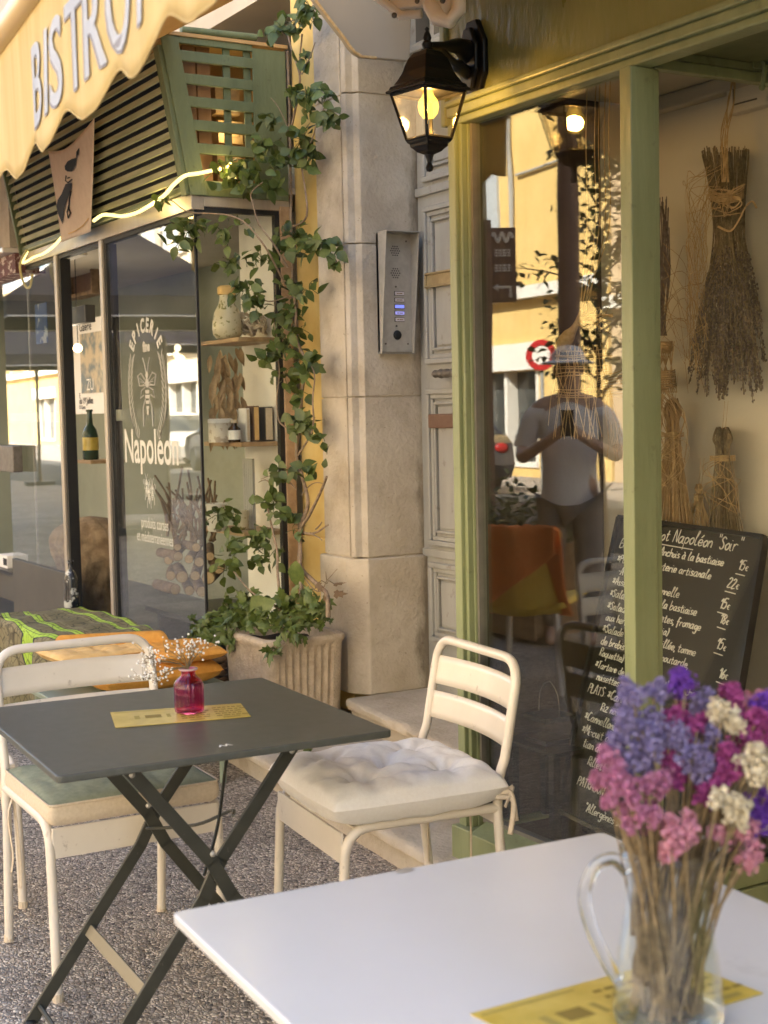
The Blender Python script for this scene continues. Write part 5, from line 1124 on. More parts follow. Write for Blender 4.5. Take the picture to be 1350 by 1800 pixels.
def floret(mb, p, R, ax):
    ax = ax.normalized(); u = ax.orthogonal().normalized(); w_ = ax.cross(u); n = 6; vs = [p-ax*R*.55]
    for k in range(n):
        a_ = 2*math.pi*k/n; rr = R*(1.0 if k % 2 else .72)*r3.uniform(.8, 1.2); vs.append(p+(u*math.cos(a_)+w_*math.sin(a_))*rr+ax*R*r3.uniform(-.1, .45))
    mb.add(vs, [(0, 1+k, 1+(k+1) % n) for k in range(n)])
for (x, y, rp_, k, d, own) in heads:
    c_ = PD(x, y, d); R = rp_*d/FPX; base = jc+V((r3.uniform(-.03, .03), r3.uniform(-.03, .03), .015)); mb = MB()
    nn = int(40+R*4200)
    subs = [c_+V((r3.gauss(0, 1), r3.gauss(0, 1), r3.gauss(0, 1))).normalized()*R*r3.uniform(.3, .75) for _ in range(4)]
    for _ in range(nn):
        sc0 = r3.choice(subs); dv = V((r3.gauss(0, 1), r3.gauss(0, 1), r3.gauss(0, 1)+.35)).normalized(); floret(mb, sc0+V((dv.x, dv.y, dv.z*1.2))*R*(.15+.5*r3.random()**.6), r3.uniform(.0024, .0043), dv+V((r3.uniform(-.4, .4), r3.uniform(-.4, .4), r3.uniform(-.3, .5))))
    mb.build('flower_head', FM[k], t)
    if own or r3.random() < .3: st.tube(smooth_path([base, base+(c_-base)*.5+V((r3.uniform(-.006, .006), r3.uniform(-.006, .006), .012)), c_], 5), r3.uniform(.0010, .0020), 5)
for _ in range(24):
    b0 = jc+V((r3.uniform(-.032, .012), r3.uniform(-.036, .02), .015)); e = jc+V((r3.uniform(-.05, .05), r3.uniform(-.05, .06), r3.uniform(.19, .30)))
    st.tube(smooth_path([b0, lerp(b0, e, .5)+V((r3.uniform(-.008, .008), r3.uniform(-.008, .008), 0)), e], 4), r3.uniform(.0014, .0036), 5)
for _ in range(26):   # dry winged strips along the stems
    b0 = jc+V((r3.uniform(-.034, .02), r3.uniform(-.036, .024), r3.uniform(.02, .10))); e = b0+V((r3.uniform(-.02, .02), r3.uniform(-.02, .02), r3.uniform(.05, .12))); wv = CR*r3.uniform(.002, .005)
    st.add([b0-wv, b0+wv, lerp(b0, e, .6)+wv*1.6+V((0, 0, .002)), e, lerp(b0, e, .5)-wv*1.5], [(0, 1, 2, 3, 4)])
st.build('stems', M['lavstem'], t, smooth=60)
# ================================================================== BENCH WITH CLOTH, CUSHIONS
t = thing('low_bench', 'low dark bench hidden under the printed green cloth', 'bench', (-6.06, 1.98, 0))
MB().box(-6.58, -5.55, 1.82, 2.16, .47, .51).build('seat', M['log'], t)
for x in (-6.5, -5.65):
    for y in (1.86, 2.10): MB().box(x, x+.06, y, y+.05, 0.0, .47).build('leg', M['log'], t)
t = thing('printed_cloth', 'green and khaki printed cloth draped over the low bench', 'cloth', (-6.06, 1.98, .515))
def drape(u, v):
    x = lerp(-6.66, -5.50, u); L = 1.02*v
    top = .42
    if L < .04: y, z = 2.19, .47+L
    elif L < .04+top: y, z = 2.19-(L-.04), .522
    else:
        h = L-.04-top; k = min(1, h/.06); y, z = 2.19-top-.035*math.sin(k*math.pi/2)-.02*math.sin(x*17)*min(1, h*3), .522-(.03*(1-math.cos(k*math.pi/2)) if h < .06 else .03+(h-.06))
    e = max(0, (-6.56-x)/.10); z -= .22*e*e
    e2 = max(0, (x+5.60)/.1); z -= .05*e2*e2
    z += mnoise.noise(V((x*5, y*6, 1)))*.008 + .004*math.sin(x*23+y*15); z = max(z, .02)
    if L < .46: y += .02*math.sin(x*6)
    return V((x, y, z))
MB().grid(drape, 90, 90).build('cloth', M['cloth'], t, smooth=180, solid=.003)
t = thing('green_bench', 'pale green metal bench carrying the orange cushions', 'bench', (-5.22, 1.92, 0))
gp = mat('pale_green_metal', (0.22, 0.27, 0.2), (0.27, 0.32, 0.25), 0.4, 8)
MB().box(-5.50, -4.95, 1.58, 2.26, .355, .375).build('seat', gp, t, bevel=.004)
for x in (-5.47, -5.01):
    for y in (1.62, 2.20): MB().tube([(x, y, 0), (x, y, .355)], .014, 8).build('leg', gp, t)
def cushion(label, loc, rz, hx, hy, h, m_, tufts, tilt=None):
    t = thing('seat_pad', label, 'cushion', loc, rz, 'orange seat pads on the green bench'); pillow(t, m_, hx, hy, 0, h, tufts, loc[0]*3, wr=.005)
    if tilt: t.rotation_euler = (tilt[0], tilt[1], rz)
    return t
grid6 = [(a, b, .014) for a in (-.6, -.2, .2, .6) for b in (-.5, 0, .5)]
cushion('flat ochre orange pad lowest on the green bench', (-5.22, 1.98, .376), .05, .20, .25, .115, M['orange'], [(0, 0, .02)])
cushion('small ochre pad stacked on the flat pad behind the vase', (-5.16, 2.10, .478), -.05, .17, .14, .06, M['orange'], [(0, 0, .018)])
cushion('peach tufted pad lying beside the printed cloth', (-5.30, 1.80, .486), .05, .16, .20, .07, M['peach'], grid6)
t = thing('bolster', 'dark orange canvas bolster standing behind the tufted pad', 'cushion', (-5.55, 1.78, .40))
a, b = PZ(100, 1150, .5), PZ(292, 1140, .5)
MB().grid(lambda u, v: V((lerp(a.x, b.x, u), lerp(a.y, b.y, u), .49))+V((.06*math.cos(6.283*v), .02*math.cos(6.283*v), .085*math.sin(6.283*v)))*(1 if .03 < u < .97 else .6), 20, 20).build('cover', M['orange'], t, smooth=180)
# ornamental bottle on the cloth
q = V((-6.55, 2.12, .525))
t = thing('dark_bottle', 'black patterned bottle standing on the printed cloth', 'bottle', q)
mb = MB().lathe([(0, 0), (.035, 0), (.038, .01), (.036, .05), (.030, .09), (.033, .13), (.024, .165), (.012, .18), (.012, .21), (.016, .212), (.016, .225), (0, .226)], q, 18)
mb.build('body', mat('patterned_glaze', (0.012, 0.014, 0.02), (0.45, 0.45, 0.43), .25, 14, lo=.52, hi=.56), t, smooth=60)
# ================================================================== GROCERY INTERIOR
def put(name, label, cat, loc, parts, group=None):
    t = thing(name, label, cat, loc, 0, group)
    for nm, mb, m_, kw in parts: mb.build(nm, m_, t, **kw)
    return t
S = {'smooth': 50}
zs1, zs2, zs3 = 1.776, 1.298, .886
def onshelf(x, y, zsh): q = PX(x, y, -6.06); return V((q.x, q.y, zsh))
flor = mat('flowered_glaze', (0.62, 0.55, 0.38), (0.22, 0.20, 0.07), .3, 46, lo=.56, hi=.6)
q = onshelf(400, 580, zs1)
put('painted_canister', 'flower painted ceramic flask on the top grocery shelf', 'canister', q, [
 ('body', MB().lathe([(0, 0), (.05, 0), (.068, .02), (.07, .07), (.06, .12), (.04, .155), (.034, .18), (.034, .2)], q, 24), flor, S), ('lid', MB().lathe([(.036, .2), (.042, .203), (.042, .235), (.03, .243), (0, .245)], q, 20), M['peach'], S)])
q = onshelf(450, 585, zs1); mb = MB(); r4 = random.Random(4)
for k in range(26):
    a_ = r4.uniform(0, 6.28); p0 = q+V((.05*math.cos(a_), .05*math.sin(a_), r4.uniform(.01, .1))); mb.tube(smooth_path([p0, p0+V((r4.uniform(-.05, .05), -.02, .03)), q+V((r4.uniform(-.05, .05), r4.uniform(-.06, .0), r4.uniform(.02, .13)))], 5), .007, 6)
put('knotted_ornament', 'white knotted ceramic ornament on the top grocery shelf', 'ornament', q, [('knot', mb, M['linenbeige'], {'smooth': 180})])
q = onshelf(388, 765, zs2)
put('round_tin', 'pale printed round tin on the middle grocery shelf', 'tin', q, [('body', MB().lathe([(0, 0), (.056, 0), (.056, .095), (0, .095)], q, 26), mat('printed_tin', (0.55, 0.5, 0.42), (0.36, 0.3, 0.24), .4, 30, lo=.55, hi=.6), S), ('lid', MB().lathe([(.056, .09), (.058, .09), (.058, .106), (.05, .109), (0, .109)], q, 26), M['linen'], S)])
q = onshelf(408, 768, zs2)+V((.07, -.02, 0))
put('medicine_jar', 'small brown jar with pale label before the round tin', 'jar', q, [('body', MB().lathe([(0, 0), (.027, 0), (.029, .005), (.029, .062), (.014, .075), (.014, .09), (0, .09)], q, 18), mat('amber_glass', (0.05, 0.028, 0.012), None, .15), S), ('label', MB().lathe([(.0295, .012), (.0295, .055)], q, 18), M['linen'], S), ('cap', MB().lathe([(.016, .088), (.016, .103), (0, .104)], q, 14), M['linenbeige'], S)])
for (x, w_, h_, m_, lab) in [(424, .020, .155, M['linen'], 'thin pale book next to the round tin'), (437, .030, .165, M['brown'], 'gilt patterned brown book in the shelf row'), (457, .042, .16, M['darkgrey'], 'thick dark grey book beside the leaning board')]:
    q = onshelf(x, 775, zs2); t = thing('book', lab, 'book', q, 0, 'books on the middle grocery shelf')
    mb = MB().box(q.x-.09, q.x+.06, q.y, q.y+w_, zs2, zs2+h_); mb.build('cover', m_, t, bevel=.002)
    MB().box(q.x+.0605, q.x+.062, q.y+.004, q.y+w_-.004, zs2+.006, zs2+h_-.006).build('pages', M['peach'] if m_ is M['brown'] else M['linenbeige'], t)
q = onshelf(470, 775, zs2); t = thing('leaning_board', 'plain grey board leaning behind the books', 'board', q)
MB().prism([(q.x-.2, q.y+.02, zs2), (q.x+.1, q.y+.02, zs2), (q.x+.1, q.y+.06, zs2+.25), (q.x-.2, q.y+.06, zs2+.25)], (0, .006, 0)).build('panel', M['door'], t)
q = onshelf(382, 935, zs3)
put('printed_mug', 'white mug printed with small figures on the lowest grocery shelf', 'mug', q, [('body', MB().lathe([(0, 0), (.04, 0), (.045, .01), (.047, .115), (.050, .12), (.050, .127), (.044, .13), (.043, .02), (0, .02)], q, 22), mat('figure_print', (0.62, 0.58, 0.5), (0.2, 0.17, 0.13), .35, 34, lo=.6, hi=.63), S)])
q = onshelf(425, 938, zs3)
put('printed_mug', 'second printed mug half hidden by ivy on the lowest shelf', 'mug', q, [('body', MB().lathe([(0, 0), (.03, 0), (.034, .01), (.035, .09), (.033, .09), (.032, .01), (0, .01)], q, 20), flor, S)])
for (x, lab, tl) in [(435, 'grey slatted board leaning nearer the log stack', .02), (465, 'grey slatted board leaning nearer the planter ivy', .05)]:
    q = onshelf(x, 930, zs3); t = thing('slatted_board', lab, 'board', q, 0, 'slatted boards under the middle shelf'); mb = MB()
    for k in range(5): mb.box(q.x-.08+k*.022, q.x-.06+k*.022, q.y+tl, q.y+tl+.012, zs3, zs3+.33)
    mb.build('slats', M['door'], t)
# dried leaf garland
q = PX(395, 610, -6.12); t = thing('leaf_garland', 'hanging garland of dried brown leaves under the top shelf', 'garland', q); mb = MB(); r5 = random.Random(8)
for k in range(95):
    z = -r5.random()*.40; w_ = .075*(1-abs(z+.15)*1.2)
    leaf(mb, q+V((r5.uniform(-.05, .05), r5.uniform(-w_, w_), z)), V((r5.uniform(-.3, .3), r5.uniform(-.4, .4), -1)), V((1, -.5, r5.uniform(-.4, .4))), r5.uniform(.07, .12), .026)
mb.build('dry_leaves', mat('tan_leaf', (0.26, 0.165, 0.085), (0.40, 0.28, 0.16), .8, 20), t, smooth=180)
# firewood rack
t = thing('log_stack', 'stack of cut logs on a dark rack inside the grocery', 'log stack', PY(325, 1060, 3.0)); r6 = random.Random(2)
mb, me_ = MB(), MB()
for (x, y, rp_) in [(296, 985, 8), (313, 978, 9), (332, 983, 8), (350, 988, 9), (369, 978, 8), (300, 1012, 9), (320, 1014, 11), (343, 1012, 9), (366, 1016, 12), (385, 1000, 9), (308, 1036, 10), (333, 1038, 9), (355, 1040, 10), (312, 962, 7), (345, 962, 8)]:
    p = PY(x, y, 2.88); r = rp_*(p-CP).length/FPX; a_ = V((-.9, .35+r6.uniform(-.2, .2), r6.uniform(-.05, .05))).normalized()
    mb.tube([p, p+a_*.25, p+a_*.5], [r*.98, r*1.05, r], 10); 
    b_ = a_.orthogonal().normalized(); c_ = a_.cross(b_); me_.add([p-a_*.002+(b_*math.cos(k*.628)+c_*math.sin(k*.628))*r*.88 for k in range(10)], [list(range(10))])
mb.build('logs', M['log'], t, smooth=60); me_.build('log_ends', M['logend'], t)
a = PY(300, 1062, 2.95); b = PY(390, 1048, 2.95); MB().box(a.x, b.x, 2.8, 3.3, .36, .385).box(a.x+.05, a.x+.08, 2.85, 3.2, .14, .36).box(b.x-.08, b.x-.05, 2.85, 3.2, .14, .36).build('rack', M['black'], t)
t = thing('branch_bundle', 'tangle of bare brown branches above the log stack', 'branches', PY(325, 960, 3.05)); mb = MB()
for k in range(60):
    p = PY(r6.uniform(292, 378), r6.uniform(895, 965), r6.uniform(2.95, 3.2)); d = V((r6.uniform(-.5, .5), r6.uniform(-.2, .2), r6.uniform(.2, .8))); mb.tube(smooth_path([p, p+d*.16+V((.02, 0, .01)), p+d*.34]), [.009]*6+[.006]*7, 5)
mb.build('twigs', M['log'], t, smooth=60)
# burlap covered stump by the door
q = PY(160, 1068, 2.95); t = thing('gnarled_stump', 'gnarled pale brown stump standing inside the grocery door', 'stump', (q.x, q.y, .14)); mb = MB(); zb = .14
def stump(u, v):
    a_ = 6.283*u; z = lerp(zb, .80, v); r = lerp(.11, .20, min(1, v*1.6))*(1 if v < .8 else math.sqrt(max(0, 1-((v-.8)/.2)**2))*.98+.02)
    r *= 1+.28*mnoise.noise(V((math.cos(a_)*2, math.sin(a_)*2, z*4)))+.1*mnoise.noise(V((math.cos(a_)*7, math.sin(a_)*7, z*12)))
    return V((q.x+.05+r*math.cos(a_)*1.5, q.y+r*math.sin(a_), z))
mb.grid(stump, 48, 48); mb.build('wood', mat('stump_bark', (0.20, 0.13, 0.075), (0.40, 0.29, 0.18), .9, 9, bump=.8), t, smooth=180)
q = PY(137, 612, 2.9); t = thing('pendant_bulb', 'small lit globe bulb hanging before the gallery poster', 'lamp', q)
MB().ball(q, .028, 14, 10).build('globe', emit('pendant_globe', (1, .72, .34), .9), t, smooth=180); MB().tube([q+V((0, 0, .025)), V((q.x, q.y, 2.42))], .003, 5).build('flex', M['inkblack'], t)
pl = bpy.data.lights.new('pendant_light', 'POINT'); pl.energy = 1.1; pl.color = (1, .86, .66); pl.shadow_soft_size = .06; po = bpy.data.objects.new('pendant_light', pl); C.objects.link(po); po.location = (0, -.06, 0); po.parent = t
# small shelf and bottle by the poster
q = PY(160, 808, 2.95); t = thing('wall_ledge', 'small wooden ledge under the green bottle', 'shelf', (q.x, 2.95, q.z)); MB().box(q.x-.10, q.x+.2, 2.88, 3.1, q.z-.02, q.z).build('board', M['wood'], t)
q = V((q.x+.0, 2.95, q.z)); put('green_bottle', 'green liqueur bottle with yellow label on the small ledge', 'bottle', q, [('body', MB().lathe([(0, 0), (.045, 0), (.05, .01), (.05, .15), (.04, .19), (.02, .22), (.017, .30), (.022, .302), (.022, .315), (0, .316)], q, 20), mat('bottle_green', (0.03, 0.055, 0.04), None, .12), S), ('label', MB().lathe([(.0508, .06), (.0508, .14)], q, 20), M['paper'], {})])
# poster
a, b = PY(126, 566, 3.2), PY(212, 726, 3.2); t = thing('gallery_poster', 'white gallery poster with a painted harbour seen beside the mullion', 'poster', (a.x, 3.2, b.z))
wP = a.x-b.x; MB().box(a.x, b.x+.02, 3.2, 3.206, b.z, a.z).build('sheet', M['linen'], t)
pm = mat('painted_picture', (0.16, 0.2, 0.22), (0.50, 0.42, 0.3), .7, 7, 3, lo=.42, hi=.58)
c_, d = PY(141, 588, 3.199), PY(205, 688, 3.199); MB().box(c_.x, d.x, 3.194, 3.199, d.z, c_.z).build('picture', pm, t)
mb = MB()
for (x, y, s_, txt, col) in [(158, 583, .085, 'Galerie', 0), (160, 700, .05, 'E', 0), (158, 710, .06, 'du 19 Juillet', 0), (158, 719, .035, '15 Cours', 0)]:
    q = PY(140, y, 3.1995); put_text(mb, txt, s_, lambda u, v: V((q.x+u, 3.198, q.z+v)), center=False, bold=.001)
mb.build('poster_text', M['inkblack'], t); mb = MB(); q = PY(152, 686, 3.19); put_text(mb, 'ZU', .11, lambda u, v: V((q.x+u, 3.192, q.z+v)), center=False); mb.build('title_text', M['linen'], t)
# things near the grocery ceiling and on the door
a, b = PY(126, 462, 3.3), PY(172, 516, 3.3); t = thing('wooden_crate', 'shallow wooden crate hung high inside the grocery', 'crate', (a.x, 3.3, b.z)); MB().box(a.x, b.x+.1, 3.3, 3.36, b.z, a.z).build('back', M['brown'], t); mb = MB(); frame(mb, a.x-.01, b.x+.11, b.z-.01, a.z+.01, .025, 3.22, 3.30); mb.build('frame', M['log'], t)
a, b = PY(112, 545, 2.62), PY(156, 566, 2.62); t = thing('door_closer', 'grey door closer on the grocery door frame', 'door closer', (a.x, 2.62, b.z)); MB().box(a.x+.06, b.x, 2.6, 2.66, b.z, a.z).build('body', M['darkgrey'], t, bevel=.004); MB().box(a.x-.03, a.x+.055, 2.6, 2.63, b.z-.02, a.z+.02).build('bracket', M['greymetal'], t, bevel=.003)
a, b = PY(61, 536, 2.6), PY(84, 602, 2.6); t = thing('blue_leaflet', 'blue leaflet stuck behind the grocery door glass', 'leaflet', (a.x, 2.6, b.z)); MB().box(a.x, b.x, 2.6, 2.603, b.z, a.z).build('sheet', mat('blue_print', (0.04, 0.10, 0.30), (0.5, 0.55, 0.62), .6, 9, 2, lo=.55, hi=.6), t)
a, b = PY(-6, 782, 2.49), PY(38, 830, 2.49); t = thing('lock_box', 'grey metal lock box on the glass grocery door', 'lock', (a.x, 2.49, b.z)); MB().box(a.x, b.x, 2.44, 2.5, b.z, a.z).build('case', M['iron'], t, bevel=.006)
q = PY(8, 998, 2.8); t = thing('cardboard_box', 'small white cardboard box on the counter behind glass', 'box', (q.x, 2.8, q.z)); MB().box(q.x-.15, q.x+.08, 2.8, 2.95, q.z, q.z+.09).build('carton', M['linen'], t); MB().box(q.x-.02, q.x+.07, 2.797, 2.799, q.z+.02, q.z+.07).build('printed_label', M['inkblack'], t)
MBt = MB().box(q.x-.4, q.x+.5, 2.75, 3.1, q.z-.03, q.z-.002); t = thing('display_counter', 'dark counter carrying the white cardboard box', 'counter', (q.x, 2.9, .14)); MBt.build('top', M['black'], t); MB().box(q.x-.38, q.x+.48, 2.78, 3.08, .14, q.z-.031).build('base', M['darkgrey'], t)
# wicker basket behind the planter
q = PZ(388, 1180, .17); q = V((-5.70, 2.42, .11)); t = thing('wicker_basket', 'dark wicker basket half hidden behind the planter ivy', 'basket', q); mb = MB()
for k in range(9): mb.tube([q+V((.10*math.cos(a_*.3927)*(1+.02*k), .10*math.sin(a_*.3927)*(1+.02*k)+(.004 if a_ % 2 else -.004), .02+.03*k)) for a_ in range(16)], .012, 6, closed=True)
mb.build('weave', M['log'], t, smooth=180)
# ================================================================== DISPLAY WINDOW CONTENT
TLc, TRc = PY(1090, 910, 2.80), PY(1345, 945, 2.74); BLc = PY(983, 1425, 2.44); BRc = BLc+(TRc-TLc)*1.02
eu = (TRc-TLc); ev = (BLc-TLc); W_ = eu.length; H_ = ev.length; eu.normalize(); nb = eu.cross(-ev).normalized(); evn = ev.normalized()
if nb.y > 0: nb = -nb
t = thing('chalkboard', 'black chalkboard menu in white handwriting leaning in the window', 'chalkboard', (BLc+BRc)/2)
MB().prism([TLc, TRc, BRc, BLc], -nb*.018).build('panel', M['board'], t, bevel=.002)
mb = MB()
for a, b in ((TLc, TRc), (TRc, BRc), (BRc, BLc), (BLc, TLc)): mb.bar(a+nb*.002, b+nb*.002, (b-a).cross(nb), .012, .02)
mb.build('rim', M['black'], t)
mb = MB()
def bp(x, y): return TLc+eu*x+evn*y+nb*.0015
lines = [(.125, .055, 'Bistrot Napoléon "Soir"', .0325, .14), (.03, .10, 'Entrées:', .024, 0), (.215, .105, '*Anchois à la bastiaise', .0205, 0), (.575, .108, '15€', .024, 1),
 (.03, .152, '*Planche charcuterie artisanale', .0215, 0), (.545, .166, '22€', .024, 1), (.05, .192, '-A Partager', .02, 0), (.03, .228, '*Assiette traditionnelle', .021, 0), (.53, .232, '15€', .023, 1),
 (.03, .270, '*Salade anchois à la bastiaise', .021, 0), (.54, .276, '18€', .023, 1), (.03, .312, '*Salade (Coppa, tomates, fromage', .0205, 0), (.035, .350, 'aux herbes, pin, batavia)', .02, 0), (.545, .352, '15€', .023, 1),
 (.03, .39, '*Salade bio ricotta grillée, tomme', .020, 0), (.035, .43, 'de brebis aux pousses moutarde,', .020, 0), (.575, .432, '16€', .023, 1), (.04, .468, 'Roquette)', .02, 0),
 (.03, .508, '*Tartare de thon jaune, menthe fraîche', .0185, 0), (.05, .546, 'noisettes torréfiées', .020, 0), (.02, .592, 'PLATS: *Carré de porc', .022, 0), (.10, .635, 'Riz noir', .021, 0), (.03, .68, '*Cannelloni', .022, 0), (.03, .722, '*Mi-cuit de thon', .021, 0), (.05, .762, 'tian de légumes', .021, 0), (.09, .81, 'Rillettes', .020, 0), (.06, .88, 'PATRASON', .022, 0), (.12, .945, '"Allergènes sur', .020, 0)]
for (x, y, s_, size, ul) in lines:
    y *= H_/0.98
    xe = chalk_line(mb, s_, lambda u, v, y=y: bp(u, y-v*.86), size*.70, .0018, x0=x)
    if ul: mb.tube([bp(x-.005 if ul == 1 else x+.02, y+.012), bp(xe-.01 if ul == 1 else xe-.2, y+.014)], .0016, 4)
mb.build('handwriting', M['chalk'], t)
# lavender and straw bundles on the wall
r7 = random.Random(21)
def P2(x, y, o=0.0): return PY(x, y, 2.90-o)
t = thing('lavender_bundle', 'large dried lavender bundle hanging upside down by raffia', 'dried flowers', P2(1288, 420))
st, bd, hk = MB(), MB(), MB()
for k in range(130):
    u = r7.random(); o = r7.uniform(0, .06)*(1-abs(2*u-1)**2)
    tx = lerp(1233, 1317, u); wx = lerp(1256, 1309, u)+r7.uniform(-4, 4)
    bx = lerp(1238, 1330, u)+r7.uniform(-18, 18); by = r7.uniform(560, 705)
    if k < 14: bx = r7.uniform(1206, 1245); by = r7.uniform(600, 680)
    if k > 122: bx = r7.uniform(1320, 1344); by = r7.uniform(640, 718)
    pts = smooth_path([P2(tx, 262+r7.uniform(-6, 14), o), P2(wx, 400, o+.015), P2(lerp(wx, bx, .55), lerp(400, by, .5), o+.02), P2(bx, by, o*.8+.01)], 6)
    st.tube(pts, r7.uniform(.0011, .002), 5)
    n = len(pts); L0 = r7.uniform(.45, .62)
    for i in range(int(n*L0), n-1):
        for q in range(3):
            p = lerp(pts[i], pts[i+1], q/3.0)
            for _ in range(2): (bd if r7.random() < .72 else hk).ball(p+V((r7.uniform(-.005, .005), r7.uniform(-.005, .005), r7.uniform(-.005, .005))), (r7.uniform(.0018, .0032), r7.uniform(.0018, .0032), r7.uniform(.003, .0048)), 5, 4)
st.build('stem', M['lavstem'], t, smooth=60); bd.build('flower_spike', M['lavbud'], t, smooth=180); hk.build('husk', M['lavhusk'], t, smooth=180)
ra = MB()
for k in range(9): ra.tube(smooth_path([P2(1290+r7.uniform(-3, 3), 130, .02), P2(1285+r7.uniform(-7, 7), 180, .03), P2(1276+r7.uniform(-9, 9), 240, .05), P2(1274+r7.uniform(-6, 8), 320, .08)], 5), r7.uniform(.0012, .0025), 5, flat=.5)
for k in range(16):
    y = r7.uniform(330, 352); ra.tube(smooth_path([P2(1246, y+r7.uniform(-4, 4), .03), P2(1268, y+6+r7.uniform(-6, 6), .085), P2(1295, y+4, .08), P2(1308, y-4, .02)], 5), .0016, 5)
for k in range(9): ra.tube(smooth_path([P2(1268+r7.uniform(-12, 16), 345, .085)]+[P2(1270+r7.uniform(-26, 40), 345+r7.uniform(-25, 38), .095) for _ in range(3)], 5), .0016, 5, flat=.5)
ra.tube(smooth_path([P2(1262, 398, .09), P2(1283, 406, .09), P2(1297, 390, .09), P2(1310, 365, .08), P2(1322, 354, .07), P2(1330, 366, .07)], 6), .003, 6, flat=.35)
ra.tube(smooth_path([P2(1285, 345, .09), P2(1302, 350, .095), P2(1290, 365, .095), P2(1276, 358, .09)], 6), .003, 6, flat=.35)
for k in range(26):
    x0 = r7.uniform(1240, 1275); y0 = r7.uniform(280, 350); xs_ = [r7.uniform(1205, 1245) for _ in range(5)]; ys_ = sorted([y0+r7.uniform(10, 330) for _ in range(5)])
    ra.tube(smooth_path([P2(x0, y0, .07)]+[P2(x, y, r7.uniform(.03, .09)) for x, y in zip(xs_, ys_)], 5), r7.uniform(.0006, .0011), 4)
ra.build('raffia_tie', M['straw'], t, smooth=60)
t = thing('nail', 'small iron nail in the white wall by the raffia', 'nail', P2(1290, 188)); MB().tube([PY(1284, 188, 2.95), PY(1293, 188, 2.92)], .0016, 6).build('nail_shank', M['iron'], t)
def wheat(label, x, ytop, ybot, wt, wb, Y, mm, nst=70):
    t = thing('straw_bundle', label, 'dried bundle', PY(x, ytop, Y), 0, 'straw bundles on the display wall'); st = MB(); ra = MB()
    for k in range(nst):
        u = r7.random(); a_ = r7.uniform(0, 6.28); o = .035*math.sin(a_)
        tx = x+wt*(u-.5)*2*.8; wx = x+wt*.8*(u-.5)*1.4; bx = x+wb*(u-.5)*2+r7.uniform(-5, 5); yw = lerp(ytop, ybot, .28)
        st.tube(smooth_path([PY(x+(tx-x)*.6, ytop+r7.uniform(0, 10), Y-.03-o*.4), PY(tx, lerp(ytop, yw, .4), Y-.04-o), PY(wx, yw, Y-.04-o), PY(bx, ybot+r7.uniform(-12, 12), Y-.03-o)], 5), r7.uniform(.0014, .0024), 5)
    yw = lerp(ytop, ybot, .28)
    for k in range(10): ra.tube(smooth_path([PY(x-wt*1.0, yw+r7.uniform(-5, 5), Y-.04), PY(x, yw+r7.uniform(-4, 8), Y-.095), PY(x+wt*1.0, yw+r7.uniform(-5, 5), Y-.04)], 5), .0016, 5)
    for k in range(10):
        p0 = PY(x+r7.uniform(-wt, wt), yw, Y-.09); ra.tube(smooth_path([p0]+[PY(x+r7.uniform(-wt*1.8, wt*1.4), yw+d+r7.uniform(0, 20), Y-.08) for d in (15, 40, 80)], 5), .001, 4)
    for k in range(2): ra.tube([PY(x+k*5, ytop+4, Y-.05), PY(x+4+k*6, ytop-45, Y-.03)], .001, 4)
    st.build('stalk', mm, t, smooth=60); ra.build('raffia_tie', M['straw'], t, smooth=60)
wheat('short straw bundle hanging below the large lavender bundle', 1270, 750, 945, 22, 34, 2.93, M['lavstem'])
wheat('straw bundle hanging close beside the green post', 1182, 700, 925, 20, 34, 2.88, M['straw2'])
wheat('thin straw bundle between post and short bundle', 1228, 850, 930, 8, 18, 2.93, M['straw'], 26)
t = thing('woven_holder', 'dark woven straw holder with dried spikes behind the green post', 'straw ornament', PY(1165, 600, 2.85)); mb, m2 = MB(), MB(); Yh = 2.85
for k in range(60):
    x = r7.uniform(1135, 1185); m2.tube(smooth_path([PY(1150+r7.uniform(-12, 22), 590, Yh), PY(lerp(1155, x, .7)+r7.uniform(-4, 4), 480, Yh-.03), PY(x-6+r7.uniform(-6, 6), r7.uniform(345, 470), Yh-.02)], 5), .0016, 5)
for k in range(14):
    y = 600+k*3 if k < 6 else 650+(k-6)*4; x1 = 1181+(y-600)*.1
    mb.tube(smooth_path([PY(1128, y+r7.uniform(-3, 3), Yh), PY(1150, y+3, Yh-.07), PY(x1-5, y+2, Yh-.06), PY(x1, y, Yh)], 5), .0028, 5)
for k in range(24): mb.tube([PY(1130+k*2.4, 600, Yh-.05), PY(1130+((k*7) % 24)*2.6, 690, Yh-.05)], .0016, 5)
for k in range(22): mb.tube(smooth_path([PY(1150+r7.uniform(-20, 30), 680, Yh-.05), PY(1165+r7.uniform(-20, 40), 740, Yh-.05), PY(1180+r7.uniform(-40, 40), r7.uniform(760, 880), Yh-.03)], 5), .0013, 5)
for k in range(18): mb.tube(smooth_path([PY(1165, r7.uniform(420, 600), Yh-.03), PY(1195+r7.uniform(-10, 15), r7.uniform(430, 640), Yh-.06), PY(1215+r7.uniform(-10, 25), r7.uniform(460, 720), Yh-.05)], 5), .0009, 4)
mb.build('weave', M['straw2'], t, smooth=60); m2.build('spikes', M['lavbud'], t)
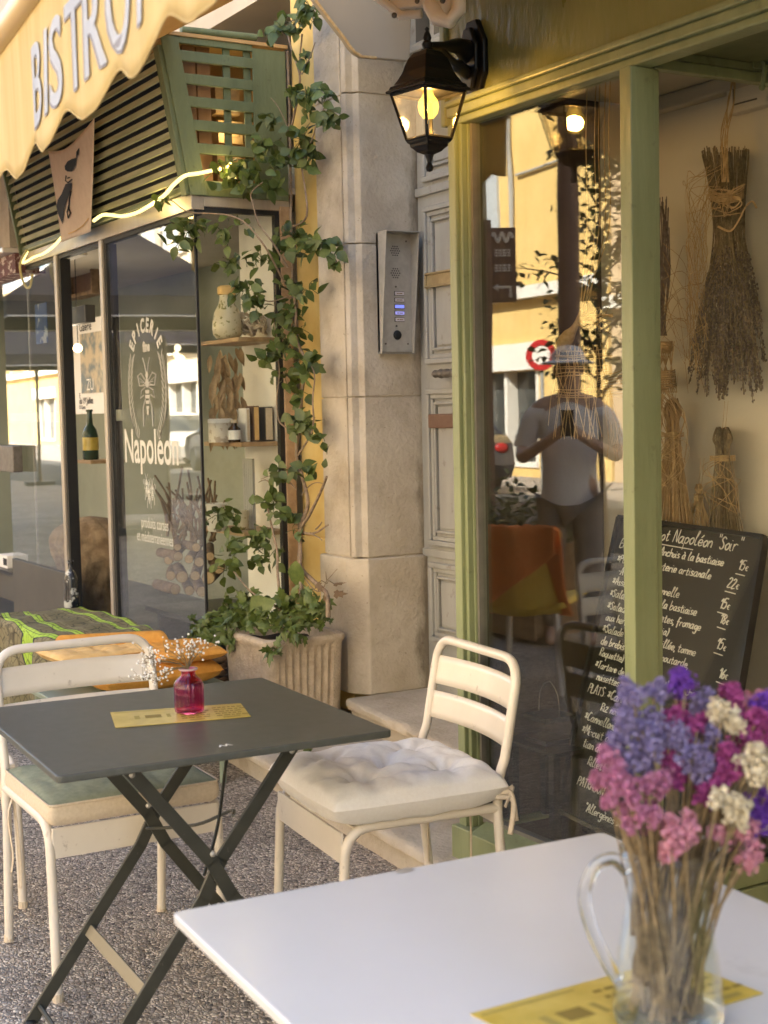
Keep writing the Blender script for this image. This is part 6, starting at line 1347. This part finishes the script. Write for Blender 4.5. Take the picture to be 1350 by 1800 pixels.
# raffia lattice seen through the front pane
t = thing('raffia_lattice', 'open raffia weaving hanging by long strands behind the glass', 'straw ornament', PY(1010, 600, 2.60)); mb = MB(); Yr = 2.60
def pr(x, y, o=0): return PY(x, y, Yr-o)
mb.tube(smooth_path([pr(985, 612), pr(1000, 590), pr(1012, 572), pr(1022, 545)]), [.018, .02, .021, .022, .022, .021, .02, .018, .015, .013, .011, .01, .009, .008, .007, .006, .005, .005, .005], 10)
for (x0, x1) in [(1020, 1030), (1022, 1045), (1026, 1052), (1030, 1062), (1024, 1070)]: mb.tube(smooth_path([pr(x0, 548), pr((x0+x1)/2, 480), pr(x1+2, 390), pr(x1, 240), pr(x1+4, 100)], 5), .0016, 5)
for k in range(22): mb.tube(smooth_path([pr(1014+r7.uniform(-3, 10), 565), pr(1040+r7.uniform(-10, 14), 570+r7.uniform(-20, 12)), pr(1060+r7.uniform(-15, 18), 560+r7.uniform(-30, 30))], 5), .0011, 4)
for y in (617, 622, 627, 632, 645, 650, 655, 660, 684, 688, 693, 697):
    mb.tube(smooth_path([pr(974+r7.uniform(-4, 4), y+r7.uniform(-3, 3), -.03), pr(1005, y+r7.uniform(-2, 4), .03), pr(1035, y+r7.uniform(-3, 3), .03), pr(1070+r7.uniform(-6, 8), y-2+r7.uniform(-3, 2), -.02)], 5), .0016, 5)
for k in range(12):
    x = 978+k*8
    mb.tube([pr(x, 606, .02), pr(x+r7.uniform(-9, 9), 650, .03), pr(x+(10 if k % 2 else -10), 700, .03), pr(x+(24 if k % 2 else -22)+r7.uniform(-6, 6), 768, .0)], .0013, 5)
    mb.tube([pr(x, 606, .02), pr(x+(9 if k % 2 == 0 else -9), 660, .03), pr(x+r7.uniform(-12, 12), 772, .0)], .0011, 5)
for k in range(10): mb.tube(smooth_path([pr(1062+r7.uniform(-6, 8), 700), pr(1080+r7.uniform(-12, 10), 745), pr(1075+r7.uniform(-14, 20), 800+r7.uniform(-20, 30))], 4), .0009, 4)
for k in range(9): mb.tube([pr(1050, 665+k*4), pr(1098, 650+k*6)], .001, 4)
mb.build('weave', M['straw'], t, smooth=60)
# small black stand with a lantern on the window floor
q = PZ(968, 1452, .2); t = thing('small_stand', 'low black metal stand inside the display window', 'stand', (q.x, q.y, .198))
MB().box(q.x-.13, q.x+.13, q.y-.08, q.y+.08, .44, .452).build('top', M['black'], t, bevel=.002); mb = MB()
for a_ in (-.1, .1):
    for b_ in (-.06, .06): mb.box(q.x+a_-.012, q.x+a_+.012, q.y+b_-.012, q.y+b_+.012, .2, .44)
mb.build('legs', M['black'], t)
t = thing('small_lantern', 'small black lantern with a wire handle on the low stand', 'lantern', (q.x, q.y, .453))
MB().box(q.x-.05, q.x+.05, q.y-.05, q.y+.05, .4535, .465).box(q.x-.055, q.x+.055, q.y-.055, q.y+.055, .52, .535).build('frame', M['black'], t); MB().tube(smooth_path([(q.x-.05, q.y, .535), (q.x-.04, q.y, .60), (q.x, q.y, .63), (q.x+.04, q.y, .60), (q.x+.05, q.y, .535)]), .002, 5).build('handle', M['iron'], t)
MB().box(q.x-.045, q.x+.045, q.y-.045, q.y+.045, .466, .519).build('pane', M['lampglass'], t)
# ================================================================== THE OTHER SIDE OF THE SQUARE (seen in the glass)
ang = rad(5.7); DS = V((-math.cos(ang), -math.sin(ang), 0)); DN = V((-math.sin(ang), math.cos(ang), 0)); O0 = V((0, -10.5, 0))
def fp(s, n, z): return O0+DS*s+DN*n+V((0, 0, z))
def fbox(mb, s0, s1, n0, n1, z0, z1):
    return mb.obox(fp((s0+s1)/2, (n0+n1)/2, (z0+z1)/2), DS*((s1-s0)/2), DN*((n1-n0)/2), V((0, 0, (z1-z0)/2)))
def wall_with_holes(mb, s0, s1, z0, z1, holes, n0=-.4, n1=0):
    ss = sorted({s0, s1, *[h[0] for h in holes], *[h[1] for h in holes]}); zz = sorted({z0, z1, *[h[2] for h in holes], *[h[3] for h in holes]})
    for a, b in zip(ss[:-1], ss[1:]):
        run = None
        for c_, d in zip(zz[:-1], zz[1:]):
            m_ = ((a+b)/2, (c_+d)/2); hole = any(h[0] < m_[0] < h[1] and h[2] < m_[1] < h[3] for h in holes)
            if hole:
                if run: fbox(mb, a, b, n0, n1, *run); run = None
            else: run = (run[0], d) if run else (c_, d)
        if run: fbox(mb, a, b, n0, n1, *run)
M['oppyellow'] = mat('sunny_ochre', (0.62, 0.42, 0.14), (0.68, 0.48, 0.18), .9, 1.5, 6)
M['oppcream'] = mat('cream_render', (0.60, 0.50, 0.34), (0.66, 0.56, 0.40), .9, 1.5, 6)
M['oppstone'] = mat('tan_render', (0.48, 0.34, 0.19), (0.56, 0.42, 0.26), .9, 2.5, 6)
M['shutter'] = mat('grey_shutter', (0.36, 0.38, 0.38), (0.42, 0.44, 0.44), .6, 8)
M['winglass'] = mat('dark_window', (0.03, 0.035, 0.035), (0.07, 0.075, 0.07), .08, 3)
M['trimwhite'] = mat('white_trim', (0.72, 0.68, 0.60), None, .6)
def building(label, s0, s1, hh, wm, wins, shops, cor=3.65, shut=True, roofcol=None):
    t = thing('town_building', label, 'building', fp((s0+s1)/2, 0, 0)); mb = MB()
    wall_with_holes(mb, s0, s1, 0, hh, [(a, b, c_, d) for a, b, c_, d in wins+shops])
    fbox(mb, s0, s1, -8, -.9, 0, hh); mb.build('wall', wm, t)
    mb = MB(); fbox(mb, s0, s1, .0, .22, cor, cor+.25); fbox(mb, s0, s1, .0, .4, hh-.4, hh); mb.build('cornice', M['trimwhite'], t)
    for a, b, c_, d in wins:
        mb = MB(); fbox(mb, a, b, -.2, -.15, c_, d); w_ = mb.build('window', M['winglass'], t)
        mb = MB(); fbox(mb, (a+b)/2-.03, (a+b)/2+.03, -.15, -.1, c_, d); fbox(mb, a, b, -.15, -.1, (c_+d)/2, (c_+d)/2+.06); fbox(mb, a-.08, b+.08, 0, .12, c_-.1, c_); mb.build('frame', M['trimwhite'], w_)
        if shut:
            mb = MB()
            for e0, e1 in ((a-.52, a-.02), (b+.02, b+.52)): fbox(mb, e0, e1, .005, .05, c_, d)
            mb.build('shutter', M['shutter'], t)
    for a, b, c_, d in shops:
        mb = MB(); fbox(mb, a, b, -.3, -.25, c_, d); w_ = mb.build('shop_window', M['winglass'], t)
        mb = MB(); fbox(mb, a, a+.09, -.25, .03, c_, d); fbox(mb, b-.09, b, -.25, .03, c_, d); fbox(mb, a, b, -.25, .03, c_, c_+.1); fbox(mb, (a+b)/2-.05, (a+b)/2+.05, -.25, 0, c_, d); mb.build('frame', M['trimwhite'], w_)
        mb = MB(); fbox(mb, a-.1, b+.1, .005, .14, d+.02, d+.58); mb.build('shop_band', M['trimwhite'], t)
    return t
tb = building('sunny ochre building with white shop band across the square', 20.9, 34, 11, M['oppyellow'], [(24.95, 25.95, 4.2, 6.5), (28.5, 29.5, 4.2, 6.5), (31.5, 32.5, 4.2, 6.5), (24.95, 25.95, 7.6, 9.6), (28.5, 29.5, 7.6, 9.6)], [(23.45, 26.2, .2, 2.17), (28, 32, .2, 2.17)], shut=False)
mb = MB(); fbox(mb, 24.1, 26.6, 0, .5, 3.93, 4.02)
for k in range(22): p = fp(24.15+k*.115, .46, 4.02); mb.tube([p, p+V((0, 0, .95))], .011, 5)
mb.tube([fp(24.1, .46, 4.97), fp(26.6, .46, 4.97)], .02, 6); mb.build('balcony', M['black'], tb)
mb = MB(); fbox(mb, 24.95, 25.4, .0, .06, 4.2, 6.5); mb.build('shutter', M['shutter'], tb)
mb = MB(); mb.tube([fp(21.6, .06, 6.25), fp(24.2, .06, 6.2)], .03, 6); mb.tube([fp(24.4, .06, 3.9), fp(24.4, .06, 11)], .05, 8); mb.build('pipe', M['door'], tb)
building('tan rendered building beside the ochre one across the square', 6, 20.8, 10, M['oppstone'], [(18.2, 19.3, 4.2, 6.4), (14, 15.1, 4.2, 6.4), (10, 11.1, 4.2, 6.4), (18.2, 19.3, 7.4, 9.2), (14, 15.1, 7.4, 9.2)], [(16.5, 19.5, .3, 2.4), (9, 13, .3, 2.4)], cor=3.2)
building('cream building with grey shutters at the far end', 34.2, 46.5, 12, M['oppcream'], [(36, 37.1, 4.2, 6.6), (39.5, 40.6, 4.2, 6.6), (43, 44.1, 4.2, 6.6), (36, 37.1, 7.8, 10), (39.5, 40.6, 7.8, 10), (43, 44.1, 7.8, 10)], [(35.5, 40, .2, 2.3), (41.5, 45.5, .2, 2.3)])
building('pale tall building with many shutters and dark shop bays', 46.7, 62, 12.5, M['oppcream'], [(48.2, 49.3, 3.9, 6.2), (51.2, 52.3, 3.9, 6.2), (54.2, 55.3, 3.9, 6.2), (57.5, 58.6, 3.9, 6.2), (48.2, 49.3, 7.4, 9.6), (51.2, 52.3, 7.4, 9.6), (54.2, 55.3, 7.4, 9.6), (57.5, 58.6, 7.4, 9.6)], [(47.6, 51.2, .2, 2.6), (52.2, 56.6, .1, 3.3), (57.2, 61.6, .1, 3.3)])
building('ochre corner building closing the street', 62.2, 90, 9, M['oppyellow'], [(65, 66.1, 4, 6), (69, 70.1, 4, 6), (73, 74.1, 4, 6), (78, 79.1, 4, 6), (84, 85.1, 4, 6)], [(64, 68, .2, 2.4), (72, 77, .2, 2.4)])
building('wide cream house opposite the bistro', -22, 5.8, 9, M['oppcream'], [(-4, -2.9, 4, 6), (0, 1.1, 4, 6), (3.5, 4.6, 4, 6), (-10, -8.9, 4, 6)], [(-3, 3, .2, 2.5)])
def mirY(p, Yg=2.321): return V((p.x, 2*Yg-p.y, p.z))
# street sign
t = thing('direction_sign', 'brown direction sign with a white wave and arrow', 'sign', (-9.9, -2.24, 0))
mb = MB(); mb.box(-9.93, -9.87, -2.27, -2.21, 0, 3.0); mb.build('post', M['brown'], t)
A = mirY(PD(858, 400, 12)); B = mirY(PD(905, 400, 12)); zT, zB = 2.95, 2.32; ds = (B-A); ds.z = 0; sw = ds.length; ds.normalize(); A.z = 0; nn = V((0, 0, 1)).cross(ds)
if nn.y < 0: nn = -nn
MB().obox(A+ds*sw/2+V((0, 0, (zT+zB)/2)), ds*sw/2, nn*.02, V((0, 0, (zT-zB)/2))).build('board', M['brown'], t)
def sg(u, v): return A+ds*(u*sw)+nn*.022+V((0, 0, lerp(zT, zB, v)))
mb = MB(); mb.tube([sg(.12+.76*k/40, .13-.06*math.sin(k/40*math.pi*5+.2)) for k in range(41)], .013, 5)
mb.tube([sg(.25, .80), sg(.78, .80), sg(.78, .94)], .014, 5, flat=.6); mb.add([sg(.12, .80), sg(.34, .745), sg(.34, .855)], [(0, 1, 2)])
for v in (.30, .335, .37, .50, .535, .57):
    u = .22
    for w_ in (.13, .09, .16, .11): mb.bar(sg(u, v), sg(u+w_*.9, v), (0, 0, 1), .016, .003); u += w_+.03
mb.build('wave_and_arrow', M['trimwhite'], t)
# round sign
t = thing('road_sign', 'round white road sign with a red border on a pole', 'sign', (-17.8, -8.73, 0)); c_ = V((-17.8, -8.73, 2.225)); aim = (V((-3, 2.3, 1.7))-c_); aim.z = 0; Mq = aim.to_track_quat('Z', 'Y').to_matrix()
MB().lathe([(0, .012), (.235, .012), (.235, -.005), (0, -.005)], c_, 28, Mq).build('disc', M['trimwhite'], t)
MB().lathe([(.15, .014), (.15, .022), (.235, .022), (.24, .014), (.15, .014)], c_, 28, Mq, cap=False).build('red_border', mat('red_enamel', (0.42, 0.02, 0.02), None, .3), t)
MB().tube([(-17.83, -8.76, 0), (-17.83, -8.76, 2.45)], .03, 8).build('pole', M['door'], t)
t = thing('street_pole', 'thick dark brown lamp pole standing on the square', 'pole', (-8.83, -2.27, 0)); MB().tube([(-8.83, -2.27, 0), (-8.83, -2.27, .9), (-8.83, -2.27, 1), (-8.83, -2.27, 7)], [.11, .11, .085, .075], 14).build('shaft', M['brown'], t, smooth=50)
MB().ball((-8.83, -2.27, 7.1), (.2, .2, .18), 12, 8).build('lamp_head', M['creamwhite'], t, smooth=180)
# slender tree
t = thing('street_tree', 'slender leafy young tree beside the dark pole', 'tree', (-9.4, -3.1, 0)); r8 = random.Random(14); tr, lf = MB(), MB()
tr.tube(smooth_path([(-9.4, -3.1, 0), (-9.43, -3.05, 1.2), (-9.47, -3.1, 2.6), (-9.42, -3.12, 4.6)], 6), [.03-.0012*i for i in range(19)], 8)
for k in range(60):
    z = r8.uniform(1.4, 4.4); b0 = V((-9.45, -3.1, z)); e = b0+V((r8.uniform(-.65, .65), r8.uniform(-.65, .65), r8.uniform(.1, .6))); P = smooth_path([b0, lerp(b0, e, .5)+V((0, 0, .06)), e], 5); tr.tube(P, [.012-.0009*i for i in range(11)], 5)
    for _ in range(30):
        p = lerp(b0, e, r8.uniform(.25, 1.05))+V((r8.gauss(0, .06), r8.gauss(0, .06), r8.gauss(0, .06))); leaf(lf, p, V((r8.uniform(-1, 1), r8.uniform(-1, 1), r8.uniform(-.8, .4))), V((r8.uniform(-1, 1), r8.uniform(-1, 1), 1)), r8.uniform(.06, .11), .05)
tr.build('trunk', M['stem'], t, smooth=60); lf.build('crown', M['leaf'], t, smooth=180)
# hedge planter of wooden slats
t = thing('hedge_planter', 'wooden slatted planter box with a low clipped hedge', 'planter', (-7.4, -.6, 0)); mb = MB()
for k in range(16): mb.box(-8.0+k*.075, -7.933+k*.075, -.42, -.40, .03, .62)
mb.box(-8.02, -6.8, -.8, -.421, .05, .6); mb.build('box', M['wood'], t); lf = MB()
for k in range(900): leaf(lf, V((r8.uniform(-8.02, -6.8), r8.uniform(-.85, -.38), .58+abs(r8.gauss(0, .15)))), V((r8.uniform(-1, 1), r8.uniform(-1, 1), r8.uniform(-.2, 1))), V((r8.uniform(-1, 1), r8.uniform(-1, 1), 1)), r8.uniform(.04, .075), .035)
lf.build('hedge', M['leaf'], t, smooth=180)
# yellow armchair with orange throw
ax = V((-5.88, .30, 0)); t = thing('yellow_chair', 'yellow shell chair on pale legs draped with an orange throw', 'chair', ax, rad(-125))
yl_ = mat('yellow_shell', (0.80, 0.54, 0.06), (0.85, 0.60, 0.10), .6, 9)
MB().grid(lambda u, v: V((-.24-.16*v+.10*(2*u-1)**2, (2*u-1)*lerp(.20, .25, v), .40+.42*v)), 16, 10).build('backrest', yl_, t, local=True, smooth=180, solid=.03)
MB().grid(lambda u, v: V((-.24+.50*v, (2*u-1)*.24, .40+.05*(2*u-1)**2+.03*v)), 14, 10).build('seat', yl_, t, local=True, smooth=180, solid=.03)
for x in (-.2, .2):
    for y in (-.19, .19): MB().tube([(x*1.25, y*1.2, 0), (x, y, .40)], .016, 8).build('leg', M['creamwhite'], t, local=True, smooth=60)
t = thing('orange_throw', 'orange cloth throw hanging over the yellow chair', 'throw', ax, rad(-125)); oth = mat('orange_wool', (0.80, 0.20, 0.04), (0.85, 0.26, 0.06), .95, 40, bump=.2)
def thr(u, v):
    y = lerp(-.33, .27, u)+.015*math.sin(v*6); L = lerp(.46*u, 1.25, v)
    if L < .62: x, z = -.47-.02+.16*(L/.62)*0+(.62-L)*.26, .30+L*.92
    else: x, z = -.43+(L-.62)*.45, .86-(L-.62)*.75
    return V((x+.02*math.sin(u*17), y, max(.05, z)))
MB().grid(thr, 24, 30).build('cloth', oth, t, local=True, smooth=180, solid=.012)
# passer-by taking a picture
pq = mirY(PD(1000, 720, 8.4)); PA = math.atan2(2.3-pq.y, -3.2-pq.x)
t = thing('person', 'person in pale T-shirt and hat holding a phone up', 'person', (pq.x, pq.y, 0), PA)
def skin(name, verts, edges, radii, m_, root=0, parent=t, sub=2):
    me = bpy.data.meshes.new(name); me.from_pydata(verts, edges, []); o = bpy.data.objects.new(name, me); C.objects.link(o); o.parent = parent
    me.materials.append(m_); md = o.modifiers.new('skin', 'SKIN'); md.use_smooth_shade = True
    for i, r in enumerate(radii): me.skin_vertices[0].data[i].radius = (r, r) if not isinstance(r, tuple) else r
    for i in range(len(verts)): me.skin_vertices[0].data[i].use_root = (i == root)
    s_ = o.modifiers.new('sub', 'SUBSURF'); s_.levels = 2; s_.render_levels = sub; return o
sk = mat('skin', (0.52, 0.32, 0.22), (0.58, 0.38, 0.27), .5, 20)
bv = [(0, 0, .95), (0, 0, 1.12), (0, 0, 1.30), (0, 0, 1.42), (.01, 0, 1.50), (.025, 0, 1.58), (.03, 0, 1.66), (.02, 0, 1.72)]; be = [(i, i+1) for i in range(7)]; br = [(.11, .14), (.10, .13), (.10, .16), (.08, .13), .055, (.075, .068), (.088, .075), (.06, .055)]
for s_ in (1, -1):
    n0 = len(bv); bv += [(0, s_*.19, 1.42), (-.02, s_*.27, 1.20), (.10, s_*.28, 1.13), (.26, s_*.10, 1.24), (.30, s_*.055, 1.28)]; be += [(3, n0), (n0, n0+1), (n0+1, n0+2), (n0+2, n0+3), (n0+3, n0+4)]; br += [.06, .047, .043, .030, .034]
    h0 = n0+4
    for k in range(4): f0_ = len(bv); bv += [(.325, s_*(.045-.004*k), 1.315-.018*k), (.345, s_*(.018), 1.32-.018*k)]; be += [(h0, f0_), (f0_, f0_+1)]; br += [.0095, .008]
    f0_ = len(bv); bv += [(.30, s_*.02, 1.325)]; be += [(h0, f0_)]; br += [.009]
    n0 = len(bv); bv += [(0, s_*.10, .88), (.02, s_*.11, .50), (-.01, s_*.11, .09), (.12, s_*.125, .035)]; be += [(0, n0), (n0, n0+1), (n0+1, n0+2), (n0+2, n0+3)]; br += [.085, .06, .042, .035]
skin('body', bv, be, br, sk)
mb = MB(); rg = [(.85, .122, .172), (.95, .118, .166), (1.08, .112, .158), (1.22, .122, .176), (1.33, .124, .19), (1.40, .108, .178), (1.44, .082, .12), (1.465, .064, .075)]; n = 24; vs = []
for i, (z, rx, ry) in enumerate(rg):
    for k in range(n):
        a_ = 6.2832*k/n; wv = 1+.05*mnoise.noise(V((math.cos(a_)*2.2, math.sin(a_)*2.2, z*6))); vs.append(V((rx*math.cos(a_)*wv, ry*math.sin(a_)*wv, z)))
mb.add(vs, [(i*n+k, i*n+(k+1) % n, (i+1)*n+(k+1) % n, (i+1)*n+k) for i in range(len(rg)-1) for k in range(n)])
for s_ in (-1, 1): mb.tube(smooth_path([(0, s_*.13, 1.385), (-.005, s_*.20, 1.365), (-.012, s_*.24, 1.28), (-.02, s_*.268, 1.19)], 5), [.075]*5+[.072]*5+[.068]*6, 16, caps=False)
mb.build('t_shirt', mat('pale_tshirt', (0.80, 0.77, 0.73), (0.84, 0.81, 0.77), .9, 9), t, local=True, smooth=180)
skin('trousers', [(0, 0, .97), (0, .10, .86), (.02, .11, .48), (-.01, .11, .10), (0, -.10, .86), (.02, -.11, .48), (-.01, -.11, .10)], [(0, 1), (1, 2), (2, 3), (0, 4), (4, 5), (5, 6)], [(.15, .18), .105, .08, .065, .105, .08, .065], mat('faded_trousers', (0.22, 0.19, 0.16), (0.28, 0.245, 0.21), .9, 14))
mb = MB()
for y in (.032, -.032): mb.ball((.112, y, 1.665), (.008, .012, .008), 8, 6)
mb.build('eye', M['inkblack'], t, local=True, smooth=180); MB().ball((.125, 0, 1.635), (.016, .012, .022), 8, 6).ball((.112, 0, 1.595), (.006, .022, .006), 8, 6).ball((.02, .082, 1.645), (.016, .012, .03), 8, 6).ball((.02, -.082, 1.645), (.016, .012, .03), 8, 6).build('face_features', sk, t, local=True, smooth=180)
MB().lathe([(0, .10), (.06, .09), (.095, .05), (.10, 0), (.16, -.012), (.165, -.006), (.10, .012)], (.02, 0, 1.69), 20).build('hat', M['linen'], t, local=True, smooth=60)
t = thing('phone', 'dark phone held up by the person in the pale T-shirt', 'phone', V((pq.x, pq.y, 0))+Matrix.Rotation(PA, 3, 'Z') @ V((.345, 0, 1.26)), PA)
MB().box(-.004, .004, -.038, .038, 0, .15).build('case', M['inkblack'], t, local=True, bevel=.003)
# added dark screen that darkens the street reflected in the grocery pane
a, b = mirY(PD(120, 700, 19), 2.512), mirY(PD(296, 700, 19), 2.512); a.z = b.z = 0
t = thing('dark_screen', 'added dark canvas screen darkening the reflection in the grocery pane', 'screen', (a+b)/2)
dw = (b-a); MB().obox((a+b)/2+V((0, 0, 1.25)), dw/2, V((-dw.y, dw.x, 0)).normalized()*.02, V((0, 0, 1.15))).build('canvas', mat('dark_canvas', (0.17, 0.165, 0.15), (0.23, 0.22, 0.20), .9, 3), t)
for k in (0, .5, 1):
    p = lerp(a, b, k)+V((0, .03, 0)); MB().tube([p, p+V((0, 0, 2.45))], .025, 8).build('pole', M['iron'], t)
# parasols
def parasol(label, loc, hw, zb, zt, col):
    t = thing('parasol', label, 'parasol', loc, rad(12), 'parasols on the square'); c8 = []
    mb = MB(); top = V((0, 0, zt)); R = [V((hw*a, hw*b, zb)) for a, b in ((-1, -1), (0, -1.04), (1, -1), (1.04, 0), (1, 1), (0, 1.04), (-1, 1), (-1.04, 0))]
    mb.add([top]+R, [(0, 1+k, 1+(k+1) % 8) for k in range(8)]); lo = [p+V((0, 0, -.22)) for p in R]; mb.add(R+lo, [(k, k+8, (k+1) % 8+8, (k+1) % 8) for k in range(8)]); mb.build('canopy', col, t, local=True, solid=.006)
    mb = MB(); mb.tube(lo, .012, 5, closed=True); mb.build('edge_trim', M['linen'], t, local=True)
    MB().tube([(0, 0, 0), (0, 0, zt)], .03, 8).build('pole', M['iron'], t, local=True); MB().box(-.3, .3, -.3, .3, 0, .08).build('base', M['darkgrey'], t, local=True, bevel=.01)
charc = mat('charcoal_canvas', (0.05, 0.045, 0.05), (0.07, 0.06, 0.07), .9, 8); viol = mat('violet_grey_canvas', (0.09, 0.08, 0.13), (0.12, 0.11, 0.16), .9, 8)
q = mirY(PD(205, 600, 17), 2.512); parasol('large charcoal parasol with pale trim on the square', (q.x, q.y, 0), 1.35, 2.75, 3.75, charc)
q = mirY(PD(352, 600, 24), 2.512); parasol('violet grey parasol farther along the square', (q.x, q.y, 0), 1.5, 2.75, 3.7, viol)
q = mirY(PD(60, 600, 30), 2.512); parasol('charcoal parasol standing alone near the ochre corner building', (q.x, q.y, 0), 1.5, 2.7, 3.6, charc)
t = thing('bulb_cluster', 'cluster of warm globe bulbs hanging under the parasols', 'bulbs', mirY(PD(312, 635, 22), 2.512)); mb = MB()
for (x, y) in [(312, 612), (310, 624), (318, 630), (312, 636), (304, 640)]: mb.ball(mirY(PD(x, y, 22), 2.512), .055, 10, 8)
mb.build('globe', emit('warm_globe', (1, .78, .42), 1.2), t, smooth=180); mb = MB(); mb.tube([mirY(PD(312, 606, 22), 2.512), mirY(PD(312, 560, 22), 2.512)], .008, 5); mb.build('wire', M['inkblack'], t)
# parked cars
def car(label, loc, rz, col):
    t = thing('parked_car', label, 'car', loc, rz, 'cars parked across the square')
    def prof(s_): return [(-2.05, .32), (-2.1, .62), (-2.0, .88), (-1.15, .95), (-.62, 1.40), (.2, 1.47), (1.2, 1.40), (1.85, .98), (2.05, .82), (2.08, .45), (1.95, .28)]
    body = [(-2.05, .30), (-2.12, .60), (-2.02, .84), (-1.9, .88), (-1.05, .98), (1.78, 1.0), (2.0, .86), (2.08, .50), (1.95, .28)]
    rings = [(-.84, .9), (-.87, .97), (-.80, 1.0), (0, 1.0), (.80, 1.0), (.87, .97), (.84, .9)]
    def section(P, ys):
        mb = MB(); n = len(P); vs = []
        for (y, k) in ys: vs += [(x*k, y, lerp(.6, z, 1 if z < .6 else (k*.5+.5))) for x, z in P]
        fs = [(i*n+j, i*n+(j+1) % n, (i+1)*n+(j+1) % n, (i+1)*n+j) for i in range(len(ys)-1) for j in range(n)]; fs += [list(range(n-1, -1, -1)), [(len(ys)-1)*n+j for j in range(n)]]
        return mb.add(vs, fs)
    section(body, [(-.80, .94), (-.87, .985), (-.86, 1.0), (-.6, 1.0), (.6, 1.0), (.86, 1.0), (.87, .985), (.80, .94)]).build('body', col, t, local=True, smooth=35)
    cab = [(-1.12, .96), (-.55, 1.38), (-.35, 1.44), (.3, 1.47), (1.05, 1.40), (1.25, 1.34), (1.72, .98)]
    def cabin(P, w0, w1, grow=0):
        n = len(P); vs = []
        for s_ in (-1, 1): vs += [(x, s_*lerp(w0, w1, (z-.96)/.5), z) for x, z in P]
        return MB().add(vs, [(j, j+1, j+1+n, j+n) for j in range(n-1)]+[list(range(n)), list(range(2*n-1, n-1, -1))])
    cabin(cab, .80, .62).build('window', M['winglass'], t, local=True, smooth=35)
    mb = MB(); mb.grid(lambda u, v: V((lerp(-.52, 1.18, u), lerp(-.64, .64, v), 1.405+.085*math.sin(math.pi*min(1, max(0, u*.9+.05)))*1-.02*(2*v-1)**2)), 10, 6); mb.build('roof', col, t, local=True, smooth=180, solid=.02)
    mb = MB()
    for s_ in (-1, 1):
        for (x0, z0, x1, z1) in [(-1.12, .96, -.55, 1.40), (.28, .98, .28, 1.46), (1.25, 1.36, 1.74, .98)]: mb.bar((x0, s_*lerp(.81, .63, (z0-.96)/.5), z0), (x1, s_*lerp(.81, .63, (z1-.96)/.5), z1), (1, 0, 0), .07, .03)
    mb.build('pillar', col, t, local=True)
    for x in (-1.3, 1.32):
        for s_ in (-1, 1):
            Mr_ = Matrix.Rotation(rad(90), 3, 'X'); w_ = MB().lathe([(.19, -.1), (.29, -.1), (.315, -.07), (.315, .07), (.29, .1), (.19, .1)], (x, s_*.79, .315), 24, Mr_).build('wheel', M['rubber'], t, local=True, smooth=40)
            MB().lathe([(0, -.07), (.19, -.085), (.2, -.02), (.2, .02), (.19, .085), (0, .07)], (x, s_*.79, .315), 16, Mr_).build('rim', M['greymetal'], w_, local=True, smooth=40)
    for s_ in (-1, 1): MB().ball((-2.04, s_*.62, .70), (.09, .17, .075), 10, 6).build('headlight', M['lampglass'], t, local=True, smooth=180); MB().ball((2.02, s_*.64, .78), (.06, .13, .09), 10, 6).build('tail_light', mat('red_lens', (.3, .01, .01), None, .2), t, local=True, smooth=180)
white_, silver_, dark_ = mat('white_car_paint', (0.7, 0.68, 0.64), None, .25, coat=.6), mat('silver_car_paint', (0.33, 0.33, 0.32), None, .3, coat=.6, metal=.3), mat('dark_car_paint', (0.03, 0.03, 0.035), None, .2, coat=.8)
for (x, off, rz, col, lab) in [(-26.6, 4.1, 5.7, silver_, 'silver hatchback parked between two dark hatchbacks'), (-31.6, 4.0, 5.7, dark_, 'dark hatchback parked behind the silver one'), (-36.8, 4.2, 185.7, white_, 'white hatchback parked beyond the dark car'), (-21.3, 4.1, 5.7, dark_, 'dark hatchback parked in front of the ochre shop'), (-42, 4.1, 5.7, white_, 'white hatchback parked alone before the cream building')]:
    car(lab, (x, -10.5+.0998*x+off, 0), rad(rz), col)
